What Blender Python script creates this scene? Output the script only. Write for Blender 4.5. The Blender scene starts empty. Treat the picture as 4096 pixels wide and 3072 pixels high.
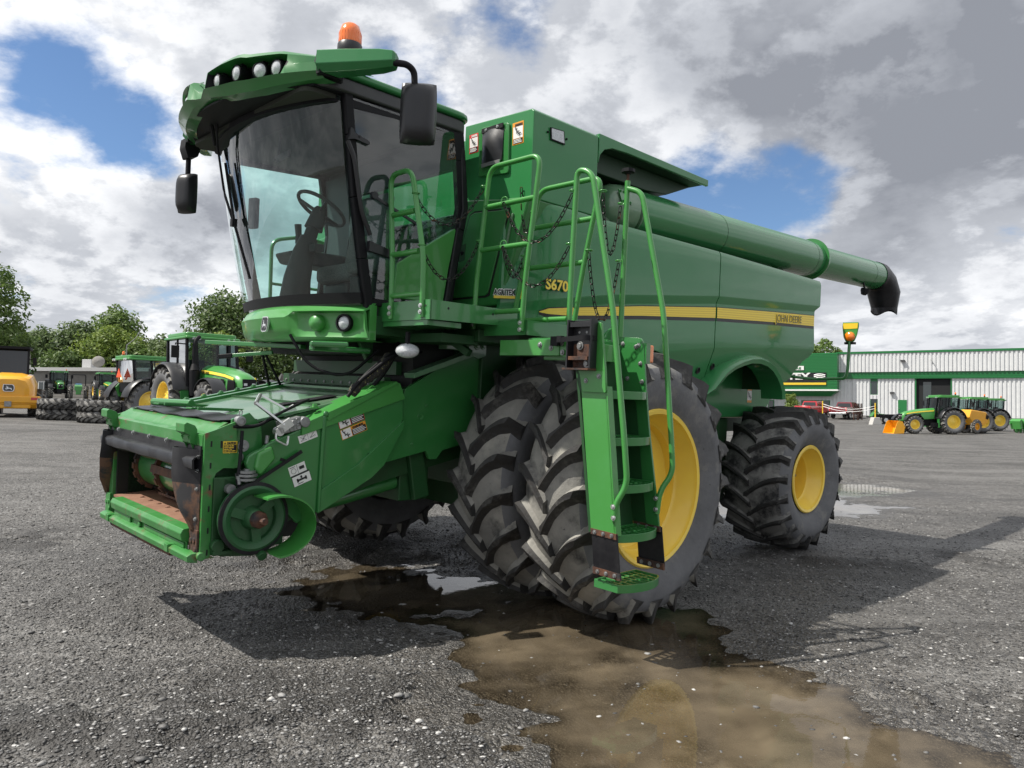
import bpy, bmesh, math, random
import numpy as np
from mathutils import Vector, Matrix
random.seed(7); rng = np.random.default_rng(11)
R = math.radians
scene = bpy.context.scene
C = scene.collection
# ------------------------------------------------------------------ helpers
def norm(a):
    a = Vector(a); return a.normalized()
def fillet(pts, r, n=5):
    P = [Vector(p) for p in pts]; out = [P[0]]
    rr = r if isinstance(r, (list, tuple)) else [r]*len(P)
    for i in range(1, len(P)-1):
        a, b, c = P[i-1], P[i], P[i+1]
        d = min(rr[i], (a-b).length*.49, (c-b).length*.49)
        p, q = b+(a-b).normalized()*d, b+(c-b).normalized()*d
        for k in range(n+1):
            t = k/n; out.append(p*(1-t)**2 + b*2*t*(1-t) + q*t*t)
    out.append(P[-1]); return out
class MB:
    def __init__(s): s.v, s.f, s.m = [], [], []
    def add(s, vs, fs, m=0):
        o = len(s.v); s.v += [tuple(v) for v in vs]
        s.f += [tuple(i+o for i in f) for f in fs]; s.m += [m]*len(fs); return s
    def box(s, x0, x1, y0, y1, z0, z1, m=0):
        vs = [(x, y, z) for x in (x0, x1) for y in (y0, y1) for z in (z0, z1)]
        return s.add(vs, [(0,1,3,2), (4,6,7,5), (0,4,5,1), (2,3,7,6), (0,2,6,4), (1,5,7,3)], m)
    def obox(s, c, ax, h, m=0):
        c = Vector(c); A = [Vector(a).normalized()*k for a, k in zip(ax, h)]
        vs = [c+A[0]*i+A[1]*j+A[2]*k for i in (-1,1) for j in (-1,1) for k in (-1,1)]
        return s.add(vs, [(0,1,3,2), (4,6,7,5), (0,4,5,1), (2,3,7,6), (0,2,6,4), (1,5,7,3)], m)
    def bar(s, a, b, w, h, up=(0,0,1), m=0):
        a, b = Vector(a), Vector(b); d = b-a; side = d.cross(Vector(up))
        if side.length < 1e-5: side = d.cross(Vector((1,0,0)))
        u = side.cross(d)
        return s.obox((a+b)/2, (d, side, u), (d.length/2, w/2, h/2), m)
    def prism(s, pts, axis, a0, a1, m=0):
        n = len(pts)
        def P(p, a):
            return (a, p[0], p[1]) if axis == 'x' else (p[0], a, p[1]) if axis == 'y' else (p[0], p[1], a)
        vs = [P(p, a0) for p in pts]+[P(p, a1) for p in pts]
        fs = [tuple(range(n)), tuple(range(2*n-1, n-1, -1))]+[(i, i+n, (i+1) % n+n, (i+1) % n) for i in range(n)]
        return s.add(vs, fs, m)
    def tube(s, path, r, n=10, m=0, caps=True, closed=False, flat=None):
        P = [Vector(p) for p in path]; k = len(P)
        rs = r if isinstance(r, (list, tuple)) else [r]*k
        T = []
        for i in range(k):
            a = P[i-1] if (i > 0 or closed) else P[i]; b = P[(i+1) % k] if (i < k-1 or closed) else P[i]
            T.append((b-a).normalized())
        u = T[0].orthogonal().normalized(); vs = []
        for i in range(k):
            u = (u-T[i]*u.dot(T[i])).normalized(); w = T[i].cross(u)
            for j in range(n):
                t = 2*math.pi*j/n; vs.append(P[i]+(u*math.cos(t)+w*math.sin(t))*rs[i])
        fs = []
        for i in range(k if closed else k-1):
            for j in range(n):
                a, b = i*n+j, i*n+(j+1) % n; i2 = (i+1) % k
                fs.append((a, b, i2*n+(j+1) % n, i2*n+j))
        if caps and not closed: fs += [tuple(range(n-1, -1, -1)), tuple(range((k-1)*n, k*n))]
        return s.add(vs, fs, m)
    def cyl(s, a, b, r, r2=None, n=14, m=0):
        return s.tube([a, b], [r, r if r2 is None else r2], n, m)
    def lathe(s, prof, org=(0,0,0), axis=(0,1,0), n=32, m=0, a0=0, a1=2*math.pi, closed=False):
        ax = Vector(axis).normalized(); u = Vector((1,0,0)) if abs(ax.x) < .9 else Vector((0,0,1))
        u = (u-ax*u.dot(ax)).normalized(); w = ax.cross(u); o = Vector(org)
        full = abs(a1-a0-2*math.pi) < 1e-6; nn = n if full else n+1; k = len(prof)
        vs = []
        for i in range(nn):
            t = a0+(a1-a0)*i/n; d = u*math.cos(t)+w*math.sin(t)
            vs += [o+d*r+ax*a for r, a in prof]
        fs = []
        for i in range(n):
            i2 = (i+1) % nn
            for j in range(k if closed else k-1):
                j2 = (j+1) % k
                fs.append((i*k+j, i2*k+j, i2*k+j2, i*k+j2))
        ms = m if isinstance(m, (list, tuple)) else None
        if ms:
            for q, f in enumerate(fs): s.add_raw(vs if q == 0 else None, f, ms[q % (k if closed else k-1)])
            return s
        return s.add(vs, fs, m)
    def add_raw(s, vs, f, m):
        if vs is not None: s._o = len(s.v); s.v += [tuple(v) for v in vs]
        s.f.append(tuple(i+s._o for i in f)); s.m.append(m)
    def grid(s, rows, m=0, closed=False):
        k = len(rows[0]); vs = [p for r in rows for p in r]
        fs = [(i*k+j, i*k+(j+1) % k, (i+1)*k+(j+1) % k, (i+1)*k+j) for i in range(len(rows)-1) for j in range(k if closed else k-1)]
        return s.add(vs, fs, m)
    def shell(s, rows, off, m=0):
        """closed slab: rows of points and the same rows moved by off"""
        o = Vector(off); a, k = len(rows), len(rows[0])
        top = [Vector(p) for r in rows for p in r]; bot = [p+o for p in top]; N = a*k
        fs = []
        for i in range(a-1):
            for j in range(k-1):
                q = (i*k+j, i*k+j+1, (i+1)*k+j+1, (i+1)*k+j); fs += [q, tuple(x+N for x in reversed(q))]
        ring = [j for j in range(k)]+[i*k+k-1 for i in range(1, a)]+[(a-1)*k+j for j in range(k-2, -1, -1)]+[i*k for i in range(a-2, 0, -1)]
        for i in range(len(ring)):
            p, q = ring[i], ring[(i+1) % len(ring)]; fs.append((p, p+N, q+N, q))
        return s.add(top+bot, fs, m)
    def bolt(s, p, d, r=.012, h=.01, m=0):
        p = Vector(p); d = Vector(d).normalized()
        s.cyl(p, p+d*h*.4, r*1.5, n=10, m=m); s.cyl(p+d*h*.4, p+d*h, r, r*.9, n=6, m=m); return s
    def build(s, name, mats, parent=None, bevel=0, smooth=35, flip=True, seg=2):
        me = bpy.data.meshes.new(name); me.from_pydata(s.v, [], s.f)
        mats = mats if isinstance(mats, (list, tuple)) else [mats]
        for mm in mats: me.materials.append(mm)
        me.polygons.foreach_set('material_index', s.m)
        if flip:
            bm = bmesh.new(); bm.from_mesh(me); bmesh.ops.recalc_face_normals(bm, faces=bm.faces); bm.to_mesh(me); bm.free()
        if smooth:
            me.polygons.foreach_set('use_smooth', [True]*len(me.polygons)); me.set_sharp_from_angle(angle=R(smooth))
        me.update()
        o = bpy.data.objects.new(name, me); C.objects.link(o)
        if parent is not None: o.parent = parent
        if bevel:
            b = o.modifiers.new('bevel', 'BEVEL'); b.width = bevel; b.segments = seg; b.limit_method = 'ANGLE'; b.angle_limit = R(40)
            b.harden_normals = True
        return o
def tag(o, label=None, cat=None, group=None, kind=None):
    if label: o['label'] = label
    if cat: o['category'] = cat
    if group: o['group'] = group
    if kind: o['kind'] = kind
    return o
def thing(name, label, cat, loc=(0,0,0), rz=0, group=None):
    o = bpy.data.objects.new(name, None); C.objects.link(o); o.location = loc; o.rotation_euler = (0,0,rz)
    o.empty_display_size = .2
    return tag(o, label, cat, group)
def copy_tree(o, parent=None):
    c = o.copy(); C.objects.link(c); c.parent = parent
    for ch in list(o.children): copy_tree(ch, c)
    return c
def text(name, body, mat, parent, org, u, v, size, bold=0, depth=.001, align='LEFT', width=None, spacing=1, shear=0, k=None):
    """flat lettering in the plane (u right, v up) as a mesh"""
    cu = bpy.data.curves.new(name, 'FONT'); cu.body = body; cu.size = size; cu.offset = bold; cu.extrude = depth
    cu.align_x = align; cu.space_character = spacing; cu.shear = shear; cu.resolution_u = 3
    t = bpy.data.objects.new(name, cu); C.objects.link(t)
    dg = bpy.context.evaluated_depsgraph_get(); dg.update()
    me = bpy.data.meshes.new_from_object(t.evaluated_get(dg)); bpy.data.objects.remove(t); bpy.data.curves.remove(cu)
    me.materials.clear(); me.materials.append(mat); me.name = name
    u, v = Vector(u).normalized(), Vector(v).normalized(); w = u.cross(v)
    xs = [q.co.x for q in me.vertices]
    if k is None: k = width/(max(xs)-min(xs)) if width and xs else 1
    for q in me.vertices: q.co = Vector(org)+u*q.co.x*k+v*q.co.y+w*(q.co.z+depth)
    o = bpy.data.objects.new(name, me); C.objects.link(o)
    if parent is not None: o.parent = parent
    return o
# ------------------------------------------------------------------ materials
def mat(name, col, rough=.5, metal=0, coat=0, spec=.5, noise=None, bump=None, alpha=None, coat_r=.05, wave=False):
    """noise=(col2, scale, lo, hi[, detail]): blends a second colour in blotches; bump=(scale, strength)"""
    m = bpy.data.materials.new(name); m.use_nodes = True; nt = m.node_tree; b = nt.nodes['Principled BSDF']
    def S(n, v):
        if n in b.inputs: b.inputs[n].default_value = v
    S('Base Color', (*col, 1)); S('Roughness', rough); S('Metallic', metal); S('Coat Weight', coat); S('Coat Roughness', coat_r); S('Specular IOR Level', spec)
    tc = nt.nodes.new('ShaderNodeTexCoord')
    if noise:
        lst = noise if isinstance(noise, list) else [noise]; prev = None
        for q in lst:
            n = nt.nodes.new('ShaderNodeTexNoise'); n.inputs['Scale'].default_value = q[1]; n.inputs['Detail'].default_value = q[4] if len(q) > 4 else 6
            n.inputs['Roughness'].default_value = .65
            nt.links.new(tc.outputs['Object'], n.inputs['Vector'])
            r = nt.nodes.new('ShaderNodeMapRange'); r.inputs[1].default_value = q[2]; r.inputs[2].default_value = q[3]
            nt.links.new(n.outputs['Fac'], r.inputs[0])
            x = nt.nodes.new('ShaderNodeMix'); x.data_type = 'RGBA'
            nt.links.new(r.outputs[0], x.inputs['Factor'])
            if prev is None: x.inputs[6].default_value = (*col, 1)
            else: nt.links.new(prev, x.inputs[6])
            x.inputs[7].default_value = (*q[0], 1); prev = x.outputs[2]
        nt.links.new(prev, b.inputs['Base Color'])
    if bump:
        n = nt.nodes.new('ShaderNodeTexNoise'); n.inputs['Scale'].default_value = bump[0]; n.inputs['Detail'].default_value = 8
        nt.links.new(tc.outputs['Object'], n.inputs['Vector'])
        bp = nt.nodes.new('ShaderNodeBump'); bp.inputs['Strength'].default_value = bump[1]; bp.inputs['Distance'].default_value = .01
        nt.links.new(n.outputs['Fac'], bp.inputs['Height']); nt.links.new(bp.outputs[0], b.inputs['Normal'])
    if wave:      # slight waviness of pressed sheet metal
        n = nt.nodes.new('ShaderNodeTexNoise'); n.inputs['Scale'].default_value = 1.7; n.inputs['Detail'].default_value = 1
        nt.links.new(tc.outputs['Object'], n.inputs['Vector'])
        bp = nt.nodes.new('ShaderNodeBump'); bp.inputs['Strength'].default_value = .10; bp.inputs['Distance'].default_value = .05
        nt.links.new(n.outputs['Fac'], bp.inputs['Height']); nt.links.new(bp.outputs[0], b.inputs['Normal']); nt.links.new(bp.outputs[0], b.inputs['Coat Normal'])
        n2 = nt.nodes.new('ShaderNodeTexNoise'); n2.inputs['Scale'].default_value = 5; n2.inputs['Detail'].default_value = 8; nt.links.new(tc.outputs['Object'], n2.inputs['Vector'])
        r2 = nt.nodes.new('ShaderNodeMapRange'); r2.inputs[1].default_value = .4; r2.inputs[2].default_value = .75; r2.inputs[3].default_value = .02; r2.inputs[4].default_value = .16; nt.links.new(n2.outputs['Fac'], r2.inputs[0]); nt.links.new(r2.outputs[0], b.inputs['Coat Roughness'])
    return m
def glass(name, tint, refl=1.0, rough=0.0, haze=0.0, hcol=(.3,.32,.33)):
    m = bpy.data.materials.new(name); m.use_nodes = True; nt = m.node_tree; nt.nodes.clear(); N = nt.nodes.new; L = nt.links.new
    out = N('ShaderNodeOutputMaterial'); tr = N('ShaderNodeBsdfTransparent'); tr.inputs[0].default_value = (*tint, 1)
    gl = N('ShaderNodeBsdfGlossy'); gl.inputs['Roughness'].default_value = rough; gl.inputs[0].default_value = (1,1,1,1)
    fr = N('ShaderNodeFresnel'); fr.inputs[0].default_value = 1.5
    mu = N('ShaderNodeMath'); mu.operation = 'MULTIPLY'; mu.inputs[1].default_value = refl; mu.use_clamp = True; L(fr.outputs[0], mu.inputs[0])
    mx = N('ShaderNodeMixShader'); L(mu.outputs[0], mx.inputs[0]); L(tr.outputs[0], mx.inputs[1]); L(gl.outputs[0], mx.inputs[2])
    last = mx.outputs[0]
    if haze:
        df = N('ShaderNodeBsdfDiffuse'); df.inputs[0].default_value = (*hcol, 1)
        tc = N('ShaderNodeTexCoord'); n = N('ShaderNodeTexNoise'); n.inputs['Scale'].default_value = 3; n.inputs['Detail'].default_value = 7; L(tc.outputs['Object'], n.inputs['Vector'])
        mr = N('ShaderNodeMapRange'); mr.inputs[1].default_value = .35; mr.inputs[2].default_value = .75; mr.inputs[3].default_value = haze*.2; mr.inputs[4].default_value = haze; L(n.outputs['Fac'], mr.inputs[0])
        m2 = N('ShaderNodeMixShader'); L(mr.outputs[0], m2.inputs[0]); L(last, m2.inputs[1]); L(df.outputs[0], m2.inputs[2]); last = m2.outputs[0]
    L(last, out.inputs[0]); return m
G = (.032, .185, .044)
M = dict(
 green=mat('green_paint', G, .3, coat=.6, noise=((.038,.19,.052), 1.6, .45, .75), coat_r=.06),
 panel=mat('green_panel_paint', (.030,.190,.058), .25, coat=.5, noise=((.034,.20,.064), .7, .4, .8), coat_r=.03, spec=.3, wave=True),
 bright=mat('bright_green_paint', (.048,.245,.045), .36, coat=.4, noise=((.055,.26,.058), 5, .45, .75)),
 worn=mat('worn_green_paint', (.03,.19,.035), .45, coat=.2, noise=[((.10,.24,.10), 6, .48, .8), ((.15,.07,.035), 8, .58, .68)]),
 deck=mat('dusty_green_paint', (.07,.19,.09), .28, coat=.6, noise=[((.20,.28,.19), 3, .4, .8)]),
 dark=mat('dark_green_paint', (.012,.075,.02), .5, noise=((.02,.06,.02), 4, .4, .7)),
 deepgreen=mat('shaded_recess_green', (.008,.04,.014), .5),  # body green darkened to carry the shade below the tank lid
 dull=mat('dull_green_paint', (.022,.105,.035), .5, noise=((.03,.09,.035), 6, .4, .7)),
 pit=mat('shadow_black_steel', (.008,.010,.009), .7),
 rusty=mat('rusted_steel', (.12,.05,.025), .75, noise=[((.05,.022,.015), 14, .4, .65), ((.02,.02,.022), 5, .5, .62)], bump=(60,.3)),
 floor=mat('rusty_floor_plate', (.26,.14,.09), .6, noise=[((.18,.085,.055), 8, .4, .7), ((.34,.24,.17), 20, .6, .75)]),
 rubber=mat('black_rubber', (.008,.008,.010), .38, spec=.3, noise=((.02,.02,.022), 9, .4, .75)),
 rubrust=mat('rust_stained_rubber', (.10,.05,.028), .6, noise=[((.02,.02,.022), 7, .48, .58), ((.16,.08,.04), 20, .6, .8)]),
 tyre=mat('tyre_carcass', (.29,.28,.25), .92, noise=[((.18,.175,.16), 4, .35, .65), ((.36,.345,.295), 2.5, .55, .8), ((.05,.049,.047), 3.2, .54, .68), ((.03,.03,.03), 16, .66, .71)], bump=(45,.35)),
 wall=mat('tyre_sidewall', (.15,.152,.158), .85, noise=[((.10,.102,.107), 4, .35, .7), ((.24,.232,.21), 6, .56, .8), ((.05,.05,.05), 18, .66, .72)], bump=(30,.3)),
 lug=mat('tyre_lug', (.034,.034,.034), .7, noise=[((.13,.125,.112), 6, .48, .75), ((.03,.028,.026), 30, .4, .6)], bump=(60,.3)),
 rtyre=mat('dark_tyre_carcass', (.24,.235,.22), .88, noise=[((.03,.03,.031), 3.5, .44, .60), ((.32,.305,.27), 5, .6, .8)], bump=(40,.35)),
 yellow=mat('yellow_wheel_paint', (.92,.66,.085), .38, coat=.3, noise=[((.88,.60,.09), 5, .4, .8), ((.45,.33,.10), 16, .68, .82)]),
 stripe=mat('yellow_stripe', (.92,.70,.07), .4), stripe2=mat('ridged_yellow_stripe', (.76,.55,.05), .4),
 black=mat('black_plastic', (.014,.0145,.017), .38, bump=(400,.05)), grey=mat('grey_plastic', (.045,.047,.05), .55, noise=((.07,.07,.07), 5, .4, .8)),
 matt=mat('matt_black', (.007,.007,.009), .6, spec=.25), chrome=mat('zinc_steel', (.62,.63,.62), .35, metal=.9), steel=mat('dull_steel', (.32,.33,.33), .45, metal=.7, noise=((.2,.2,.2), 12, .4, .7)),
 white=mat('white_print', (.78,.78,.76), .4), blackp=mat('black_print', (.012,.012,.014), .4), yprint=mat('yellow_print', (.78,.55,.04), .4), oprint=mat('orange_print', (.78,.32,.03), .4), rprint=mat('red_print', (.62,.03,.03), .4),
 lens=mat('clear_lamp_lens', (.60,.62,.64), .12, coat=1, noise=((.44,.46,.48), 90, .4, .6)), amber=mat('amber_lens', (.85,.20,.01), .18, coat=1), orange=mat('orange_beacon_lens', (.9,.17,.005), .2, coat=1),
 seat=mat('grey_seat_fabric', (.20,.20,.19), .9, noise=((.12,.12,.115), 120, .4, .6)), inner=mat('dark_cab_plastic', (.035,.040,.042), .55), liner=mat('cab_headliner', (.045,.05,.04), .85),
 windshield=glass('windshield_glass', (.76,.95,.91), 1.15, haze=.022, hcol=(.35,.5,.5)), side=glass('door_glass', (.64,.82,.80), 1.8, haze=.06, hcol=(.3,.35,.37)), back=glass('far_window_glass', (.74,.95,.91), .8), tglass=glass('tractor_cab_glass', (.42,.52,.5), .7),
 chain=mat('black_chain', (.03,.028,.027), .3, metal=.7, noise=((.22,.09,.04), 9, .58, .7)), moss=mat('mossy_hose_sleeve', (.02,.02,.018), .9, noise=((.22,.21,.08), 70, .58, .64), bump=(120,.8)),
 loader=mat('loader_yellow_paint', (.80,.38,.012), .35, coat=.5, noise=((.70,.33,.02), 3, .4, .8)), red=mat('red_car_paint', (.42,.014,.022), .25, coat=1),
 cardark=mat('dark_maroon_paint', (.16,.012,.02), .25, coat=1), carglass=mat('dark_car_glass', (.012,.014,.016), .08, coat=1),
 wsteel=mat('white_wall_cladding', (.66,.67,.67), .45, noise=((.58,.59,.6), 1.5, .4, .8)), gsteel=mat('green_wall_cladding', (.015,.17,.045), .4), trim=mat('green_trim', (.012,.15,.04), .4),
 wall_grey=mat('grey_siding', (.24,.23,.21), .8, noise=((.19,.18,.17), 2, .4, .7)), roof=mat('pale_roof_edge', (.5,.5,.5), .6), bayd=mat('dark_bay_interior', (.012,.013,.014), .9), glz=mat('building_window_glass', (.02,.03,.03), .06, coat=1),
 bark=mat('bark', (.10,.075,.05), .9), blue=mat('blue_plastic', (.10,.28,.55), .5), concrete=mat('concrete', (.45,.44,.42), .85), smv=mat('orange_red_reflector', (.85,.10,.03), .4), redlens=mat('red_lamp_lens', (.5,.02,.015), .2, coat=1), silver=mat('silver_emblem', (.7,.71,.72), .25, metal=.6),
)
# ------------------------------------------------------------------ combine harvester (x forward, y to its left, z up; stands on a yard that falls 2.3 degrees to its left)
AZ, LEAN, YP = R(45.7), R(2.3), 2.0
OX, OY = 1.01-math.cos(AZ)*2.2, 5.43+math.sin(AZ)*2.2
fw, lf = Vector((-math.sin(AZ), -math.cos(AZ), 0)), Vector((math.cos(AZ), -math.sin(AZ), 0)); ct, st = math.cos(LEAN), math.sin(LEAN)
mx = fw; my = lf*ct-Vector((0,0,st)); mz = lf*st+Vector((0,0,ct))
mo = Vector((OX, OY, 0))+lf*(YP-YP*ct)+Vector((0,0,YP*st))
H = thing('combine_harvester', 'large green combine harvester with glass cab, folded unloading tube and ladder, parked in the puddle', 'combine harvester')
H.matrix_world = Matrix(((mx.x, my.x, mz.x, mo.x), (mx.y, my.y, mz.y, mo.y), (mx.z, my.z, mz.z, mo.z), (0,0,0,1)))
def lerp(a, b, t): return a+(b-a)*t
def interp(x, tab):
    tab = sorted(tab)
    if x <= tab[0][0]: return tab[0][1]
    for (a, p), (b, q) in zip(tab, tab[1:]):
        if x <= b: return p+(q-p)*(x-a)/(b-a)
    return tab[-1][1]
# ---- wheels
def ring_profile(Rr, W, rim, crown=.035):
    w = W/2
    return [(rim-.01, -w*.72), (rim+.02, -w*.80), (rim+(Rr-rim)*.45, -w*1.03), (Rr-.12, -w*1.0), (Rr-.055, -w*.88), (Rr-.02, -w*.6), (Rr, -w*.25), (Rr, w*.25), (Rr-.02, w*.6), (Rr-.055, w*.88), (Rr-.12, w*1.0), (rim+(Rr-rim)*.45, w*1.03), (rim+.02, w*.80), (rim-.01, w*.72)]
def tyre(name, parent, c, Rr, W, rim, n, lh, mats, lean=.30, lw=.05, phase=0, curve=.5, half=0):
    """agricultural tyre: carcass with n curved lugs per side"""
    b = MB(); prof = ring_profile(Rr-lh, W, rim)
    ms = [1]*3+[1]+[0]*5+[1]+[1]*3
    b.lathe(prof, c, (0,1,0), 64, ms)
    w = W/2; Rc = Rr-lh; K = 9
    base_r = lambda ya: interp(ya, [(-.1, Rc), (w*.25, Rc), (w*.6, Rc-.02), (w*.88, Rc-.055), (w*1.0, Rc-.115), (w*1.03, Rc-.19)])
    for sd in (-1, 1):
        for i in range(n):
            th0 = 2*math.pi*(i+(.5 if sd > 0 else 0))/n+phase; rows = []; wob = 1+.06*math.sin(i*2.3+sd)
            for k in range(K+1):
                t = k/K; ya = min(-.05*w+t*w*1.09, w*1.02)
                th = th0-lean*(1-(1-min(1, t*1.02))**1.75 if t < .98 else 1)*wob/Rr
                top = Rc+lh*.98-.030*t**3; bw = lw*(1.12-.12*t)
                if k == K: top = Rc-.10-lh*.2; ya = w*1.035; rb = top-.02
                else: rb = base_r(ya)-.012
                def pt(o, r, dy=0): a_ = th+o/Rr; return (c[0]+r*math.cos(a_), c[1]+sd*(ya+dy), c[2]-r*math.sin(a_))
                e_ = -.02 if k == 0 else 0
                fl_ = 1.25+.75*t**4; rows.append([pt(-bw*fl_, rb), pt(-bw*.72, (rb+top)/2+.004, .008), pt(-bw*.58, top, .012*(k < K)+e_), pt(bw*.58, top, -.012*(k < K)), pt(bw*.74, (rb+top)/2+.004, -.008), pt(bw*fl_*1.05, rb)])
            o_ = len(b.m); b.grid(rows, 2); b.m[o_:] = [(0 if j in (0,) else 2) for i_ in range(K) for j in range(5)]; q = MB(); q.add(rows[0], [(0,1,2,3,4,5)], 2); q.add(rows[-1], [(5,4,3,2,1,0)], 2); b.add(q.v, q.f[:1], 2); b.add(rows[-1], [(5,4,3,2,1,0)], 2)
    o = b.build(name, mats, parent, smooth=50); return o
def rim(name, parent, c, r, depth, inner_y, sgn, m):
    prof = [(r-.03, -depth*.5), (r-.035, 0)]
    y = lambda v: v*sgn
    pr = [(r+.012, y(0)), (r+.02, y(.012)), (r+.008, y(.024)), (r-.018, y(.018)), (r-.022, y(-.015)), (r-.055, y(-.05)), (r-.065, y(-.13)), (r-.085, y(-.15)), (r-.09, y(-inner_y)), (r-.14, y(-inner_y-.012)), (r*.55, y(-inner_y+.01)), (r*.42, y(-inner_y+.03)), (.12, y(-inner_y+.03)), (.12, y(-inner_y+.09)), (0, y(-inner_y+.09))]
    b = MB(); b.lathe(pr, c, (0,1,0), 56)
    for i in range(10):
        a = 2*math.pi*i/10; p = Vector(c)+Vector((math.cos(a)*.2, y(-inner_y+.03), math.sin(a)*.2)); b.bolt(p, (0, sgn, 0), .016, .03, 1)
    return b.build(name, [m, M['steel']], parent, smooth=40)
TM = [M['tyre'], M['wall'], M['lug']]; TD = [M['rtyre'], M['wall'], M['lug']]
def wheel(name, c, Rr, W, rr, n, sgn, mats, rimoff, inner, lean=.30, lh=.05, phase=0, lw=.05):
    e = bpy.data.objects.new(name, None); C.objects.link(e); e.parent = H; e.location = c; e.empty_display_size = .2
    tyre('tyre', e, (0,0,0), Rr, W, rr, n, lh, mats, lean, phase=phase, lw=lw)
    rim('rim', e, (0, sgn*rimoff, 0), rr, .3, inner, sgn, M['yellow'])
    return e
wheel('front_wheel', (0, 2.0, .985), .985, .54, .555, 20, 1, TM, .205, .22, lean=.27, lh=.060, phase=.10, lw=.046)
wheel('front_wheel', (0, 1.27, .985), .985, .54, .555, 20, 1, TM, .205, .22, lean=.27, lh=.060, phase=.24, lw=.046)
wheel('front_wheel', (0, -1.27, .985), .985, .54, .555, 20, -1, TM, .205, .22, lean=.27, lh=.066, lw=.056)
wheel('front_wheel', (0, -2.0, .985), .985, .54, .555, 20, -1, TM, .205, .22, lean=.27, lh=.066, lw=.056, phase=.1)
rw = wheel('rear_wheel', (-3.60, 1.44, .79), .79, .74, .355, 20, 1, TD, .30, .30, lean=.20, lh=.046, phase=.05, lw=.034)
rw.rotation_euler[2] = R(-2)
wheel('rear_wheel', (-3.60, -1.44, .79), .79, .74, .355, 20, -1, TD, .30, .30, lean=.20, lh=.046, lw=.034)
# ---- side shields with crease, stripe and wheel arch
def z_crease(x): return interp(x, [(-4.2, 2.76), (-1.86, 2.615), (-.24, 2.44), (.8, 2.27)])
def z_break(x): return interp(x, [(-4.2, 2.25), (-3.06, 2.20), (-1.84, 2.12), (-1.01, 2.03), (.8, 1.98)])
def z_top(x): return interp(x, [(-4.2, 3.055), (-1.88, 3.05), (-.41, 3.03), (.8, 3.035)])
ARCH = [(-1.78,1.73), (-1.99,1.89), (-2.14,1.96), (-2.30,2.01), (-2.48,2.05), (-2.67,2.06), (-2.85,2.035), (-2.99,1.98), (-3.09,1.91), (-3.17,1.83), (-3.22,1.75)]
def z_bot(x):
    if x > -1.78: return interp(x, [(-1.78, 1.73), (-1.62,1.70), (-1.46,1.83), (-1.2,1.97), (-.9,2.04), (.4,2.06), (.8,2.10)])
    return interp(x, ARCH+[(-3.83,1.90), (-4.0,2.1), (-4.2,2.2)])
def side_y(x, z):
    zc, zb = z_crease(x), z_break(x); y = 1.56
    if z < zc: y -= .028*min(1, (zc-z)/.06)
    if z < zb: y -= (zb-z)*.34
    if z > z_top(x)-.05: y -= .02*((z-z_top(x)+.05)/.05)**2
    if x > .40: y -= .30*min(1, (x-.40)/.36)**2.2
    return y
def x_rear(z): return interp(z, [(1.70,-3.45), (1.80,-3.62), (1.90,-3.83), (2.24,-4.08), (2.64,-4.035), (2.70,-4.05), (2.76,-4.13), (3.06,-4.13)])
def shield(name, xa, xb, rear):
    cols = []; N = 34
    for i in range(N+1):
        x = lerp(xa, xb, i/N); col = []
        zt, zc, zk, zb = z_top(x), z_crease(x), z_break(x), z_bot(x)
        zk = max(zk, zb+.004)
        zs = [zt, zt-.02, zt-.05, lerp(zt, zc, .3), lerp(zt, zc, .65), zc+.012, zc-.002, zc-.055, zc-.07, lerp(zc-.07, zk, .3), lerp(zc-.07, zk, .65), zk+.012, zk-.008, lerp(zk, zb, .35), lerp(zk, zb, .7), zb]
        zs = [max(z, zb) for z in zs]
        for z in zs:
            xx = x
            if rear and i/N > .8: xx = lerp(lerp(xa, xb, .8), x_rear(z), (i/N-.8)/.2)
            col.append((xx, side_y(x, z), z))
        cols.append(col)
    b = MB(); b.shell(cols, (0, -.03, 0))
    return b.build(name, M['panel'], H, smooth=28)
sf = shield('side_shield', .745, -1.862, False); sr = shield('side_shield', -1.876, -4.13, True)
for s, pts in ((sf, [(-1.70, 1.90)]), (sr, [(-1.94, 1.95)])):
    b = MB()
    for x, z in pts: b.lathe([(.034, .012), (.030, .016), (.024, .010), (.022, .004), (0, .004)], (x, side_y(x, z)-.004, z), (0, .95, -.3), 20, 0)
    b.build('latch_hole', M['pit'], s)
b = MB()   # flange round the rear wheel arch
rows = []
for x, z in [(-1.60,1.66)]+ARCH+[(-3.235,1.66)]:
    dx, dz = x+2.66, z-1.55; L = math.hypot(dx, dz); ux, uz = dx/L, dz/L
    rows.append([(x-ux*.035, 1.36, z-uz*.035), (x-ux*.045, 1.60, z-uz*.045), (x, 1.615, z), (x+ux*.035, 1.58, z+uz*.035), (x+ux*.05, side_y(x, z+uz*.05)-.01, z+uz*.05)])
b.shell(rows, (0, -.012, 0)); b.build('wheel_arch', M['panel'], H, smooth=50)
def strip(xs, lo, hi, off, m=0, mb=None):
    b = mb or MB(); b.grid([[(x, side_y(x, lo(x))+off, lo(x)), (x, side_y(x, hi(x))+off, hi(x))] for x in xs], m); return b
s_top = lambda x: interp(x, [(-4.04, 2.640), (-3.0, 2.583), (-1.86, 2.512), (-.66, 2.398), (.30, 2.285), (.48, 2.262), (.545, 2.235)])
s_low = lambda x: interp(x, [(-4.04, 2.520), (-3.0, 2.476), (-1.86, 2.412), (-.66, 2.318), (.30, 2.228), (.48, 2.222), (.545, 2.230)])
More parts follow.
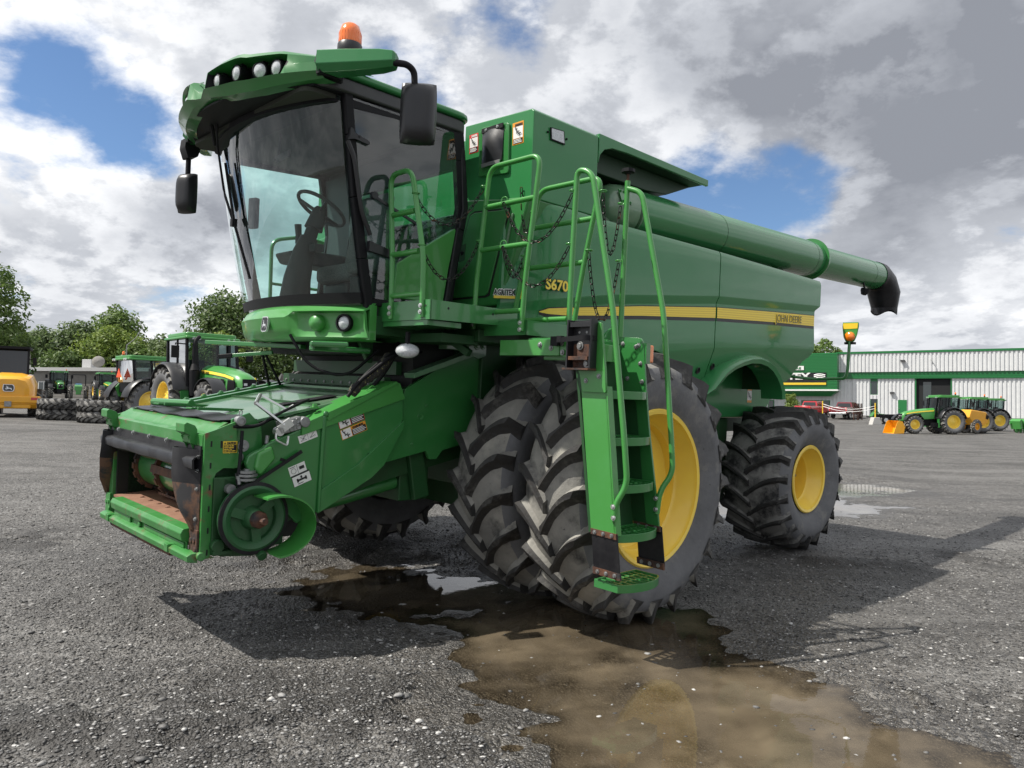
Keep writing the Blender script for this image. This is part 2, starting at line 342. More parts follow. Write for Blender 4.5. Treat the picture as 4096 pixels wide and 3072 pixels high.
for a, e, par in ((.545, -1.855, sf), (-1.883, -4.03, sr)):
    xs = [lerp(a, e, (i/60)**(1.6 if a > 0 else 1)) for i in range(61)]
    b = MB(); strip(xs, lambda x: s_low(x)-.03*min(1, (.60-x)/.12), lambda x: s_top(x)+.008, .003, mb=b); b.build('stripe_border', M['blackp'], par, flip=False)
    b = MB()
    for k in range(9):
        f = lambda t: (lambda x: lerp(s_low(x), s_top(x), t))
        strip(xs, f(k/9), f((k+1)/9), .0065, k % 2, b)
    b.build('yellow_stripe', [M['stripe'], M['stripe2']], par, flip=False)
U, Vv = (-1, 0, .055), (0, 0, 1)
text('lettering', 'JOHN DEERE', M['stripe'], sr, (-3.08, side_y(-3.4, 2.5)+.0085, 2.490), U, Vv, .112, bold=.007, k=.97, depth=.0006)
text('lettering', 'JOHN DEERE', M['blackp'], sr, (-3.08, side_y(-3.4, 2.5)+.0105, 2.490), U, Vv, .112, bold=.0, k=.97, depth=.0006)
for m_, dx, bd, o in ((M['blackp'], .004, .007, .003), (M['stripe'], 0, .003, .005)):
    text('model_number', 'S670', m_, sf, (.565+dx*0, side_y(.42, 2.43)+o+.006, 2.398), (-1, .035, .02), Vv, .108, bold=bd, k=1.13, depth=.0006)
ux = Vector((.62-.80, side_y(.62, 2.34)-side_y(.80, 2.34), 0)).normalized()
b = MB(); o = Vector((.80, side_y(.80, 2.34)+.012, 2.318)); b.add([o, o+ux*.22, o+ux*.22+Vector((0,0,.022)), o+Vector((0,0,.022))], [(0,1,2,3)], 0)
b.add([o+ux*.17+Vector((0,0,.022)), o+ux*.22+Vector((0,0,.022)), o+ux*.22+Vector((0,0,.07)), o+ux*.17+Vector((0,0,.07))], [(0,1,2,3)], 0)
dl = b.build('dealer_decal', M['yprint'], sf, flip=False); n_ = ux.cross(Vector((0,0,1)))
text('lettering', 'AGRITEX', M['white'], dl, o+Vector((0,0,.026))+n_*.001, ux, Vv, .058, bold=.006, width=.165, depth=.0005)
text('lettering', 'AGRITEX', M['blackp'], dl, o+Vector((0,0,.026))+n_*.003, ux, Vv, .055, bold=.002, width=.16, depth=.0005)
# ---- body core, grain tank
b = MB(); b.box(-4.0, .40, -1.50, 1.50, 2.24, 3.0); b.box(-1.6, .70, -1.25, 1.25, 2.0, 3.0); b.box(-3.2,-.3,-1.25,.95,.46,2.3); b.box(.7,.8,-.7,.87,1.2,2.0); b.box(-3.95,-3.0,-.9,.82,1.25,2.3)  # core boxes; low wide belly box shaped to block sky reflected in the puddle
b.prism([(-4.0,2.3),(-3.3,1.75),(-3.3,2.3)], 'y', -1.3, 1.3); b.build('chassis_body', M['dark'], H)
b = MB(); b.box(-.02, .700, -1.53, -.76, 3.045, 3.70); b.box(-.02, .45, -.76, .76, 3.0, 3.74)
pf = [(.76,3.72),(1.50,3.69),(1.525,3.67),(1.53,3.04),(.92,3.04),(.76,3.2)]
b.prism(pf, 'x', -.02, .715)
b.prism([(.70,3.02),(-1.64,3.02),(-1.64,3.04),(.70,3.04)], 'y', -1.4, 1.4)
gt = b.build('grain_tank', M['panel'], H, bevel=.022)
b = MB()   # opening in the tank side for the unloading tube, with rounded front corner
b.prism([(-.022,3.70),(-.60,3.695),(-1.64,3.69),(-1.64,3.63),(-.40,3.632),(-.19,3.62),(-.09,3.585),(-.04,3.53),(-.022,3.46)], 'y', 1.50, 1.53)
b.prism([(-.022,3.70),(-1.64,3.69),(-1.64,3.665),(-.022,3.67)], 'y', -1.53, 1.497)
b.build('tank_lid', M['panel'], gt, bevel=.006)
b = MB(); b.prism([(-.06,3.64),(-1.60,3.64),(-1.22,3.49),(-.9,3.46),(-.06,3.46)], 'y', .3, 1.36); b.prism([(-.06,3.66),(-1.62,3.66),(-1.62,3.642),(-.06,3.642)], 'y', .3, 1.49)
b.box(-1.6,-.03,.85,.95,3.04,3.66); b.build('lid_underside', M['deepgreen'], gt, bevel=.01)  # shade under the lid is in this darker green
b = MB(); b.prism([(.40,3.60),(.55,3.59),(.54,3.50),(.385,3.50)], 'y', 1.53, 1.538, 0); b.prism([(.412,3.592),(.54,3.583),(.532,3.508),(.397,3.508)], 'y', 1.534, 1.542, 1)
for x in (.365, .57): b.bolt((x, 1.53, 3.55), (0,1,0), .006, .01)
b.build('side_lamp', [M['matt'], M['lens']], gt)
# lower front wall with the service door
b = MB()
b.prism([(1.525,3.05),(1.50,2.95),(1.27,2.27),(.50,2.27),(.66,2.7),(.82,3.12),(1.0,3.10),(1.2,3.075)], 'x', .35, .735)
b.prism([(-1.525,3.05),(-1.27,2.27),(-.50,2.27),(-.82,3.12)], 'x', .35, .735); b.box(.3, .68, -.6, .6, 2.2, 3.02)
fwall = b.build('front_wall', M['green'], gt, bevel=.02)
dr = [(1.33,2.975),(1.145,2.37),(1.11,2.35),(.70,2.35),(.69,2.40),(.90,2.985),(.95,3.0)]
b = MB(); b.prism([(1.345,2.988),(1.155,2.35),(1.115,2.337),(.685,2.337),(.675,2.40),(.89,2.995),(.945,3.014)], 'x', .735, .738); b.build('door_seam', M['pit'], fwall)
b = MB(); b.prism(dr, 'x', .735, .747); sd_ = b.build('service_door', M['green'], fwall, bevel=.008)
b = MB(); b.prism([(.80,2.76),(.87,2.77),(.86,2.64),(.80,2.63),(.785,2.66)], 'x', .747, .7485, 1); b.bolt((.748,.83,2.70), (1,0,0), .012, .014); b.build('door_latch', [M['matt'], M['dark']], sd_)
b = MB(); b.prism([(1.37,2.94),(1.33,2.78),(1.30,2.62),(1.315,2.6),(1.35,2.78),(1.385,2.94)], 'x', .735, .75); b.build('door_strap', M['deck'], fwall, bevel=.004)
b = MB()   # hatch frame and black flap on the upper front face
b.prism(fillet([(.97,3.28),(1.30,3.25),(1.285,3.62),(1.26,3.635),(.98,3.655),(.96,3.62),(.965,3.3)], .03, 3), 'x', .715, .735); hf = b.build('hatch_frame', M['green'], gt, bevel=.012)
rows = []
for k in range(7):
    t = k/6; z = lerp(3.622, 3.365, t); bow = .03*math.sin(math.pi*t)+.012
    rows.append([(.738+bow*(1-(2*s-1)**2)+.012*t, lerp(.995+.02*t, 1.235+.0*t, s), z-.008*s) for s in [i/6 for i in range(7)]])
b = MB(); b.shell(rows, (-.008,0,0)); fl = b.build('black_flap', M['black'], hf, smooth=60)
b = MB(); b.box(.742,.752,1.0,1.235,3.60,3.635,0); b.bolt((.752,1.05,3.617),(1,0,0),.008,.008,1); b.bolt((.752,1.18,3.617),(1,0,0),.008,.008,1)
b.prism([(1.02,3.36),(1.23,3.36),(1.225,3.335),(1.03,3.33)], 'x', .755, .763, 1); b.build('flap_bar', [M['matt'], M['chrome']], fl)
def decal(name, parent, org, u, v, w, h, parts, mats):
    """a printed label: rectangles (x0,x1,y0,y1,material) in fractions of its width and height, each a hair above the one below"""
    u, v = Vector(u).normalized(), Vector(v).normalized(); n = u.cross(v); o = Vector(org); b = MB()
    for k, (x0, x1, y0, y1, m) in enumerate(parts):
        d = n*(.0015+.0006*k)
        b.add([o+u*w*x0+v*h*y0+d, o+u*w*x1+v*h*y0+d, o+u*w*x1+v*h*y1+d, o+u*w*x0+v*h*y1+d], [(0,1,2,3)], m)
    return b.build(name, mats, parent, flip=False, smooth=0)
def lines(x0, x1, y0, y1, n, m):
    return [(x0, x0+(x1-x0)*(.82+.18*((i*37) % 5)/4), y1-(y1-y0)*(i+.75)/n, y1-(y1-y0)*(i+.28)/n, m) for i in range(n)]
WM = [M['white'], M['blackp'], M['yprint'], M['oprint'], M['rprint']]
Yl = (0, 1, 0)
def figure(parent, org, u, v, s):
    u, v = Vector(u).normalized(), Vector(v).normalized(); n = u.cross(v); o = Vector(org)+n*.005; b = MB()
    P = lambda x, y: o+u*x*s+v*y*s
    for a, e in (((.2,.75),(.35,.5)), ((.35,.5),(.3,.3)), ((.35,.5),(.55,.4)), ((.2,.75),(.1,.9)), ((.2,.7),(.42,.78)), ((.5,.3),(.95,.3)), ((.68,.3),(.68,.02)), ((.55,.4),(.72,.52))): b.bar(P(*a), P(*e), .09*s, .0008, n)
    b.cyl(P(.12,.98)-n*.0004, P(.12,.98)+n*.0004, .08*s, n=8); return b.build('pictogram', M['blackp'], parent, smooth=0)
d = decal('warning_label', gt, (.7155, 1.315, 3.455), Yl, (0,-.05,1), .115, .165, [(0,1,0,1,3), (.07,.93,.27,.80,0), (.07,.93,.03,.25,1)]+lines(.12,.88,.05,.24,3,0), WM)
text('lettering', '▲WARNING'.replace('▲', ''), M['blackp'], d, (.719, 1.335, 3.590), Yl, (0,-.05,1), .026, bold=.0015, width=.08, depth=.0003); figure(d, (.719, 1.335, 3.51), Yl, (0,0,1), .075)
d = decal('danger_label', gt, (.7155, .825, 3.485), Yl, (0,-.05,1), .105, .15, [(0,1,0,1,4), (.06,.94,.30,.80,0), (.06,.94,.03,.28,1)]+lines(.12,.88,.05,.26,4,0), WM)
text('lettering', 'DANGER', M['white'], d, (.719, .845, 3.611), Yl, (0,-.05,1), .022, bold=.001, width=.07, depth=.0003); figure(d, (.719, .845, 3.54), Yl, (0,0,1), .06)
b = MB(); b.box(.82,1.20,-.80,.86,1.2,1.98); b.box(1.2,1.6,-.6,.6,1.86,1.97); b.build('under_cab_shade', M['pit'], H)  # black blocks put the shade under the cab into their colour
# ---- unloading tube
ax0, ax1 = Vector((-.62, 1.30, 3.225)), Vector((-6.45, 1.30, 3.45)); da = (ax1-ax0).normalized()
A = bpy.data.objects.new('unloading_tube', None); C.objects.link(A); A.parent = H
b = MB(); P = lambda t: ax0+da*t
b.tube([P(0), P(3.74)], .213, 40); b.build('tube', M['panel'], A)
b = MB(); b.tube([P(3.80), P(5.83)], .19, 40); b.build('tube', M['panel'], A)
b = MB()
for t, r, w in ((.02,.222,.03), (1.45,.2145,.006), (3.55,.2145,.006), (5.45,.1915,.006)): b.tube([P(t-w/2), P(t+w/2)], r, 40)
b.build('seam_ring', M['dark'], A)
b = MB(); b.tube([P(3.735), P(3.75)], .25, 40); b.tube([P(3.757), P(3.85)], [.243,.215], 40); u1 = da.orthogonal().normalized(); u2 = da.cross(u1)
for k in range(18):
    a = k*math.pi/9; b.bolt(P(3.75)+(u1*math.cos(a)+u2*math.sin(a))*.232, da, .009, .02, 1)
b.build('flange', [M['green'], M['steel']], A)
b = MB(); b.lathe([(0,.36), (.10,.345), (.17,.30), (.205,.22), (.218,.10), (.22,0), (.226,-.02)], P(.03), -da, 36); b.tube([P(-.14)+Vector((0,-.02,-.05)), Vector((-.46,1.22,3.02))], .19, 24)
el = b.build('tube_elbow', M['deck'], A, smooth=60)
b = MB(); pc = Vector((-.43, 1.49, 3.285)); b.obox(pc, (da, (0,.93,.36), (0,-.36,.93)), (.065, .005, .065))
for i in (-1,0,1):
    for j in (-1,1): b.bolt(pc+da*.045*i+Vector((0,.0,.045*j))+Vector((0,.005-.018*j,0)), (0,.93,.36), .009, .014)
b.build('cover_plate', M['green'], el)
b = MB(); spine = [P(5.80), P(5.92), P(6.06)+Vector((0,.01,-.07)), P(6.15)+Vector((0,.03,-.23)), P(6.16)+Vector((0,.04,-.44))]
vs = []
for k, p in enumerate(spine):
    d_ = (spine[min(k+1, len(spine)-1)]-spine[max(k-1, 0)]).normalized(); s_ = Vector((0,1,0)); u_ = s_.cross(d_).normalized(); rr = [.197,.20,.21,.215,.175][k]
    vs.append([p+(s_*math.cos(a)*rr*(1.0)+u_*math.sin(a)*rr*[1,1,1.0,1.05,.95][k]) for a in [2*math.pi*i/28 for i in range(28)]])
b.grid(vs, closed=True); b.shell([[v for v in vs[-1]]+[vs[-1][0]], [v+Vector((.01*math.sin(i),0,-.07-.03*math.sin(i*.7))) for i, v in enumerate(vs[-1])]+[vs[-1][0]+Vector((0,0,-.07))]], (.004,0,0)); b.build('rubber_spout', M['rubber'], A, smooth=60)
b = MB(); b.tube([P(5.2)+Vector((0,.1,-.16)), P(5.2)+Vector((0,.12,-.26))], .012); b.lathe([(0,-.05), (.035,-.045), (.055,0), (.058,.03), (0,.03)], P(5.2)+Vector((0,.12,-.28)), (-.3,.2,1), 16); b.build('spout_lamp', M['matt'], A)
b = MB()
for t in (.95, 2.9): b.bar(P(t)+Vector((0,.02,-.20)), P(t)+Vector((0,.05,-.34)), .06, .12, (1,0,0))
b.build('tube_saddle', M['dark'], A)
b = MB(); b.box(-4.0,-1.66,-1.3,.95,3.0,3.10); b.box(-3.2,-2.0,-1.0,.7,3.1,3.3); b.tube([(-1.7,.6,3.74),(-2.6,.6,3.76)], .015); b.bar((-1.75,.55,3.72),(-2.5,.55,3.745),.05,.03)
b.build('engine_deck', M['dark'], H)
b = MB(); b.prism([(-2.45,2.2),(-4.0,2.05),(-4.12,1.74),(-3.88,1.50),(-3.45,1.42),(-2.45,1.42)], 'y', .98, 1.06); tp = b.build('tail_panel', M['panel'], H, bevel=.03, seg=3)
d = decal('warning_label', tp, (-3.43,1.06,1.60), (-1,0,0), (0,0,1), .10, .16, [(0,1,0,1,0), (0,1,.86,1,3), (0,1,0,.16,3)], WM); figure(d, (-3.44,1.06,1.635), (-1,0,0), (0,0,1), .085)
# ---- rear marker on its arm
b = MB(); b.tube(fillet([(-3.80,1.30,1.93), (-3.93,1.62,1.90), (-3.95,1.955,1.915), (-3.95,1.975,2.0), (-3.95,1.985,2.34)], .07, 6), .017, 10); arm = b.build('marker_arm', M['green'], H)
b = MB(); b.prism(fillet([(1.90,2.545),(2.07,2.545),(2.072,2.50),(2.055,2.40),(2.03,2.335),(1.985,2.315),(1.94,2.325),(1.912,2.38),(1.895,2.5),(1.90,2.545)], .012, 3), 'x', -3.975, -3.955); pl = b.build('marker_plate', M['bright'], arm, bevel=.004)
b = MB(); b.prism([(1.905,2.535),(2.065,2.535),(2.062,2.475),(1.905,2.47)], 'x', -3.955, -3.952); b.build('yellow_reflector', M['yprint'], pl)
b = MB(); b.lathe([(.055,-.01), (.055,.012), (.05,.03), (.03,.045), (0,.05)], (-3.955,1.985,2.385), (1,0,0), 20, 0); b.box(-3.99,-3.94,1.93,2.04,2.30,2.325,1); b.build('amber_lamp', [M['amber'], M['matt']], pl)
# ---- cab
CAB = bpy.data.objects.new('cab', None); C.objects.link(CAB); CAB.parent = H
def wx(y, z):   # windshield surface
    t = (z-2.2)/(3.5-2.2); return lerp(1.87-.21*y*y, 2.17-.235*y*y, t)+.02*math.sin(math.pi*max(0,min(1,t)))
def ye(z): return lerp(.915, .965, (z-2.2)/1.3)    # half width of the cab
rows = [[(wx(lerp(-1,1,j/24)*(ye(z)-.01), z), lerp(-1,1,j/24)*(ye(z)-.01), z) for j in range(25)] for z in [2.185+1.40*i/14 for i in range(15)]]
b = MB(); b.grid(rows); b.build('windshield', M['windshield'], CAB, flip=False, smooth=60)
rows = [[(wx(lerp(-1,1,j/24)*ye(z), z)+.006, lerp(-1,1,j/24)*ye(z), z) for j in range(25)] for z in (2.20, 2.272)]
b = MB(); b.shell(rows, (-.02,0,0)); b.build('windshield_base', M['matt'], CAB)
for s in (1, -1):
    b = MB(); pth = [(wx(ye(z)*.99, z)-(.05 if s > 0 else .12), s*(ye(z)), z) for z in (2.16, 2.5, 2.9, 3.3, 3.58)]
    for p, q in zip(pth, pth[1:]): b.bar(p, q, .065 if s > 0 else .10, .055, (0,1,0))
    pr = [(1.0, 2.27), (.965, 2.6), (.905, 3.0), (.96, 3.35), (1.0, 3.56)]
    for (x, z), (x2, z2) in zip(pr, pr[1:]): b.bar((x-.03, s*(ye(z)+.002), z), (x2-.03, s*(ye(z2)+.002), z2), .10, .05, (0,1,0))
    b.bar((1.62, s*ye(2.2), 2.215), (1.0, s*ye(2.2), 2.27), .06, .05, (0,1,0)); b.bar((1.93, s*ye(3.5), 3.50), (.98, s*ye(3.5), 3.56), .07, .05, (0,1,0))
    b.build('cab_frame', M['matt'], CAB, bevel=.008)
    b = MB(); o = .024
    b.grid([[(lerp(wx(ye(z), z)-.05, interp(z, [(2.27,1.0),(2.6,.965),(3.0,.905),(3.35,.96),(3.56,1.0)]), j/8), s*(ye(z)+o), z) for j in range(9)] for z in [2.24+1.30*i/10 for i in range(11)]])
    b.build('door_glass' if s > 0 else 'side_window', M['side'] if s > 0 else M['back'], CAB, flip=False, smooth=60)
b = MB(); yy = .965; out = [(.925,2.855), (1.455,2.505), (1.475,2.28), (1.455,2.262), (1.03,2.262), (.985,2.55), (.945,2.75)]
b.prism(out, 'y', .925, .966); b.build('lower_door_panel', M['bright'], CAB, bevel=.006)
b = MB(); b.prism([(.865,2.83),(.99,2.24),(1.03,2.24),(.935,2.85)], 'y', .90, .985); b.prism([(.87,2.83),(.84,3.0),(.905,3.5),(.945,3.5),(.895,3.0),(.925,2.84)], 'y', .93, .99); b.build('door_seal', M['rubber'], CAB, bevel=.01)
b = MB(); b.prism(fillet([(1.90,3.26),(1.90,3.34),(1.87,3.33),(1.87,3.31),(1.75,3.285),(1.745,3.255),(1.86,3.27),(1.90,3.26)], .01, 2), 'y', .97, 1.005)
b.prism([(1.71,2.62),(1.71,2.55),(1.50,2.525),(1.49,2.55),(1.51,2.575)], 'y', .96, 1.0)
b.bolt((1.83,1.005,3.293),(0,1,0),.007,.006); b.cyl((1.69,.98,2.93),(1.69,1.012,2.93),.026); b.bar((1.69,.985,2.93),(1.3,.985,2.80),.012,.02)
b.tube(fillet([(1.905,.985,3.25),(1.86,1.0,3.15),(1.78,.99,2.8),(1.70,.985,2.66)], .1, 4), .016, 8)
b.build('door_hinge', M['black'], CAB, bevel=.003)
# floor, bumper, emblem
b = MB(); rows2 = [[(wx(y, 2.2)-.10, y) for y in [lerp(-.90,.90,j/16) for j in range(17)]]]
b.prism([(x, y) for x, y in rows2[0]]+[(.93,.90), (.93,-.90)], 'z', 2.10, 2.185); b.box(.93,.96,-.9,.9,2.19,2.52); b.build('cab_floor', M['inner'], CAB)
bx = lambda y: 1.945-.265*y*y
sec = [(-.085, 2.205), (-.04, 2.168), (.0, 2.105), (-.005, 2.09), (-.02, 2.03), (-.045, 1.965), (-.075, 1.945), (-.16, 1.94)]
rows = []; ys = [lerp(-.95, .95, j/38) for j in range(39)]
def bumpr(y, k):
    dx, z = sec[k]; a = abs(y); rec = (y > 0)*max(0, min(1, (a-.30)/.10))*max(0, min(1, (.93-a)/.05)) if k in (3,4) else 0
    if k in (2,3) and y > 0: z += .045*max(0, min(1, (a-.27)/.08))*(1 if k in (3,) else .9)
    return (bx(y)+dx-.06*rec, y, z)
b = MB(); b.shell([[bumpr(y, k) for y in ys] for k in range(len(sec))], (-.02, 0, 0))
b.box(1.60,1.655,.90,.955,1.95,2.19); b.box(1.60,1.655,-.955,-.90,1.95,2.19); bp = b.build('front_bumper', M['bright'], CAB, bevel=.004, smooth=45)
for s in (1,):
    y = s*.76; x = bx(y)-.07; n_ = Vector((1, s*.45, 0)).normalized()
    b = MB(); b.lathe([(.062,.0), (.062,.035), (.05,.038), (.05,.0)], (x, y, 2.065), n_, 24, 1); b.lathe([(.05,.02), (.035,.034), (0,.04)], (x, y, 2.065), n_, 24, 0); b.build('headlamp', [M['lens'], M['matt']], bp)
    b = MB(); y = s*.53; b.lathe([(.062,-.02), (.06,.03), (.045,.055), (0,.06)], (bx(y)-.07, y, 2.065), Vector((1,s*.3,0)).normalized(), 24); b.build('blank_cover', M['bright'], bp, smooth=60)
# leaping stag emblem
STAG = [(.30,.88),(.34,.80),(.33,.72),(.40,.70),(.44,.76),(.46,.88),(.48,.76),(.46,.66),(.47,.58),(.62,.52),(.78,.50),(.86,.55),(.85,.44),(.92,.30),(.86,.14),(.80,.15),(.83,.28),(.74,.36),(.60,.38),(.46,.36),(.34,.24),(.20,.26),(.20,.31),(.33,.32),(.36,.42),(.30,.40),(.14,.38),(.13,.43),(.28,.48),(.36,.56),(.37,.62),(.26,.60),(.27,.66),(.34,.70),(.29,.75),(.24,.86)]
def emblem(parent, o, u, v, w, h, bg='blackp', fg='silver', frame='silver'):
    u, v = Vector(u).normalized(), Vector(v).normalized(); n = u.cross(v); o = Vector(o)
    def rr(k, d0, d1, m, b):
        pts = fillet([(-w/2*k*.9,h/2*k),(w/2*k*.9,h/2*k),(w/2*k,-h/2*k*.3),(w/2*k*.82,-h/2*k),(-w/2*k*.82,-h/2*k),(-w/2*k,-h/2*k*.3),(-w/2*k*.9,h/2*k)], w*.22, 4)
        pts = [p.to_2d() if len(p) > 2 else p for p in [Vector((q[0], q[1], 0)) for q in pts]]
        N = len(pts); b.add([o+u*p[0]+v*p[1]+n*d0 for p in pts]+[o+u*p[0]+v*p[1]+n*d1 for p in pts], [tuple(range(N)), tuple(range(2*N-1, N-1, -1))]+[(i, (i+1) % N, (i+1) % N+N, i+N) for i in range(N)], m)
    b = MB(); rr(1, -.004, .012, 0, b); rr(.88, .012, .0135, 1, b); e = b.build('emblem', [M[frame], M[bg]], parent, smooth=0)
    b = MB(); pts = [(x-.53, y-.52) for x, y in STAG]; N = len(pts); b.add([o+u*x*w*.74+v*y*h*.78+n*.0145 for x, y in pts], [tuple(range(N))], 0); b.build('stag', M[fg], e, flip=False, smooth=0)
    return e
emblem(bp, (bx(0)-.002, 0.0, 2.058), Yl, (-.10,0,1), .10, .115)
# roof, visor with lamps
def rrect(x0, x1, y0, y1, r): return [tuple(p)[:2] for p in fillet([(x0,0,0),(x0,y0,0),(x1,y0,0),(x1,y1,0),(x0,y1,0),(x0,0,0)], r, 5)][:-1]
b = MB(); b.prism(rrect(.87,2.15,-1.01,1.01,.14), 'z', 3.555, 3.645, 0); b.build('roof_band', M['grey'], CAB, bevel=.015)
b = MB(); b.prism(rrect(.85,2.2,-1.035,1.035,.16), 'z', 3.648, 3.70); b.prism(rrect(.95,2.15,-.9,.9,.2), 'z', 3.70, 3.745); b.build('roof', M['panel'], CAB, bevel=.03, seg=3)
b = MB(); b.prism(rrect(1.1,2.2,-.93,.93,.1), 'z', 3.52, 3.55); b.build('headliner', M['liner'], CAB)
vx = lambda y: 2.545-.325*y*y
vt = lambda y: interp(abs(y), [(0,3.655),(.07,3.665),(.145,3.755),(.3,3.785),(.48,3.805),(.55,3.788),(.8,3.775),(1.05,3.72)])
vb = lambda y: interp(abs(y), [(0,3.575),(.06,3.575),(.13,3.57),(.33,3.54),(.6,3.535),(1.05,3.575)])
ys = sorted(set([round(lerp(-1.05,1.05,j/42), 4) for j in range(43)]+[s*v for s in (1,-1) for v in (.155,.17,.83,.86)]))
rows = []; fl_ = []
for y in ys:
    x, t, bt = vx(y)-.05*max(0, 1-abs(y)/.15), vt(y), vb(y); h = t-bt; a = abs(y); inp = .17-1e-6 <= a <= .83+1e-6; d = .13 if inp else 0
    tp = lerp(bt, t, .80)-(.03 if a > .7 else 0)*(a-.7)/.13; bo = lerp(bt, t, .26 if a < .6 else .26+.2*(a-.6)/.25)
    rows.append([(x-.42, y, t-.02), (x-.10, y, t), (x-.045, y, t-.012), (x-.022, y, lerp(bt, t, .84)), (x-.02-d, y, tp), (x-.005-d, y, bo), (x-.0, y, lerp(bt, t, .22)), (x-.03, y, lerp(bt, t, .12)), (x-.055, y, bt), (x-.14, y, bt-.005)])
b = MB(); k = len(rows[0]); vs = [p for r in rows for p in r]
for i in range(len(rows)-1):
    for j in range(k-1):
        a = (abs(ys[i])+abs(ys[i+1]))/2
        dark = 1 if (j == 4 and .155 < a < .86) or (j in (3,5) and .17 < a < .83 and False) else 0
        b.f.append((i*k+j, i*k+j+1, (i+1)*k+j+1, (i+1)*k+j)); b.m.append(dark)
b.v = vs
for s in (1, -1):
    b.box(2.02, 2.19, s*1.045, s*1.085, 3.585, 3.72, 1); b.prism([(2.18,3.72),(2.195,3.66),(2.17,3.585),(2.0,3.585),(2.0,3.72)], 'y', s*1.02, s*1.05, 1)
vis = b.build('visor', [M['green'], M['matt']], CAB, smooth=32)
b = MB(); b.prism([(vx(y)-.10, y) for y in ys[::3]]+[(1.9,1.0),(1.9,-1.0)], 'z', 3.548, 3.562); b.prism([(wx(y, 3.55)+.03, y) for y in [lerp(-.9,.9,j/12) for j in range(13)]]+[(1.95,.95),(1.95,-.95)], 'z', 3.50, 3.545); b.build('visor_underside', M['matt'], CAB)
for s in (1, -1):
    for i, (y, dz, tw) in enumerate(((.215,.0,.1), (.415,.008,.25), (.60,.0,.75), (.735,.0,.35))):
        yy = s*y; n_ = Vector((1, s*(tw-.1), -.12)).normalized(); c_ = Vector((vx(y)-.10, yy, lerp(vb(y), vt(y), .53)+dz)); L_ = MB()
        L_.lathe([(.03,-.05), (.052,-.02), (.054,.045), (.048,.05), (.046,.04)], c_, n_, 22, 1); L_.lathe([(.046,.043), (.03,.054), (0,.058)], c_, n_, 22, 0); L_.box(c_.x-.02, c_.x+.01, yy-.012, yy+.012, c_.z+.05, c_.z+.09, 1)
        L_.build('work_lamp', [M['lens'], M['matt']], vis, smooth=50)
b = MB(); pth = fillet([(2.46,.0,3.66),(2.50,-.03,3.70),(2.44,-.11,3.75)], .02, 3); b.tube(pth, .006, 6); b.build('visor_latch', M['green'], vis)
# beacon
b = MB(); o = (1.81, .80, 3.88)
b.lathe([(0,-.12), (.075,-.12), (.082,.02), (.086,.03), (.084,.085), (.078,.095)], o, (0,0,1), 28, 1); b.lathe([(.076,.095), (.078,.13), (.076,.17), (.062,.215), (.035,.235), (0,.24)], o, (0,0,1), 48, 0)
for k in range(24): a = k*math.pi/12; b.bar((o[0]+.0765*math.cos(a), o[1]+.0765*math.sin(a), o[2]+.10), (o[0]+.076*math.cos(a), o[1]+.076*math.sin(a), o[2]+.165), .006, .004, (math.cos(a), math.sin(a), 0), 0)
b.build('beacon', [M['orange'], M['black']], CAB, smooth=50)
# mirrors and their arms
for s in (1, -1):
    b = MB(); e0, e1 = Vector((2.17, s*1.05, 3.66)), Vector((1.875, s*1.46, 3.65))
    ax_ = (e1-e0).normalized(); nn = Vector((-ax_.y*s, ax_.x*s, 0))*1
    sect0 = [(.0,.075),(.05,.06),(.06,-.03),(.02,-.07),(-.08,-.07),(-.09,.05)]
    rr = []
    for t, k in ((0,1.0),(.35,.98),(.8,.86),(.97,.70),(1.0,.45)):
        c_ = e0.lerp(e1, t)+Vector((0,0,.015*t)); rr.append([c_+Vector((abs(nn.x), s*abs(nn.y), 0)).normalized()*u_*k+Vector((0,0,v_*k)) for u_, v_ in sect0])
    b.grid(rr, closed=True); b.add(rr[0], [tuple(range(6))]); b.add(rr[-1], [tuple(range(6))])
    ma = b.build('mirror_arm', M['panel'], CAB, bevel=.006)
    mxx, myy = (1.70, 1.47) if s > 0 else (2.12, -1.20)
    if s > 0: pth = fillet([(1.90,1.45,3.64),(1.80,1.47,3.655),(1.745,1.47,3.63),(1.735,1.47,3.53)], .05, 5)
    else: pth = [(2.12,-1.20,3.5),(2.12,-1.20,3.33)]
    b = MB(); b.tube(pth, .021, 12)
    if s < 0: b.prism(fillet([(2.17,3.64),(2.04,3.60),(2.07,3.50),(2.15,3.475),(2.18,3.56),(2.17,3.64)], .01, 2), 'y', -1.25, -1.13)
    b.build('mirror_stalk', M['matt'], ma)
    hz, zc_ = (.195, 3.375) if s > 0 else (.17, 3.19)
    ang = R(12) if s > 0 else R(28); uu = Vector((-math.sin(ang)*1, math.cos(ang), 0)); dd = Vector((math.cos(ang), math.sin(ang), 0))
    if s > 0: uu = Vector((-.62, .55, 0)).normalized(); dd = Vector((.55, .62, 0)).normalized()
    rr = []; hw = .115 if s > 0 else .09
    for u_ in [lerp(-1,1,i/10) for i in range(11)]:
        row = []
        for v_ in [lerp(-1,1,j/12) for j in range(13)]:
            q = (abs(u_)**3.5+abs(v_)**5)
            row.append(Vector((mxx, myy, zc_))+uu*hw*u_*(1-.06*abs(v_)**3)+Vector((0,0,hz*v_*(1-.04*abs(u_)**3)))+dd*(.075*max(0,1-q)**.5 if q < 1 else 0))
        rr.append(row)
    b = MB(); b.shell(rr, -dd*.02); m_ = b.build('mirror', M['black'], ma, smooth=60)
    b = MB(); c_ = Vector((mxx, myy, zc_))-dd*.022; b.obox(c_, (uu, (0,0,1), dd), (hw*.9, hz*.92, .002)); b.build('mirror_glass', M['lens'], m_)
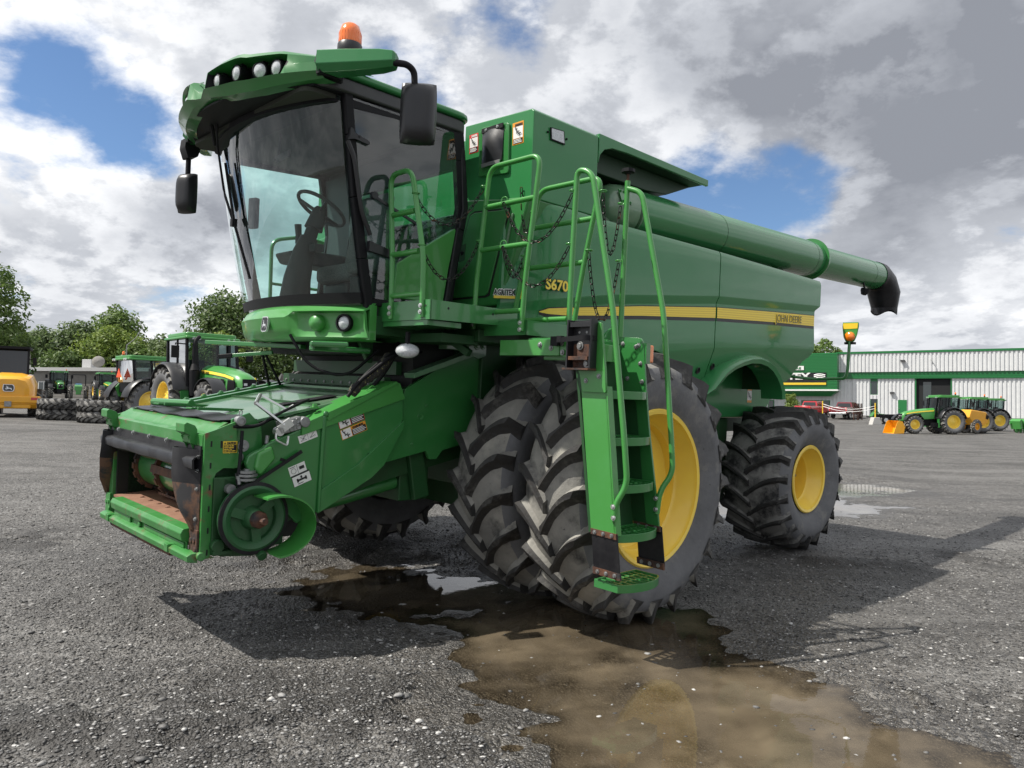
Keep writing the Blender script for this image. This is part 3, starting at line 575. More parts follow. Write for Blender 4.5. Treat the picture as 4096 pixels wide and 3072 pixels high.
# wipers
b = MB(); f = lambda y, z, o=.05: (wx(y, z)+o, y, z)
b.tube([f(-.33,3.56,.09), f(-.42,3.40,.08), f(-.44,3.05,.07), f(-.40,2.86)], .008, 6); b.tube([f(-.30,3.56,.09), f(-.39,3.42,.09), f(-.42,3.10,.08), f(-.38,2.86)], .007, 6)
b.tube([f(-.40,3.30,.04), f(-.37,2.84,.05), f(-.28,2.42,.04)], .011, 6); b.obox(f(-.385,2.85), ((1,0,0),(0,1,0),(0,0,1)), (.02,.02,.03)); b.tube([f(-.42,3.42,.10), f(-.36,3.57,.12)], .014, 6)
b.build('wiper', M['matt'], CAB)
# inside the cab
b = MB(); b.tube([(1.66,-.12,2.18),(1.64,-.12,2.45),(1.60,-.11,2.66),(1.56,-.105,2.78)], [.13,.105,.085,.07], 16); b.tube([(1.56,-.105,2.77),(1.53,-.10,2.88)], [.055,.05], 14); b.tube([(1.53,-.10,2.86),(1.49,-.09,2.99)], [.075,.06], 14); b.box(1.52,1.60,-.05,.06,2.66,2.72); cc = b.build('steering_column', M['inner'], CAB, smooth=60)
wn = Vector((-.50,.05,.86)).normalized(); wc = Vector((1.475,-.085,3.03)); wu = wn.orthogonal().normalized(); wv = wn.cross(wu)
b = MB(); ring = [wc+(wu*math.cos(2*math.pi*i/36)+wv*math.sin(2*math.pi*i/36))*.205 for i in range(36)]; b.tube(ring, .015, 8, closed=True)
for a in (R(30), R(150), R(270)): b.tube([wc-wn*.04, wc+(wu*math.cos(a)+wv*math.sin(a))*.2], .014, 6)
b.lathe([(0,.0),(.045,-.005),(.055,-.03),(.05,-.07)], wc, wn, 18); b.build('steering_wheel', M['inner'], cc, smooth=60)
b = MB(); b.box(.98,1.38,-.32,.20,2.45,2.60); b.build('driver_seat', M['seat'], CAB, bevel=.05, seg=3)
st_ = [o for o in CAB.children if o.name.startswith('driver_seat')][0]
b = MB(); b.prism([(1.02,2.58),(1.14,2.60),(1.03,3.20),(.97,3.25),(.93,3.2)], 'y', -.29, .17); b.build('backrest', M['seat'], st_, bevel=.04, seg=3); b = MB(); b.box(1.02,1.34,-.24,.12,2.19,2.45); b.build('seat_base', M['inner'], st_, bevel=.03)
b = MB(); b.box(1.22,1.52,.38,.74,2.46,2.58); b.build('instructor_seat', M['seat'], CAB, bevel=.045, seg=3); s2 = [o for o in CAB.children if o.name.startswith('instructor_seat')][0]
b = MB(); b.box(1.24,1.5,.42,.70,2.2,2.45); b.build('seat_base', M['inner'], s2, bevel=.02)
b = MB(); b.prism([(1.05,2.60),(1.55,2.62),(1.60,2.70),(1.5,2.73),(1.05,2.74)], 'y', -.62, -.36); b.build('armrest_console', M['grey'], CAB, bevel=.02)
b = MB(); b.tube([(1.48,-.45,2.72),(1.475,-.45,2.80)], .012, 8); b.tube([(1.475,-.45,2.79),(1.47,-.45,2.86),(1.48,-.45,2.95)], [.022,.026,.03], 12); b.build('hydro_lever', M['inner'], CAB)
b = MB(); b.obox((1.70,-.82,3.05), ((1,.3,0),(.3,-1,0),(0,0,1)), (.025,.045,.13)); b.build('monitor', M['inner'], CAB, bevel=.01)
b = MB(); b.tube(fillet([(1.9,.02,3.5),(1.9,.0,3.36),(1.92,-.02,3.30)], .04, 4), .01, 6); b.prism([(-.02,3.285),(.18,3.30),(.18,3.345),(-.02,3.33)], 'x', 1.90, 1.915); b.build('inside_mirror', M['inner'], CAB)
b = MB(); b.prism([(.96,2.2),(.965,2.6),(.92,3.0),(.97,3.5)]+[(.93,3.5),(.88,3.0),(.92,2.6),(.92,2.2)], 'y', -.93, -.55); b.box(.90,.95,-.9,.9,3.3,3.55); b.box(.90,.95,-.9,.9,2.2,2.62); b.build('rear_cab_wall', M['inner'], CAB)
b = MB(); b.grid([[(.925,-.56,2.6),(.925,.88,2.6)],[(.925,-.56,3.32),(.925,.88,3.32)]]); b.build('rear_window', M['back'], CAB, flip=False)
# handrail beyond the cab
b = MB(); b.tube(fillet([(1.35,-1.16,2.2),(1.35,-1.18,2.92),(1.05,-1.2,3.0),(.75,-1.2,2.98),(.72,-1.2,2.2)], .1, 5), .018, 8); b.tube([(1.35,-1.17,2.52),(.72,-1.2,2.52)], .014, 8); b.build('far_handrail', M['green'], H)
# ---- feeder house
F = bpy.data.objects.new('feeder_house', None); C.objects.link(F); F.parent = H
b = MB(); b.prism([(2.62,.58),(2.62,1.30),(1.1,1.66),(.5,1.75),(.5,1.15),(1.5,.95)], 'y', -.80, -.77); b.prism([(2.62,.58),(2.62,1.30),(1.1,1.66),(.5,1.75),(.5,1.15),(1.5,.95)], 'y', .77, .80)
b.prism([(2.62,.56),(2.62,.58),(1.5,.95),(.5,1.15),(.5,1.12),(1.5,.92)], 'y', -.8, .8); b.box(1.9,1.93,-.77,.77,.7,1.5); b.build('feeder_housing', M['dark'], F)
b = MB(); b.prism([(2.50,1.365),(2.50,1.345),(1.36,1.585),(1.36,1.605)], 'y', -.80, .80); b.build('feeder_top', M['deck'], F, bevel=.003)
b = MB()
for y in (-.80, -.62): b.prism([(2.30,1.40),(2.30,1.43),(1.38,1.63),(1.38,1.60)], 'y', y-.03, y+.03)
for k in range(6): x = 2.2-.14*k; b.bolt((x,-.8,1.45+.03*k),(0,0,1),.018,.02)
b.box(1.46,1.5,-.55,.5,1.59,1.61); b.bar((2.0,.40,1.475),(1.65,.52,1.55),.22,.008,(0,0,1),1); b.build('feeder_rib', [M['green'], M['matt']], F, bevel=.003)
b = MB(); b.box(1.28,1.34,-.86,.70,1.62,1.70); b.box(1.24,1.30,-.8,.7,1.5,1.64); b.box(1.05,1.25,-.85,.72,1.72,1.82)
for k in range(12): b.bolt((1.342,-.8+.13*k,1.645),(1,0,0),.008,.008,1)
b.build('feeder_crossbeam', [M['dark'], M['steel']], F, bevel=.004)
# front frame
b = MB()
side = [(2.72,.565),(2.72,1.315),(2.66,1.335),(2.60,1.36),(2.535,1.385),(2.515,1.20),(2.485,1.13),(2.50,1.105),(2.54,1.10),(2.60,1.105),(2.645,1.075),(2.662,1.03),(2.66,.58),(2.63,.565)]
b.prism(side, 'y', -.90, -.88); b.box(2.69,2.72,-.88,-.80,.57,1.31); b.build('frame_side', M['worn'], F, bevel=.004)
b = MB(); b.prism(side, 'y', .865, .885); b.box(2.69,2.72,.76,.865,.57,1.31)
for k in range(6):
    z = 1.27-.13*k; b.box(2.675,2.685,.8855,.8865,z-.035,z+.0,1)
b.prism(fillet([(2.625,1.27),(2.625,1.225),(2.612,1.225),(2.612,1.27),(2.625,1.27)], .006, 2), 'y', .8852, .8862, 1)
fr = b.build('frame_side', [M['worn'], M['pit']], F, bevel=.004)
b = MB(); b.prism([(2.725,1.215),(2.725,1.305),(2.67,1.318),(2.655,1.335),(2.585,1.378),(2.57,1.378),(2.64,1.325),(2.66,1.30),(2.71,1.29),(2.71,1.215)], 'y', -.885, .862); b.build('top_beam', M['worn'], fr, bevel=.004)
b = MB(); rows = [[(lerp(2.60,2.36,i/4), lerp(-.84,.80,j/14), 1.386+.006*math.sin(j*1.9+i)+.004*math.sin(j*.7)+.004*i) for j in range(15)] for i in range(5)]; b.shell(rows, (0,0,-.006)); b.build('rubber_mat', M['rubber'], fr, smooth=60)
for y in (-.80, .70):
    b = MB(); b.prism([(2.72,1.23),(2.76,1.25),(2.765,1.295),(2.80,1.315),(2.80,1.365),(2.785,1.375),(2.735,1.355),(2.72,1.33)], 'y', y-.07, y+.07)
    b.prism([(2.72,1.18),(2.775,1.29),(2.72,1.30)], 'y', y-.055, y-.045); b.prism([(2.72,1.18),(2.775,1.29),(2.72,1.30)], 'y', y+.045, y+.055); b.build('hook', M['worn'], fr, bevel=.004)
# rubber seal round the mouth
b = MB()
def sl(y, z):   # bulge
    return 2.725+.075*max(0, 1-((z-1.13)/.09)**2)**.5 if z > 1.04 else 2.725
rows = []
for j in range(29):
    y = lerp(-.92,.86,j/28); w_ = .002*math.sin(j*1.3)+(.009 if j % 7 == 3 else 0)
    rows.append([(2.727,y,1.238),(2.733,y,1.235),(2.735+w_*.3,y,1.180),(2.772+w_,y,1.170),(2.784+w_,y,1.155),(2.779+w_*.5,y,1.105+.003*math.sin(j*.8)),(2.742,y,1.085+.004*math.sin(j*.8))])
b.shell(rows, (-.012,0,0)); b.build('seal_top', M['rubber'], fr, smooth=50)
for s, yo, w0 in ((1,.86,.36), (-1,-.92,.13)):
    rows = []
    for k in range(15):
        t = k/14; z = lerp(1.215,.735,t); wd = w0*interp(t, [(0,1),(.3,.95),(.6,.72),(.8,.45),(1,.28)]); dep = .07*interp(t, [(0,.9),(.4,1.1),(.75,.9),(1,.15)])
        rows.append([(2.727,yo,z),(2.735+dep*.25,yo-s*.05,z),(2.735+dep*.8,yo-s*wd*.45,z),(2.735+dep*.95,yo-s*wd*.75,z-.005),(2.735+dep*.55,yo-s*wd*.97,z-.008),(2.72,yo-s*wd,z-.01),(2.66,yo-s*wd*.97,z-.01)])
    q = MB(); q.shell(rows, (-.008,0,0)); q.m = [1 if (sum(q.v[i][2] for i in f)/len(f)) < 1.0 else 0 for f in q.f]
    q.build('seal_flap', [M['rubber'], M['rubrust']], fr, smooth=50)
b = MB()
for y in (-.62,-.30,.02,.34): b.bolt((2.745,y,1.232),(1,0,.2),.011,.012)
for z in (1.17,1.09,.98,.80): b.bolt((2.735,.835,z),(1,.2,0),.009,.012)
for z in (1.16,): b.bolt((2.735,-.9,z),(1,-.2,0),.009,.012)
b.build('seal_bolt', M['steel'], fr)
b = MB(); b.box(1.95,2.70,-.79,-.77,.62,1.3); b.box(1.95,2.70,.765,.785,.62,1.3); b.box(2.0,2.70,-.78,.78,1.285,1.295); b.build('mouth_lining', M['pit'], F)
b = MB(); dc = (2.44,0,.955); b.tube([(2.44,-.70,.955),(2.44,.72,.955)], .155, 36); dr_ = b.build('feed_drum', M['green'], F)
b = MB()
for y in (-.66,-.22,.22,.64): b.lathe([(.157,-.022),(.178,-.02),(.178,.02),(.157,.022)], (2.44,y,.955), (0,1,0), 24)
for y in (-.66,-.22,.22,.64):
    for k in range(16): a = k*math.pi/8; b.obox((2.44+math.cos(a)*.18,y,.955+math.sin(a)*.18), ((-math.sin(a),0,math.cos(a)),(0,1,0),(math.cos(a),0,math.sin(a))), (.022,.018,.008))
b.build('feeder_chain', M['rusty'], dr_)
b = MB()
for a, y0, y1 in ((R(8),-.24,.68), (R(-75),-.42,.25), (R(95),-.66,.66)):
    c_ = Vector((2.44+math.cos(a)*.195,(y0+y1)/2,.955+math.sin(a)*.195)); b.obox(c_, ((-math.sin(a),0,math.cos(a)),(0,1,0),(math.cos(a),0,math.sin(a))), (.028,(y1-y0)/2,.008))
b.build('feeder_slat', M['rusty'], dr_)
b = MB(); b.prism([(2.72,.715),(2.72,.73),(2.45,.745),(2.1,.76),(2.1,.74)], 'y', -.76, .76)
for k in range(7): b.bolt((2.60,-.5+.17*k,.738),(0,0,1),.012,.006)
b.build('floor_plate', M['floor'], F)
b = MB(); b.prism([(2.70,.64),(2.775,.655),(2.785,.70),(2.77,.728),(2.70,.735)], 'y', -.62, .74); b.prism([(2.745,.655),(2.745,.58),(2.73,.58),(2.73,.655)], 'y', -.60, .73); b.box(2.745,2.76,-.60,-.25,.60,.655); b.box(2.745,2.757,.02,.72,.605,.64); b.cyl((2.745,-.06,.625),(2.765,-.06,.625),.02,n=10); b.build('feeder_lip', M['worn'], fr, bevel=.006)
b = MB(); b.prism([(2.73,.545),(2.79,.555),(2.795,.59),(2.77,.605),(2.73,.605)], 'y', -.82, .88); b.prism([(2.73,.525),(2.775,.53),(2.78,.55),(2.73,.55)], 'y', -.62, .55, 1); b.box(2.74,2.80,.52,.58,.56,.61); b.box(2.74,2.80,-.66,-.60,.56,.61); b.cyl((2.72,.87,.585),(2.72,.91,.585),.025)
b.build('bottom_beam', [M['worn'], M['rusty']], fr, bevel=.004)
for s, y0, y1 in ((1,.745,.865), (-1,-.90,-.80)):
    b = MB(); b.box(2.72,2.735,y0,y1,.57,.735); yy = (y0+y1)/2
    for z, dy in ((.665,-.025),(.67,.02),(.615,.035)): b.lathe([(.018,0),(.018,.006),(.009,.007),(.0,.006)], (2.735,yy+dy,z), (1,0,0), 14)
    b.build('corner_plate', M['rusty'] if s > 0 else M['worn'], fr, bevel=.003)
d = decal('caution_label', fr, (2.610,.886,1.195), (-1,0,0), (0,0,1), .088, .072, [(0,1,0,1,2), (.04,.96,.05,.70,1)], WM)
text('lettering', 'CAUTION', M['blackp'], d, (2.588,.8885,1.249), (-1,0,0), (0,0,1), .018, bold=.0014, width=.058, depth=.0002)
b = MB(); b.add([(2.606,.8885,1.249),(2.592,.8885,1.249),(2.599,.8885,1.262)], [(0,1,2)]); b.build('hazard_triangle', M['blackp'], d, flip=False, smooth=0)
text('lettering', 'Header can tilt.\nAvoid crushing\ninjuries. Stay\nclear when engine\nis running.', M['yprint'], d, (2.604,.8885,1.236), (-1,0,0), (0,0,1), .0102, bold=.0005, depth=.0002, width=.072)
b = MB(); b.prism(rrect(2.535,2.615,1.135,1.215,.02), 'y', .70, .70); 
# drive side: latch plate, pulley, hood
b = MB(); b.prism([(2.55,1.40),(2.44,1.44),(2.36,1.36),(2.34,1.18),(2.42,1.12),(2.55,1.14)], 'y', .84, .862); b.build('latch_plate', M['green'], F, bevel=.004)
b = MB(); b.cyl((2.475,.862,1.235),(2.475,.872,1.235),.036,n=22); b.bolt((2.475,.872,1.235),(0,1,0),.018,.022); b.cyl((2.50,.862,1.165),(2.50,.87,1.165),.03,n=20); b.cyl((2.51,.86,1.39),(2.51,.905,1.39),.03,n=18); b.lathe([(.03,0),(.018,.003),(.018,-.03)], (2.51,.905,1.39), (0,1,0), 18)
b.tube(fillet([(2.505,.89,1.41),(2.50,.89,1.455),(2.52,.89,1.455),(2.515,.89,1.41)], .015, 4), .003, 6); b.build('latch_bolt', M['steel'], F)
b = MB(); b.box(2.2,2.66,.80,.90,.60,1.05); b.prism([(2.66,.60),(2.60,.57),(2.40,.55),(2.25,.60),(2.3,.9),(2.6,1.05)], 'y', .88, .90); b.cyl((2.63,.88,.64),(2.63,.93,.64),.04,n=16); b.box(2.42,2.66,.86,.93,.585,.61); b.cyl((2.38,.9,.60),(2.38,1.0,.56),.03,n=12); b.build('drive_housing', M['dark'], F, bevel=.006)
pc = (2.435,.925,.80); b = MB()
b.lathe([(.06,.0),(.20,.0),(.215,.01),(.215,.03),(.195,.04),(.195,.05),(.20,.06),(.185,.07),(.16,.06),(.145,.045)], pc, (0,1,0), 48, 0)
b.lathe([(.145,.045),(.14,.02),(.075,.02),(.065,.05),(.06,.09),(.052,.10)], pc, (0,1,0), 32, 0)
for a in (R(20),R(140),R(260)): b.obox((pc[0]+math.cos(a)*.105,pc[1]+.035,pc[2]+math.sin(a)*.105), ((math.cos(a),0,math.sin(a)),(0,1,0),(-math.sin(a),0,math.cos(a))), (.045,.016,.028))
pu = b.build('drive_pulley', M['dull'], F, smooth=40)
b = MB(); b.lathe([(.200,.038),(.222,.04),(.222,.058),(.200,.06)], pc, (0,1,0), 48); b.bar((pc[0]+.02,pc[1]+.05,pc[2]+.212),(pc[0]-.3,pc[1]+.05,pc[2]+.40),.02,.014,(0,1,0)); b.build('drive_belt', M['rubber'], pu)
b = MB(); b.lathe([(0,.20),(.02,.20),(.022,.15),(.028,.148),(.05,.135),(.055,.11),(.053,.095),(.045,.09),(.042,.10),(.03,.10)], pc, (0,1,0), 8); b.build('splined_shaft', M['rusty'], pu)
b = MB()
for k, (r_, z_) in enumerate(((.06,1.03),(.065,1.055),(.055,1.075))): b.cyl((2.475,.93,z_),(2.475,.93,z_+.014),r_,n=20)
b.cyl((2.475,.93,1.02),(2.475,.93,1.10),.02); b.cyl((2.57,.90,.98),(2.57,.94,.98),.03,n=14)
b.build('belt_tensioner', M['steel'], F)
b = MB(); b.tube(fillet([(2.50,.90,1.33),(2.52,.93,1.15),(2.54,.95,1.02),(2.52,.95,.985)], .05, 4), .011, 8, 0); b.cyl((2.535,.945,1.06),(2.53,.95,1.01),.014,n=10,m=1)
b.tube(fillet([(2.55,.88,1.355),(2.40,.92,1.36),(2.30,.90,1.42),(2.10,.85,1.50),(1.95,.7,1.52)], .08, 4), .010, 8, 0); b.tube(fillet([(2.55,.86,1.35),(2.40,.90,1.35),(2.28,.88,1.42),(2.05,.8,1.51)], .08, 4), .008, 8, 0)
b.build('hydraulic_hose', [M['matt'], M['steel']], F, smooth=60)
# large side shield with ribs and hood
Y0 = .945
out = [(2.475,1.175),(2.44,1.20),(2.38,1.225),(2.36,1.25),(2.20,1.315),(2.13,1.345),(1.94,1.415),(1.55,1.58),(1.39,1.645),(1.335,1.62),(1.325,1.40),(1.335,1.385),(1.475,1.105),(1.585,1.01),(1.985,.80),(2.02,.775),(2.13,.73),(2.20,.80),(2.30,.90),(2.40,.945),(2.455,.945),(2.47,.98),(2.455,1.03),(2.465,1.08),(2.49,1.13)]
b = MB(); b.prism(out, 'y', Y0-.04, Y0); b.prism([(1.985,1.43),(1.955,1.435),(1.975,.79),(2.0,.785)], 'y', Y0, Y0+.022); b.cyl((1.965,Y0+.005,1.44),(1.965,Y0+.028,1.44),.02,n=14)
ls = b.build('feeder_shield', M['green'], F, bevel=.012)
b = MB(); b.prism([(1.97,.965),(1.97,.94),(1.70,1.095),(1.335,1.39),(1.33,1.35),(1.49,1.08),(1.585,1.0),(1.985,.79),(1.99,.80)], 'y', Y0, Y0+.018); b.build('shield_fold', M['green'], ls, bevel=.014)
b = MB(); b.lathe([(.02,.0),(.028,.003),(.028,-.004)], (1.60,Y0,1.145), (0,1,0), 20); b.cyl((1.60,Y0-.002,1.145),(1.60,Y0+.004,1.145),.022,n=16,m=1); b.obox((2.245,Y0,1.145), ((1,0,.4),(0,1,0),(-.4,0,1)), (.022,.003,.010),1); b.build('shield_latch', [M['dark'], M['pit']], ls)
rows = []   # quarter hood over the pulley
for k in range(21):
    a = lerp(R(98), R(-112), k/20); r_ = .262+.03*(k/20)
    cx_, cz_ = 2.375, .765
    rows.append([(cx_+math.cos(a+math.pi)*-1*0+(-math.cos(a))*r_*-1*-1, y, cz_+math.sin(a)*r_*.88) for y in (Y0-.03, Y0+.05, Y0+.16, Y0+.20)])
rows = [[(2.345-math.cos(lerp(R(110),R(-88),k/20))*(.245), y, .755+math.sin(lerp(R(110),R(-88),k/20))*(.185)) for y in (Y0-.03,Y0+.06,Y0+.165,Y0+.19)] for k in range(21)]
b = MB(); b.shell(rows, (0,0,.012)); b.build('pulley_hood', M['bright'], ls, smooth=60)
b = MB(); b.prism([(2.13,1.30),(2.13,1.36),(2.10,1.385),(1.42,1.665),(1.38,1.66),(1.33,1.55)], 'y', .72, Y0+.015); b.prism([(1.95,1.395),(1.95,1.452),(1.42,1.672),(1.40,1.66)], 'y', .74, Y0+.025); b.bolt((1.98,.84,1.47),(0,0,1),.02,.03); b.tube(fillet([(1.62,.90,1.60),(1.57,.90,1.64),(1.54,.90,1.62)], .02, 3), .004, 6)
b.build('feeder_cover', M['bright'], F, bevel=.016, seg=3)
b = MB(); b.prism([(2.33,1.24),(2.42,1.20),(2.44,1.10),(2.40,1.05),(2.30,1.16)], 'y', .90, .97); b.build('shield_step', M['bright'], ls, bevel=.02, seg=3)
n_ = (-1,0,.45)
tu, tv = Vector((-1,0,.36)).normalized(), Vector((.36,0,1)).normalized()
d = decal('danger_label', ls, (1.845,Y0,1.335), tu, tv, .205, .085, [(0,1,0,1,4), (.02,.44,.03,.97,0), (.46,.98,.03,.70,1)]+lines(.49,.96,.06,.68,5,0), WM)
text('lettering', 'DANGER', M['white'], d, Vector((1.845,Y0+.0035,1.335))+tu*.098+tv*.063, tu, tv, .022, bold=.001, width=.095, depth=.0002); figure(d, Vector((1.845,Y0,1.335))+tu*.01+tv*.005, tu, tv, .07)
d = decal('warning_label', ls, (1.822,Y0,1.262), tu, tv, .205, .068, [(0,1,0,1,3), (.02,.40,.04,.96,0), (.42,.98,.05,.68,1)]+lines(.45,.96,.10,.66,4,0), WM)
text('lettering', 'WARNING', M['blackp'], d, Vector((1.822,Y0+.0035,1.262))+tu*.095+tv*.049, tu, tv, .018, bold=.001, width=.09, depth=.0002); figure(d, Vector((1.822,Y0,1.262))+tu*.01+tv*.003, tu, tv, .06)
d = decal('instruction_label', ls, (2.135,Y0,1.245), tu, tv, .135, .05, [(0,1,0,1,0), (.495,.505,0,1,1), (.08,.42,.2,.22,1), (.58,.92,.25,.27,1)], WM); 
b = MB(); o = Vector((2.135,Y0+.004,1.245))
for p, q in (((.08,.2),(.40,.8)), ((.08,.8),(.40,.2)), ((.58,.25),(.85,.8)), ((.2,.3),(.3,.7)), ((.58,.25),(.9,.45))): b.bar(o+tu*.135*p[0]+tv*.05*p[1], o+tu*.135*q[0]+tv*.05*q[1], .002, .0004, (0,1,0))
b.build('pictogram', M['blackp'], d, smooth=0)
d = decal('belt_label', ls, (2.19,Y0,1.035), tu, tv, .12, .062, [(0,1,0,1,0), (.49,.51,.05,.95,1), (.08,.4,.82,.88,1)], WM)
b = MB(); o = Vector((2.19,Y0+.004,1.035)); b.lathe([(.016,-.0003),(.018,-.0003),(.018,.0003),(.016,.0003)], o+tu*.03+tv*.027, (0,1,0), 16); b.obox(o+tu*.09+tv*.032, (tu,tv,(0,1,0)), (.018,.010,.0003)); b.build('pictogram', M['blackp'], d, smooth=0)
d = decal('drive_label', ls, (2.16,Y0,.965), tu, tv, .13, .075, [(0,1,0,1,1), (.015,.985,.02,.86,0)], WM)
b = MB(); o = Vector((2.16,Y0+.004,.965)); b.obox(o+tu*.065+tv*.034, (tu,tv,(0,1,0)), (.035,.006,.0003)); b.obox(o+tu*.035+tv*.034, (tu,tv,(0,1,0)), (.006,.012,.0003)); b.obox(o+tu*.095+tv*.034, (tu,tv,(0,1,0)), (.006,.012,.0003)); b.obox(o+tu*.065+tv*.05, (tu,tv,(0,1,0)), (.006,.008,.0003)); b.obox(o+tu*.05+tv*.012, (tu,tv,(0,1,0)), (.02,.002,.0003)); b.build('pictogram', M['blackp'], d, smooth=0)
# multi-coupler with handle
b = MB(); cu_, cv_ = Vector((-1,0,.25)).normalized(), Vector((.25,0,1)).normalized(); co = Vector((2.20,.92,1.365))
b.obox(co, (cu_,cv_,(0,1,0)), (.075,.042,.03))
for i, j, r_ in ((-.05,.02,.018),(-.045,-.022,.016),(-.005,-.024,.016),(.045,-.02,.018),(.048,.02,.018)): b.lathe([(r_,.0),(r_,.006),(r_*.7,.004),(0,.004)], co+cu_*i+cv_*j+Vector((0,.03,0)), (0,1,0), 16)
b.cyl(co+cu_*.0+cv_*.018+Vector((0,.03,0)), co+cv_*.018+Vector((0,.075,0)), .02, n=16); b.cyl(co+cu_*.09, co+cu_*.09+Vector((0,.05,0)), .035, n=18); cp = b.build('multi_coupler', M['steel'], F, bevel=.006)
b = MB(); b.bar((2.42,.90,1.50),(2.27,.99,1.37),.012,.03,(0,1,0)); b.bar((2.28,.66,1.545),(2.12,.76,1.445),.012,.03,(0,1,0)); b.obox((2.265,.99,1.365), ((1,0,-.7),(0,1,0),(.7,0,1)), (.05,.01,.028)); b.obox((2.12,.76,1.44), ((1,0,-.7),(0,1,0),(.7,0,1)), (.05,.01,.028)); b.tube([(2.42,.90,1.50),(2.28,.66,1.545)], .014, 10); b.cyl((2.30,.95,1.33),(2.30,1.0,1.33),.028); b.tube(fillet([(2.32,.99,1.33),(2.33,1.0,1.28),(2.25,1.0,1.24),(2.24,.99,1.30)], .02, 3), .007, 6); b.build('coupler_handle', M['chrome'], cp)
b = MB(); b.cyl((2.345,.92,1.30),(2.36,.93,1.18),.012,n=10,m=0); b.cyl((2.35,.925,1.25),(2.358,.93,1.19),.016,n=10,m=1); b.build('coupler_plug', [M['steel'], M['matt']], cp)
b = MB()
for yy, x0 in ((-.25,2.68),(.35,2.60)): b.bar((2.62,yy,1.44),(2.15,yy-.22,1.42),.05,.012); b.bar((2.58,yy+.05,1.44),(2.15,yy-.14,1.42),.012,.02)
b.tube([(2.45,-.8,1.43),(2.35,-.3,1.44)], .03, 10); b.build('latch_arm', M['green'], F, bevel=.003)
# ---- axle, struts and pipes under the machine
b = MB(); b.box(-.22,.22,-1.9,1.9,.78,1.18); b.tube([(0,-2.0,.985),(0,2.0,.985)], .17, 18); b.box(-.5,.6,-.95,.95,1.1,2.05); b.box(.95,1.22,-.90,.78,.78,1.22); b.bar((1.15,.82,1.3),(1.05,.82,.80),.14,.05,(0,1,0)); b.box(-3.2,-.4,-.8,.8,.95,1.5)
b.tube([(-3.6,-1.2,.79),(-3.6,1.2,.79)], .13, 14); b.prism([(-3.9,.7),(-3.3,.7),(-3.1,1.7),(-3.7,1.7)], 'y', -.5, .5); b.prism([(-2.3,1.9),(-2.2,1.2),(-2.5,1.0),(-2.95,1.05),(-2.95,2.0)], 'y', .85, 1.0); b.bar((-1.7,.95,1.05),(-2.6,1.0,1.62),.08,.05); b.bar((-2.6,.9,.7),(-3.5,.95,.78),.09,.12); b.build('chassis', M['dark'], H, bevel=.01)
b = MB(); b.tube([(2.0,-.62,.75),(1.2,-.7,.92)], .055, 14); b.build('lift_cylinder', M['green'], H)
b = MB(); b.tube([(1.98,.62,.75),(1.55,.66,.84),(1.2,.7,.92)], .055, 14); b.tube([(2.3,.62,.68),(1.98,.62,.75)], .03, 12); b.tube(fillet([(1.55,.7,.92),(1.55,.74,1.02),(1.42,.76,1.06),(1.2,.78,1.0)], .05, 4), .014, 8); b.build('lift_cylinder', M['green'], H)
b = MB(); b.prism([(1.335,1.50),(1.30,1.62),(1.07,1.745),(.85,1.86),(.62,1.955),(.30,1.965),(.28,1.30),(.93,1.165),(.985,1.10),(1.05,1.10),(1.085,1.165),(1.46,1.09),(1.33,1.38)], 'y', .885, .915)
b.bolt((1.22,.915,1.22),(0,1,0),.01,.012); b.bolt((1.10,.915,1.50),(0,1,0),.01,.012); b.lathe([(.03,.0),(.03,.004),(.02,.003),(0,-.004)], (1.15,.915,1.42), (0,1,0), 18)
b.build('inner_side_plate', M['green'], H, bevel=.008)
b = MB(); b.prism([(1.30,1.70),(1.31,1.735),(.76,1.925),(.74,1.89)], 'y', .90, 1.02); b.prism([(.80,2.03),(.62,2.03),(.62,1.90),(.70,1.87),(.80,1.90)], 'y', 1.0, 1.02); b.bolt((.72,1.02,1.97),(0,1,0),.02,.02); b.bolt((.66,1.02,1.97),(0,1,0),.016,.02); b.box(.62,1.0,.9,1.0,1.93,2.03); b.build('support_rail', M['deck'], H, bevel=.004)
b = MB(); b.box(1.0,1.6,-.9,.95,1.99,2.12); b.box(.6,1.0,.2,1.35,1.98,2.07); b.prism([(1.62,2.10),(1.42,2.10),(1.42,1.80),(1.46,1.80)], 'y', .62, .66); b.prism([(1.62,1.99),(1.0,1.99),(.98,1.84),(1.1,1.84)], 'y', .2, .25); b.build('cab_base', M['dark'], H, bevel=.006)
b = MB(); b.bar((2.08,.92,1.895),(1.86,1.02,1.90),.12,.035); b.bar((2.06,.90,1.87),(1.55,.80,1.88),.05,.04); b.build('service_step', M['green'], H, bevel=.012)
b = MB(); b.bar((1.98,-.96,1.93),(1.62,.0,1.91),.08,.035); b.bar((1.95,-.6,1.82),(1.72,-.32,1.86),.03,.03); b.obox((1.972,-.62,1.815), ((-.23,.28,.04),(.28,.23,0),(0,0,1)), (.06,.018,.018),1); b.bar((1.75,-.4,1.86),(1.6,-.4,1.6),.02,.02,m=1); b.bar((1.6,-.75,1.86),(1.5,-.78,1.55),.02,.02,m=1); b.build('far_step', [M['green'], M['matt']], H, bevel=.006)
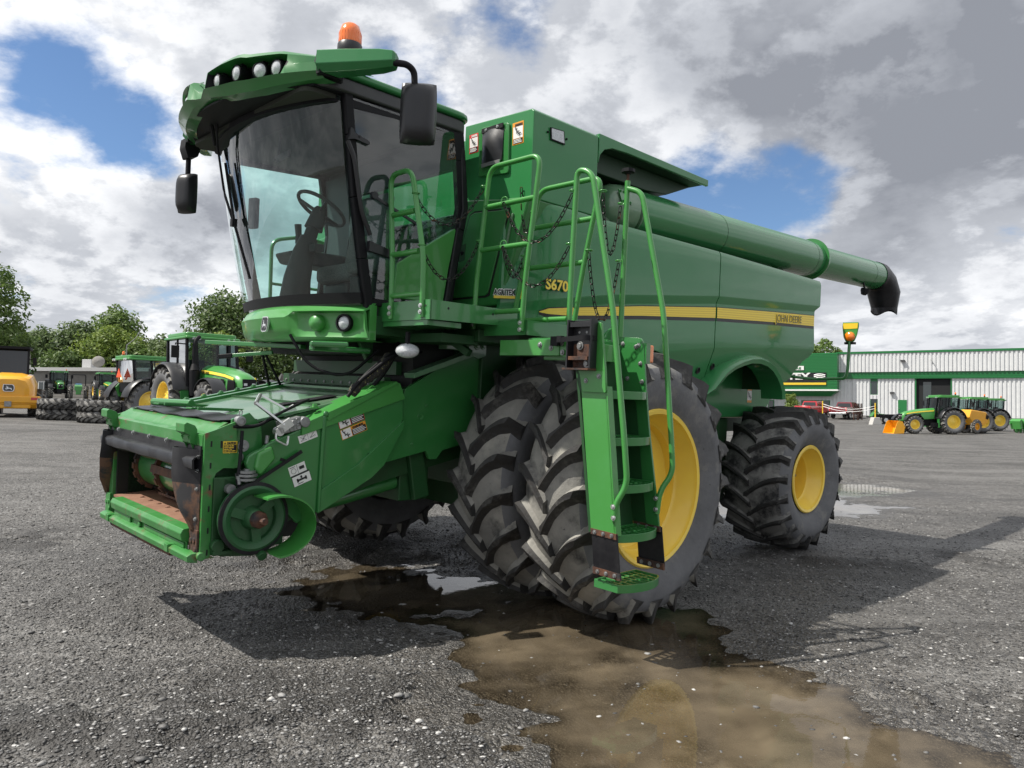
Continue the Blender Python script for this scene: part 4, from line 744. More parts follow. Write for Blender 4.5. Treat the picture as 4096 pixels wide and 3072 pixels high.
# hanging work lamp, hoses
b = MB(); o = Vector((1.485,1.17,1.885)); nn = Vector((.75,.66,-.05)).normalized()
prof = [(.0,.045),(.045,.038),(.068,.012),(.072,-.01),(.06,-.05),(0,-.06)]
b.lathe(prof, o, nn, 26, [0,0,0,1,1]); su = Vector((-.66,.75,0)).normalized()
b.v = [tuple(o+su*((Vector(v)-o).dot(su))*1.15+nn*((Vector(v)-o).dot(nn))+Vector((0,0,(Vector(v)-o).z*.72))) for v in b.v]; b.add([], []); b.bar(o+Vector((0,0,.04)), o+Vector((0,0,.13)), .03, .02, m=1); b.build('hanging_lamp', [M['lens'], M['matt']], H, smooth=50)
b = MB(); hp = [(1.80,.95,1.555),(1.74,.98,1.66),(1.62,1.0,1.755),(1.52,1.0,1.83),(1.38,.95,1.875),(1.1,.85,1.9),(.9,.7,1.92)]
b.tube(fillet(hp, .12, 5), .013, 8); b.tube(fillet([(1.78,.92,1.56),(1.70,.98,1.70),(1.5,.96,1.85),(1.2,.8,1.95)], .12, 5), .012, 8); b.tube(fillet([(1.55,.8,1.58),(1.45,.85,1.72),(1.40,.9,1.85),(1.3,.8,1.95)], .1, 5), .016, 8); b.tube(fillet([(1.9,.3,1.98),(1.8,.4,1.75),(1.6,.6,1.68),(1.4,.7,1.9)], .12, 5), .011, 8); hs = b.build('hose', M['matt'], H, smooth=60)
b = MB(); pth = fillet([(1.765,.94,1.575),(1.70,.95,1.66),(1.60,.98,1.72),(1.53,.97,1.80),(1.45,.9,1.84)], .08, 5); b.tube(pth, [.034+.006*math.sin(i*2.1) for i in range(len(pth))], 12); b.build('hose_sleeve', M['moss'], hs, smooth=60)
# ---- platforms
b = MB(); b.box(1.538,1.55,.80,1.49,2.085,2.215); b.prism([(1.55,2.085),(1.55,2.215),(.76,2.215),(.76,2.10)], 'y', 1.478, 1.49); b.box(.76,1.538,.86,1.478,2.19,2.205); b.box(1.25,1.54,.86,1.45,2.05,2.085)
for p in ((1.10,.165),(1.36,.165),(1.06,.12)): pass
for y in (.89,1.44): b.cyl((1.549,y,2.175),(1.5515,y,2.175),.008,n=8,m=1)
for x in (1.40,1.0): b.cyl((x,1.489,2.17),(x,1.4915,2.17),.009,n=8,m=1)
p1 = b.build('cab_platform', [M['green'], M['pit']], H, bevel=.004)
b = MB(); b.box(.938,.95,.86,1.775,2.025,2.125); b.box(.42,.95,1.763,1.775,2.025,2.125); b.box(.42,.938,.88,1.763,2.10,2.115)
for y, z in ((.95,2.075),(1.04,2.08)): b.bolt((.95,y,z),(1,0,0),.012,.014,1)
b.tube([(.965,1.04,2.08),(.965,1.06,2.055),(.965,1.045,2.04),(.965,1.03,2.055),(.965,1.04,2.08)], .003, 6, 1); b.cyl((.949,1.38,2.11),(.9515,1.38,2.11),.008,n=8,m=2)
p2 = b.build('landing_platform', [M['green'], M['steel'], M['pit']], H, bevel=.004)
b = MB(); b.box(.955,1.30,.35,1.3,1.96,2.02); b.bar((1.0,1.0,2.02),(.95,1.2,1.9),.05,.05); b.build('platform_bracket', M['dark'], H)
# ---- ladder
L = bpy.data.objects.new('ladder', None); C.objects.link(L); L.parent = H
b = MB(); b.box(.88,.972,1.545,2.10,1.885,1.99)
for y, z in ((1.93,1.955),(2.03,1.935),(2.13,1.905),(2.12,1.965)): b.bolt((.972,y,z),(1,0,0),.013,.014,1)
b.box(.60,.90,1.9,2.3,1.86,1.97); b.build('ladder_arm', [M['bright'], M['steel']], L, bevel=.008)
b = MB(); b.prism(fillet([(2.02,1.99),(2.22,1.99),(2.24,2.05),(2.27,2.09),(2.43,2.09),(2.445,1.98),(2.475,1.80),(2.489,1.66),(2.30,1.66),(2.275,1.77),(2.245,1.82),(2.19,1.86),(2.11,1.885),(2.02,1.885),(2.02,1.99)], .012, 2), 'x', .945, .965)
for y, z in ((2.33,1.73),(2.43,1.76)): b.bolt((.965,y,z),(1,0,0),.011,.012,1)
b.build('ladder_gusset', [M['bright'], M['steel']], L, bevel=.004)
b = MB(); b.prism([(2.285,1.67),(2.482,1.67),(2.60,.81),(2.41,.82)], 'x', .935, .952); b.prism([(2.470,1.70),(2.486,1.70),(2.604,.81),(2.588,.80)], 'x', .90, .952)
for k in range(2): b.cyl((.9515,2.325+.02*k,1.45-.14*k),(.9525,2.325+.02*k,1.45-.14*k),.004,n=6)
b.build('ladder_stile', M['bright'], L, bevel=.004)
b = MB(); b.prism(fillet([(2.18,2.04),(2.40,2.03),(2.42,1.98),(2.45,1.72),(2.488,1.45),(2.602,.81),(2.50,.82),(2.375,1.62),(2.20,1.66),(2.18,1.75),(2.18,2.04)], .03, 3), 'x', .49, .506)
for y, z in ((2.25,1.99),(2.36,1.97),(2.40,1.86),(2.30,1.76),(2.42,1.74),(2.38,1.98)): b.bolt((.506,y,z),(1,0,0),.011,.012,1)
b.build('ladder_stile', [M['green'], M['steel']], L, bevel=.004)
b = MB(); b.prism([(2.20,1.90),(2.22,1.90),(2.40,.80),(2.38,.80)], 'x', .506, .935); b.prism([(2.22,1.64),(2.40,1.64),(2.53,.82),(2.40,.80)], 'x', .492, .504); b.build('ladder_back', M['dark'], L)
d = decal('rules_label', L, (.90,2.2235,1.86), (-1,0,0), (0,-.17,1), .10, .10, [(0,1,0,1,0), (.2,.8,.88,.94,1)]+lines(.06,.94,.06,.82,8,1), WM)
d = decal('caution_label', L, (.90,2.247,1.70), (-1,0,0), (0,-.17,1), .075, .13, [(0,1,0,1,2), (.06,.94,.04,.80,1)]+lines(.1,.9,.06,.78,8,0), WM)
text('lettering', 'CAUTION', M['blackp'], d, (.885,2.2495-.019,1.815), (-1,0,0), (0,-.17,1), .014, bold=.0008, width=.045, depth=.0002)
for zz in (1.46, 1.26):
    y_ = 2.22+(1.86-zz)*.17
    d = decal('step_label', L, (.89,y_+.002,zz-.05), (-1,0,0), (0,-.17,1), .06, .10, [(0,.05,0,1,2),(.95,1,0,1,2),(0,1,0,.03,2),(0,1,.97,1,2),(.2,.8,.55,.58,2),(.2,.8,.7,.73,2),(.3,.35,.3,.7,2),(.6,.65,.2,.5,2)], WM)
def step(z, y0, depth, name='step', par=L, worn=True):
    b = MB(); xa, xb = .512, .930; yl = y0+depth
    arc = [(lerp(xa, xb, i/14), y0+depth*(.80+.32*math.sin(math.pi*i/14)**.7)) for i in range(15)]
    rows = [[(x, y, z-.03), (x, y, z+.02)] for x, y in arc]; b.shell(rows, (0,-.012,0)); b.box(xa, xb, y0-.006, y0+.006, z-.03, z+.02)
    for i in range(1, 8):
        x = lerp(xa, xb, i/8); ye_ = interp(x, arc); b.box(x-.006, x+.006, y0, ye_-.012, z-.008, z+.014)
    for t in (.3, .6): b.box(xa+.02, xb-.02, y0+depth*t-.005, y0+depth*t+.005, z-.006, z+.012)
    b.box(xa-.001, xa+.008, y0, arc[0][1], z-.03, z+.02); b.box(xb-.008, xb+.001, y0, arc[-1][1], z-.03, z+.02)
    o = b.build(name, M['green'], par, bevel=.002, smooth=40)
    q = MB(); 
    for i in (4, 10): q.cyl((arc[i][0], arc[i][1]+.0005, z+.0), (arc[i][0], arc[i][1]+.0015, z+.0), .012, n=7)
    return o
for z in (1.655, 1.37, 1.085, .795): step(z, 2.290+(1.66-z)*.14, .215)
low = bpy.data.objects.new('folding_step', None); C.objects.link(low); low.parent = L
step(.50, 2.44, .22, 'step_tread', low)
for x0, x1 in ((.94,.952), (.492,.504)):
    b = MB(); b.shell([[(x1 if x0 > .6 else x0, y+.0, z) for y in (2.415+(.82-z)*.12, 2.51+(.82-z)*.13, 2.61+(.82-z)*.14)] for z in (.82,.72,.63,.575)], (-.008,0,0), 0)
    s_ = x1+.001 if x0 > .6 else x1+.001
    b.prism([(2.41,.83),(2.605,.825),(2.61,.79),(2.415,.795)], 'x', x0, x1+.006, 1); b.prism([(2.44,.60),(2.645,.595),(2.65,.555),(2.445,.56)], 'x', x0, x1+.006, 1)
    for k in range(3):
        b.bolt((x1+.006, 2.445+.065*k, .81), (1,0,0), .009, .01, 2); b.bolt((x1+.006, 2.48+.065*k, .578), (1,0,0), .009, .01, 2)
    b.build('rubber_hanger', [M['rubber'], M['rusty'], M['steel']], low)
b = MB(); b.box(.40,.46,2.37,2.43,1.87,1.985); b.build('turn_lamp', M['amber'], L, bevel=.008); b = MB(); b.box(.455,.50,2.33,2.44,1.86,1.995); b.build('lamp_bracket', M['green'], L)
b = MB(); b.box(.50,.93,2.19,2.215,1.86,2.0); b.prism([(.60,2.0),(.42,2.0),(.42,2.06),(.50,2.10),(.56,2.06)], 'y', 2.13, 2.15); b.prism([(.93,1.99),(.55,1.99),(.55,2.005),(.93,2.005)], 'y', 1.78, 2.2)
for k in range(12): b.box(.58+.028*k,.592+.028*k,2.19,2.21,2.0,2.012)
b.build('ladder_landing', M['green'], L, bevel=.002)
# bracket of the missing extinguisher
b = MB(); z0, z1 = 1.805, 2.105
b.box(.968,.976,2.215,2.40,z0,z1,0); b.box(.968,1.03,2.21,2.222,z0,z1,0); b.box(.968,1.03,2.395,2.407,z0,z1,0); b.box(.968,1.05,2.20,2.41,z0-.012,z0,1)
b.box(.9765,.979,2.23,2.39,1.81,1.955,1); b.box(.976,1.03,2.23,2.385,1.855,1.878,1); b.box(.976,1.02,2.22,2.40,2.06,2.09,0)
b.bolt((.979,2.285,1.945),(1,0,0),.018,.016,2); b.bolt((.979,2.345,1.835),(1,0,0),.018,.016,2); b.bolt((.979,2.25,1.835),(1,0,0),.014,.01,1)
for y in (2.27,2.33,2.36): b.cyl((.976,y,2.03),(.978,y,2.03),.009,n=8,m=2)
eb = b.build('extinguisher_bracket', [M['black'], M['rusty'], M['steel']], L, bevel=.002)
b = MB(); b.tube(fillet([(.985,2.41,1.985),(1.06,2.38,1.985),(1.05,2.18,1.975),(1.0,2.10,1.97)], .05, 5), .006, 6)
rows = [[p+Vector((0,0,.016)), p-Vector((0,0,.016))] for p in fillet([(.985,2.415,1.99),(1.06,2.39,1.99),(1.06,2.20,1.98),(1.0,2.10,1.975)], .05, 5)]; b.shell(rows, (.004,0,0)); b.obox((1.0,2.09,1.975), ((1,0,0),(0,1,0),(0,0,1)), (.015,.03,.03)); b.obox((1.03,2.16,1.985), ((1,0,0),(0,1,0),(0,0,1)), (.015,.02,.02)); b.build('bracket_strap', M['matt'], eb)
# ---- handrails
r_ = .0185
def rail(name, paths, feet=(), eyes=(), par=H, mats=None, rad=r_, bolts=()):
    b = MB()
    for p in paths: b.tube(fillet(p, .09 if len(p) > 2 else 0, 7) if len(p) > 2 else p, rad, 12)
    for c_, ax in eyes:
        c_ = Vector(c_); ax = Vector(ax).normalized(); u = ax.orthogonal().normalized(); w = ax.cross(u)
        b.tube([c_+(u*math.cos(2*math.pi*i/16)+w*math.sin(2*math.pi*i/16))*.024 for i in range(16)], .0045, 6, closed=True)
    for p in bolts: b.bolt(p, (1,0,0), .011, .012, 1)
    return b.build(name, [M['bright'] if mats is None else mats, M['chrome']], par, smooth=60)
rail('cab_handrail', [[(1.555,1.06,2.10),(1.555,1.05,2.5),(1.555,.985,3.10),(1.555,1.23,3.10),(1.555,1.40,2.5),(1.555,1.41,2.10)], [(1.555,1.035,2.815),(1.555,1.285,2.815)], [(1.555,1.05,2.54),(1.555,1.35,2.54)], [(1.555,1.06,2.255),(1.555,1.405,2.255)]],
     eyes=(((1.555,1.285,2.93),(0,0,1)), ((1.555,1.375,2.575),(0,0,1))), bolts=((1.57,1.06,2.175),(1.57,1.06,2.135),(1.57,1.41,2.175),(1.57,1.41,2.135)))
rail('landing_handrail', [[(.965,1.25,2.05),(.965,1.26,2.4),(.965,1.355,3.225),(.965,1.855,3.225),(.965,1.76,2.4),(.965,1.74,2.05)], [(.965,1.325,2.945),(.965,1.82,2.945)], [(.965,1.30,2.64),(.965,1.79,2.64)], [(.965,1.255,2.19),(.965,1.745,2.19)]],
     eyes=(((.965,1.30,3.10),(0,0,1)), ((.965,1.275,2.71),(0,0,1)), ((.975,1.53,2.965),(1,.3,0)), ((.975,1.54,2.66),(1,.3,0))), bolts=((.98,1.25,2.105),(.98,1.25,2.06),(.98,1.74,2.105),(.98,1.74,2.06)))
rail('back_handrail', [[(.72,1.40,2.12),(.72,1.46,2.4),(.72,1.62,3.075),(.72,2.185,3.075),(.72,2.06,2.5),(.72,1.99,2.08)], [(.72,1.575,2.81),(.72,2.13,2.81)], [(.72,1.50,2.525),(.72,2.07,2.525)], [(.72,1.42,2.15),(.72,2.0,2.15)]],
     eyes=(((.72,1.57,2.93),(0,0,1)), ((.72,1.49,2.62),(0,0,1)), ((.72,2.10,2.60),(0,0,1)), ((.72,2.20,2.98),(0,0,1))))
rail('ladder_handrail', [[(.955,2.16,2.08),(.955,2.165,2.6),(.955,2.175,3.075),(.955,2.30,3.03),(.945,2.50,2.17),(.93,2.615,1.40),(.92,2.645,1.12),(.955,2.59,1.0),(.955,2.585,.90)]], eyes=(((.955,2.15,2.94),(0,0,1)), ((.955,2.14,2.60),(0,0,1))), par=L, bolts=((.968,2.585,.985),(.968,2.59,.92)))
rail('ladder_handrail', [[(.47,2.20,1.98),(.47,2.205,3.10)], [(.47,2.205,3.05),(.455,2.315,3.01),(.44,2.52,2.19),(.435,2.62,1.35),(.43,2.635,1.16),(.485,2.58,1.05),(.50,2.575,.90)]], eyes=(((.48,2.17,2.95),(0,0,1)), ((.48,2.17,2.56),(0,0,1))), par=L, bolts=((.515,2.572,1.0),(.515,2.575,.93)))
b = MB(); b.cyl((.47,2.205,3.10),(.47,2.205,3.15),.010,n=10,m=1); b.lathe([(0,.0),(.02,.0),(.026,.008),(.046,.012),(.046,.034),(.03,.038),(0,.038)], (.47,2.205,3.145), (0,0,1), 9); b.build('release_knob', [M['matt'], M['rusty']], L, smooth=20)
# ---- chains
def chain(a, e, sag, n=None):
    a, e = Vector(a), Vector(e); pts = []
    for i in range(61): t = i/60; p = a.lerp(e, t); p.z -= sag*4*t*(1-t); pts.append(p)
    ln = [0]
    for p, q in zip(pts, pts[1:]): ln.append(ln[-1]+(q-p).length)
    pitch = .040; N = max(4, int(ln[-1]/pitch)); b = MB()
    def at(s):
        for i in range(60):
            if s <= ln[i+1]: return pts[i].lerp(pts[i+1], (s-ln[i])/(ln[i+1]-ln[i]+1e-9))
        return pts[-1]
    for k in range(N):
        p, q = at(ln[-1]*k/N), at(ln[-1]*(k+1)/N); d = (q-p).normalized(); c_ = (p+q)/2
        s_ = d.cross(Vector((0,0,1))) if abs(d.z) < .95 else d.cross(Vector((0,1,0))); s_.normalize(); u = s_ if k % 2 else s_.cross(d).normalized()
        hl, hw = pitch*.5, .0105
        ring = [c_+d*hl+u*hw*math.cos(t)*1+d*hw*math.sin(t) for t in (0, R(90), R(180))]
        ring = [c_+d*(hl+hw*.4*math.sin(t))+u*hw*math.cos(t) for t in (0, R(60), R(120), R(180))]+[c_-d*(hl+hw*.4*math.sin(t))-u*hw*math.cos(t) for t in (0, R(60), R(120), R(180))]
        b.tube(ring, .0034, 5, closed=True)
    return b.build('safety_chain', M['chain'], H, smooth=60)
chain((1.555,1.29,2.905), (.97,1.29,3.08), .22); chain((1.555,1.38,2.55), (.97,1.265,2.69), .23)
chain((.985,1.53,2.945), (.955,2.14,2.92), .29); chain((.985,1.54,2.64), (.955,2.13,2.58), .26)
chain((.73,1.44,3.12), (.72,1.55,2.91), .22); chain((.975,1.54,2.64), (.72,1.48,2.60), .17)
chain((.72,2.10,2.58), (.48,2.165,2.54), .42); chain((.72,2.20,2.96), (.48,2.16,2.93), .36)
# ------------------------------------------------------------------ terrain
def smooth(t): t = np.clip(t, 0, 1); return t*t*(3-2*t)
def vnoise(x, y, sc, seed):
    r = np.random.default_rng(seed); T = r.random((256,256)); x, y = np.asarray(x)/sc, np.asarray(y)/sc
    xi, yi = np.floor(x).astype(int), np.floor(y).astype(int); fx, fy = smooth(x-xi), smooth(y-yi)
    a = T[xi % 256, yi % 256]; b = T[(xi+1) % 256, yi % 256]; c = T[xi % 256, (yi+1) % 256]; d = T[(xi+1) % 256, (yi+1) % 256]
    return (a*(1-fx)+b*fx)*(1-fy)+(c*(1-fx)+d*fx)*fy-.5
PUD = [[(-2.2,6.75),(-1.8,7.2),(-1.0,7.35),(-.34,6.95),(.2,6.5),(.56,6.3),(1.2,6.4),(1.7,6.0),(1.66,5.2),(1.60,4.72),(1.80,4.48),(1.98,4.05),(2.2,3.65),(2.5,3.1),(2.4,2.7),(.9,2.7),(.35,3.0),(.10,3.45),(-.34,4.04),(-.66,4.62),(-.78,5.03),(-1.5,5.35),(-1.85,6.0)],
       [(2.3,11.2),(3.2,13.6),(4.17,15.3),(5.26,16.2),(6.7,16.3),(7.6,15.8),(8.2,14.8),(7.23,13.7),(5.92,12.9),(6.5,12.2),(5.6,11.2),(3.9,10.6),(2.8,10.5)]]
def sdist(x, y, poly):
    """distance to a polygon's edge, negative inside"""
    x, y = np.asarray(x, float), np.asarray(y, float); d = np.full(x.shape, 1e9); ins = np.zeros(x.shape, bool); n = len(poly)
    for i in range(n):
        (ax, ay), (bx_, by_) = poly[i], poly[(i+1) % n]; ex, ey = bx_-ax, by_-ay
        t = np.clip(((x-ax)*ex+(y-ay)*ey)/(ex*ex+ey*ey), 0, 1); d = np.minimum(d, np.hypot(x-ax-t*ex, y-ay-t*ey))
        c = ((ay > y) != (by_ > y)) & (x < ex*(y-ay)/(by_-ay+1e-12)+ax); ins ^= c
    return np.where(ins, -d, d)
def pud(x, y):
    w = .34*vnoise(x, y, .55, 5)+.30*vnoise(x, y, .21, 6)+.12*vnoise(x, y, .08, 8)
    return np.minimum(sdist(x, y, PUD[0]), sdist(x, y, PUD[1]))+w*1.3
def base(x, y):
    x, y = np.asarray(x, float), np.asarray(y, float)
    s = 2-((x-OX)*lf.x+(y-OY)*lf.y); w = 1-smooth((x-4)/10)
    g = np.interp(s, [1.5,3.9,27,73,110], [0,.157,.62,1.6,1.8]); r = np.interp(y, [58,78,88,100,150], [0,.3,.85,1.1,1.4])
    return g*w+r*(1-w)
def hgt(x, y): return float(base(x, y))
def ground_z(x, y, fine=True):
    h = base(x, y); d = pud(x, y); far = np.clip((30-np.hypot(x, y))/15, 0, 1)
    near = smooth((d+.05)/1.4); h = h*near
    n = .018*vnoise(x, y, 1.3, 1)+.014*vnoise(x, y, .42, 2)+.010*vnoise(x, y, .15, 3)+.007*vnoise(x, y, .06, 4)
    rut = np.clip(vnoise(x, y, .5, 9)+.7*vnoise(x, y, .12, 10)-.0, 0, 1)*.10*np.clip(1-np.abs(y-3.7-.10*x)/.8, 0, 1)*(d > .12)
    rut2 = np.clip(vnoise(x, y, .4, 19)+.5*vnoise(x, y, .11, 12)-.0, 0, 1)*.09*np.clip(1-np.abs(y-7.5-.08*x)/.7, 0, 1)*(d > .1)
    rim_ = 0
    basin = -.022*smooth((-d+.05)/.6)+.008*smooth(d/.5)
    isl = .05*np.clip(vnoise(x, y, .33, 14)+.35*vnoise(x, y, .11, 15)-.20, 0, 1)*(d < 0)
    if not fine: return rut+rut2
    return h+(n*far*np.where(d < 0, 1.15, 1)+rut+rut2+rim_+basin*np.where(far > 0, 1, 0)+.006+isl)
def coords():
    xs = list(np.arange(-8, 8.001, .035)); st = .05
    p = 8.0; ext = []
    while p < 2500: p += st; ext.append(p); st *= 1.13
    X = np.array([-e for e in reversed(ext)]+xs+ext)
    ys = []; y = -2.0; 
    while y < 2: ys.append(y); y += .15
    while y < 3500: ys.append(y); y += max(.018, .0052*y if y < 9 else .0075*y) if y < 24 else .02*y
    Y = np.array([-2500,-900,-300,-100,-30,-10,-5]+ys)
    return X, Y
GX, GY = coords(); XX, YY = np.meshgrid(GX, GY); ZZ = ground_z(XX, YY)
def np_mesh(name, verts, faces, mats):
    me = bpy.data.meshes.new(name); n = len(faces); k = faces.shape[1]
    me.vertices.add(len(verts)); me.vertices.foreach_set('co', verts.astype(np.float32).ravel())
    me.loops.add(n*k); me.loops.foreach_set('vertex_index', faces.astype(np.int32).ravel())
    me.polygons.add(n); me.polygons.foreach_set('loop_start', np.arange(0, n*k, k, dtype=np.int32)); me.polygons.foreach_set('loop_total', np.full(n, k, dtype=np.int32))
    for m in mats: me.materials.append(m)
    me.update(calc_edges=True); me.validate()
    o = bpy.data.objects.new(name, me); C.objects.link(o); return o
def ground_material():
    m = bpy.data.materials.new('wet_gravel'); m.use_nodes = True; nt = m.node_tree; N = nt.nodes.new; L = nt.links.new; b = nt.nodes['Principled BSDF']
    tc = N('ShaderNodeTexCoord'); P = tc.outputs['Object']
    def noise(sc, det=6, rough=.6):
        n = N('ShaderNodeTexNoise'); n.inputs['Scale'].default_value = sc; n.inputs['Detail'].default_value = det; n.inputs['Roughness'].default_value = rough; L(P, n.inputs['Vector']); return n.outputs['Fac']
    def vor(sc):
        n = N('ShaderNodeTexVoronoi'); n.inputs['Scale'].default_value = sc; L(P, n.inputs['Vector']); return n
    def mr(s, a, c, x=0., y=1.):
        n = N('ShaderNodeMapRange'); n.inputs[1].default_value = a; n.inputs[2].default_value = c; n.inputs[3].default_value = x; n.inputs[4].default_value = y; L(s, n.inputs[0]); return n.outputs[0]
    def mix(f, a, c):
        n = N('ShaderNodeMix'); n.data_type = 'RGBA'
        if isinstance(f, float): n.inputs[0].default_value = f
        else: L(f, n.inputs[0])
        for i, v in ((6, a), (7, c)):
            if isinstance(v, tuple): n.inputs[i].default_value = (*v, 1)
            else: L(v, n.inputs[i])
        return n.outputs[2]
    v1, v2, v3 = vor(75), vor(34), vor(14)
    sep = N('ShaderNodeSeparateColor'); L(v1.outputs['Color'], sep.inputs[0]); sep2 = N('ShaderNodeSeparateColor'); L(v2.outputs['Color'], sep2.inputs[0])
    c = mix(mr(noise(1.1), .35, .68), (.062,.058,.053), (.112,.106,.098))
    c = mix(mr(sep.outputs[0], .5, 1.0, 0, .7), c, (.22,.218,.212))
    c = mix(mr(sep.outputs[1], .80, .84), c, (.030,.029,.028))
    c = mix(mr(sep2.outputs[0], .86, .95, 0, .6), c, (.28,.277,.27))
    sep3 = N('ShaderNodeSeparateColor'); L(v3.outputs['Color'], sep3.inputs[0])
    c = mix(mr(noise(4.2, 9, .68), .53, .66, 0, .8), c, (.028,.026,.023))
    c = mix(mr(noise(.42, 6), .50, .66, 0, .65), c, (.036,.034,.031))
    mp = N('ShaderNodeMapping'); mp.inputs['Scale'].default_value = (.10, .75, 1); mp.inputs['Rotation'].default_value = (0, 0, .12); L(P, mp.inputs[0])
    st = N('ShaderNodeTexNoise'); st.inputs['Scale'].default_value = 1.3; st.inputs['Detail'].default_value = 7; st.inputs['Roughness'].default_value = .62; L(mp.outputs[0], st.inputs['Vector'])
    c = mix(mr(st.outputs['Fac'], .53, .68, 0, .6), c, (.034,.032,.030))
    c = mix(mr(st.outputs['Fac'], .46, .34, 0, .4), c, (.19,.187,.18))
    at = N('ShaderNodeAttribute'); at.attribute_name = 'wet'; w = at.outputs['Fac']
    am = N('ShaderNodeAttribute'); am.attribute_name = 'mud'; c = mix(mr(am.outputs['Fac'], 0, 1, 0, .85), c, (.030,.028,.026))
    dk = N('ShaderNodeMix'); dk.data_type = 'RGBA'; dk.blend_type = 'MULTIPLY'; L(mr(w, 0, 1, 0, .8), dk.inputs[0]); L(c, dk.inputs[6]); dk.inputs[7].default_value = (.50,.46,.41,1)
    L(dk.outputs[2], b.inputs['Base Color']); L(mr(w, 0, 1, .72, .25), b.inputs['Roughness'])
    b.inputs['Specular IOR Level'].default_value = .55
    add = N('ShaderNodeMath'); add.operation = 'ADD'; L(mr(v1.outputs['Distance'], 0, .6, 1, 0), add.inputs[0])
    a2 = N('ShaderNodeMath'); a2.operation = 'MULTIPLY_ADD'; L(mr(v2.outputs['Distance'], 0, .6, 1, 0), a2.inputs[0]); a2.inputs[1].default_value = 1.4; L(add.outputs[0], a2.inputs[2]); L(noise(30, 8), add.inputs[1])
    bp = N('ShaderNodeBump'); bp.inputs['Strength'].default_value = .9; bp.inputs['Distance'].default_value = .010; L(a2.outputs[0], bp.inputs['Height']); L(bp.outputs[0], b.inputs['Normal'])
    return m
nx, ny = len(GX), len(GY)
idx = np.arange(nx*ny).reshape(ny, nx); F4 = np.stack([idx[:-1,:-1], idx[:-1,1:], idx[1:,1:], idx[1:,:-1]], -1).reshape(-1, 4)
g = np_mesh('ground', np.stack([XX, YY, ZZ], -1).reshape(-1, 3), F4, [ground_material()]); tag(g, kind='structure')
a = g.data.attributes.new('wet', 'FLOAT', 'POINT'); dd = pud(XX, YY); wet = np.clip(1-(dd-.02)/.55, 0, 1)*.72
inw = np.clip(1-(dd-.2)/3.2, 0, 1)*.62*np.clip(1.5*vnoise(XX, YY, .9, 31)+.8*vnoise(XX, YY, .25, 32)+.62, 0, 1); wet = np.maximum(wet, inw)
a.data.foreach_set('value', wet.astype(np.float32).ravel()); a = g.data.attributes.new('mud', 'FLOAT', 'POINT'); a.data.foreach_set('value', np.clip(ground_z(XX, YY, False)/.014, 0, 1).astype(np.float32).ravel()); g.data.polygons.foreach_set('use_smooth', np.ones(len(g.data.polygons), bool))
def water_material():
    m = bpy.data.materials.new('muddy_water'); m.use_nodes = True; nt = m.node_tree; nt.nodes.clear(); N = nt.nodes.new; L = nt.links.new
    tc = N('ShaderNodeTexCoord'); n = N('ShaderNodeTexNoise'); n.inputs['Scale'].default_value = 1.3; n.inputs['Detail'].default_value = 7; L(tc.outputs['Object'], n.inputs['Vector'])
    rp = N('ShaderNodeValToRGB'); rp.color_ramp.elements[0].position = .36; rp.color_ramp.elements[0].color = (.092,.073,.049,1); rp.color_ramp.elements[1].position = .68; rp.color_ramp.elements[1].color = (.180,.144,.096,1); L(n.outputs['Fac'], rp.inputs[0])
    df = N('ShaderNodeBsdfDiffuse'); L(rp.outputs[0], df.inputs[0]); tr = N('ShaderNodeBsdfTransparent'); tr.inputs[0].default_value = (.72,.66,.56,1)
    at = N('ShaderNodeAttribute'); at.attribute_name = 'depth'; mx_ = N('ShaderNodeMixShader'); L(at.outputs['Fac'], mx_.inputs[0]); L(tr.outputs[0], mx_.inputs[1]); L(df.outputs[0], mx_.inputs[2])
    w = N('ShaderNodeTexNoise'); w.inputs['Scale'].default_value = 12; w.inputs['Detail'].default_value = 3; L(tc.outputs['Object'], w.inputs['Vector']); bp = N('ShaderNodeBump'); bp.inputs['Strength'].default_value = .04; bp.inputs['Distance'].default_value = .01; L(w.outputs['Fac'], bp.inputs['Height'])
    gl = N('ShaderNodeBsdfGlossy'); gl.inputs['Roughness'].default_value = .02; gl.inputs[0].default_value = (1,1,1,1); L(bp.outputs[0], gl.inputs['Normal']); fr = N('ShaderNodeFresnel'); fr.inputs[0].default_value = 1.36; L(bp.outputs[0], fr.inputs['Normal'])
    m2 = N('ShaderNodeMixShader'); L(fr.outputs[0], m2.inputs[0]); L(mx_.outputs[0], m2.inputs[1]); L(gl.outputs[0], m2.inputs[2]); o = N('ShaderNodeOutputMaterial'); L(m2.outputs[0], o.inputs[0]); return m
wm = water_material()
for P_ in PUD:
    st = .05 if P_ is PUD[0] else .08
    x = np.arange(min(p[0] for p in P_)-1, max(p[0] for p in P_)+1, st); y = np.arange(min(p[1] for p in P_)-1, max(p[1] for p in P_)+1, st); X_, Y_ = np.meshgrid(x, y)
    dep = np.clip((.0-ground_z(X_, Y_)-.0)/.028, 0, 1); sd_ = sdist(X_, Y_, P_); i_ = np.arange(X_.size).reshape(X_.shape)
    F_ = np.stack([i_[:-1,:-1], i_[:-1,1:], i_[1:,1:], i_[1:,:-1]], -1).reshape(-1, 4); ok = (sd_[:-1,:-1] < .75).ravel(); F_ = F_[ok]; us, inv = np.unique(F_, return_inverse=True)
    V_ = np.stack([X_.ravel(), Y_.ravel(), np.zeros(X_.size)], -1)[us]; o = np_mesh('puddle_water', V_, inv.reshape(-1, 4), [wm]); at_ = o.data.attributes.new('depth', 'FLOAT', 'POINT'); at_.data.foreach_set('value', dep.ravel()[us].astype(np.float32)); tag(o, kind='structure')
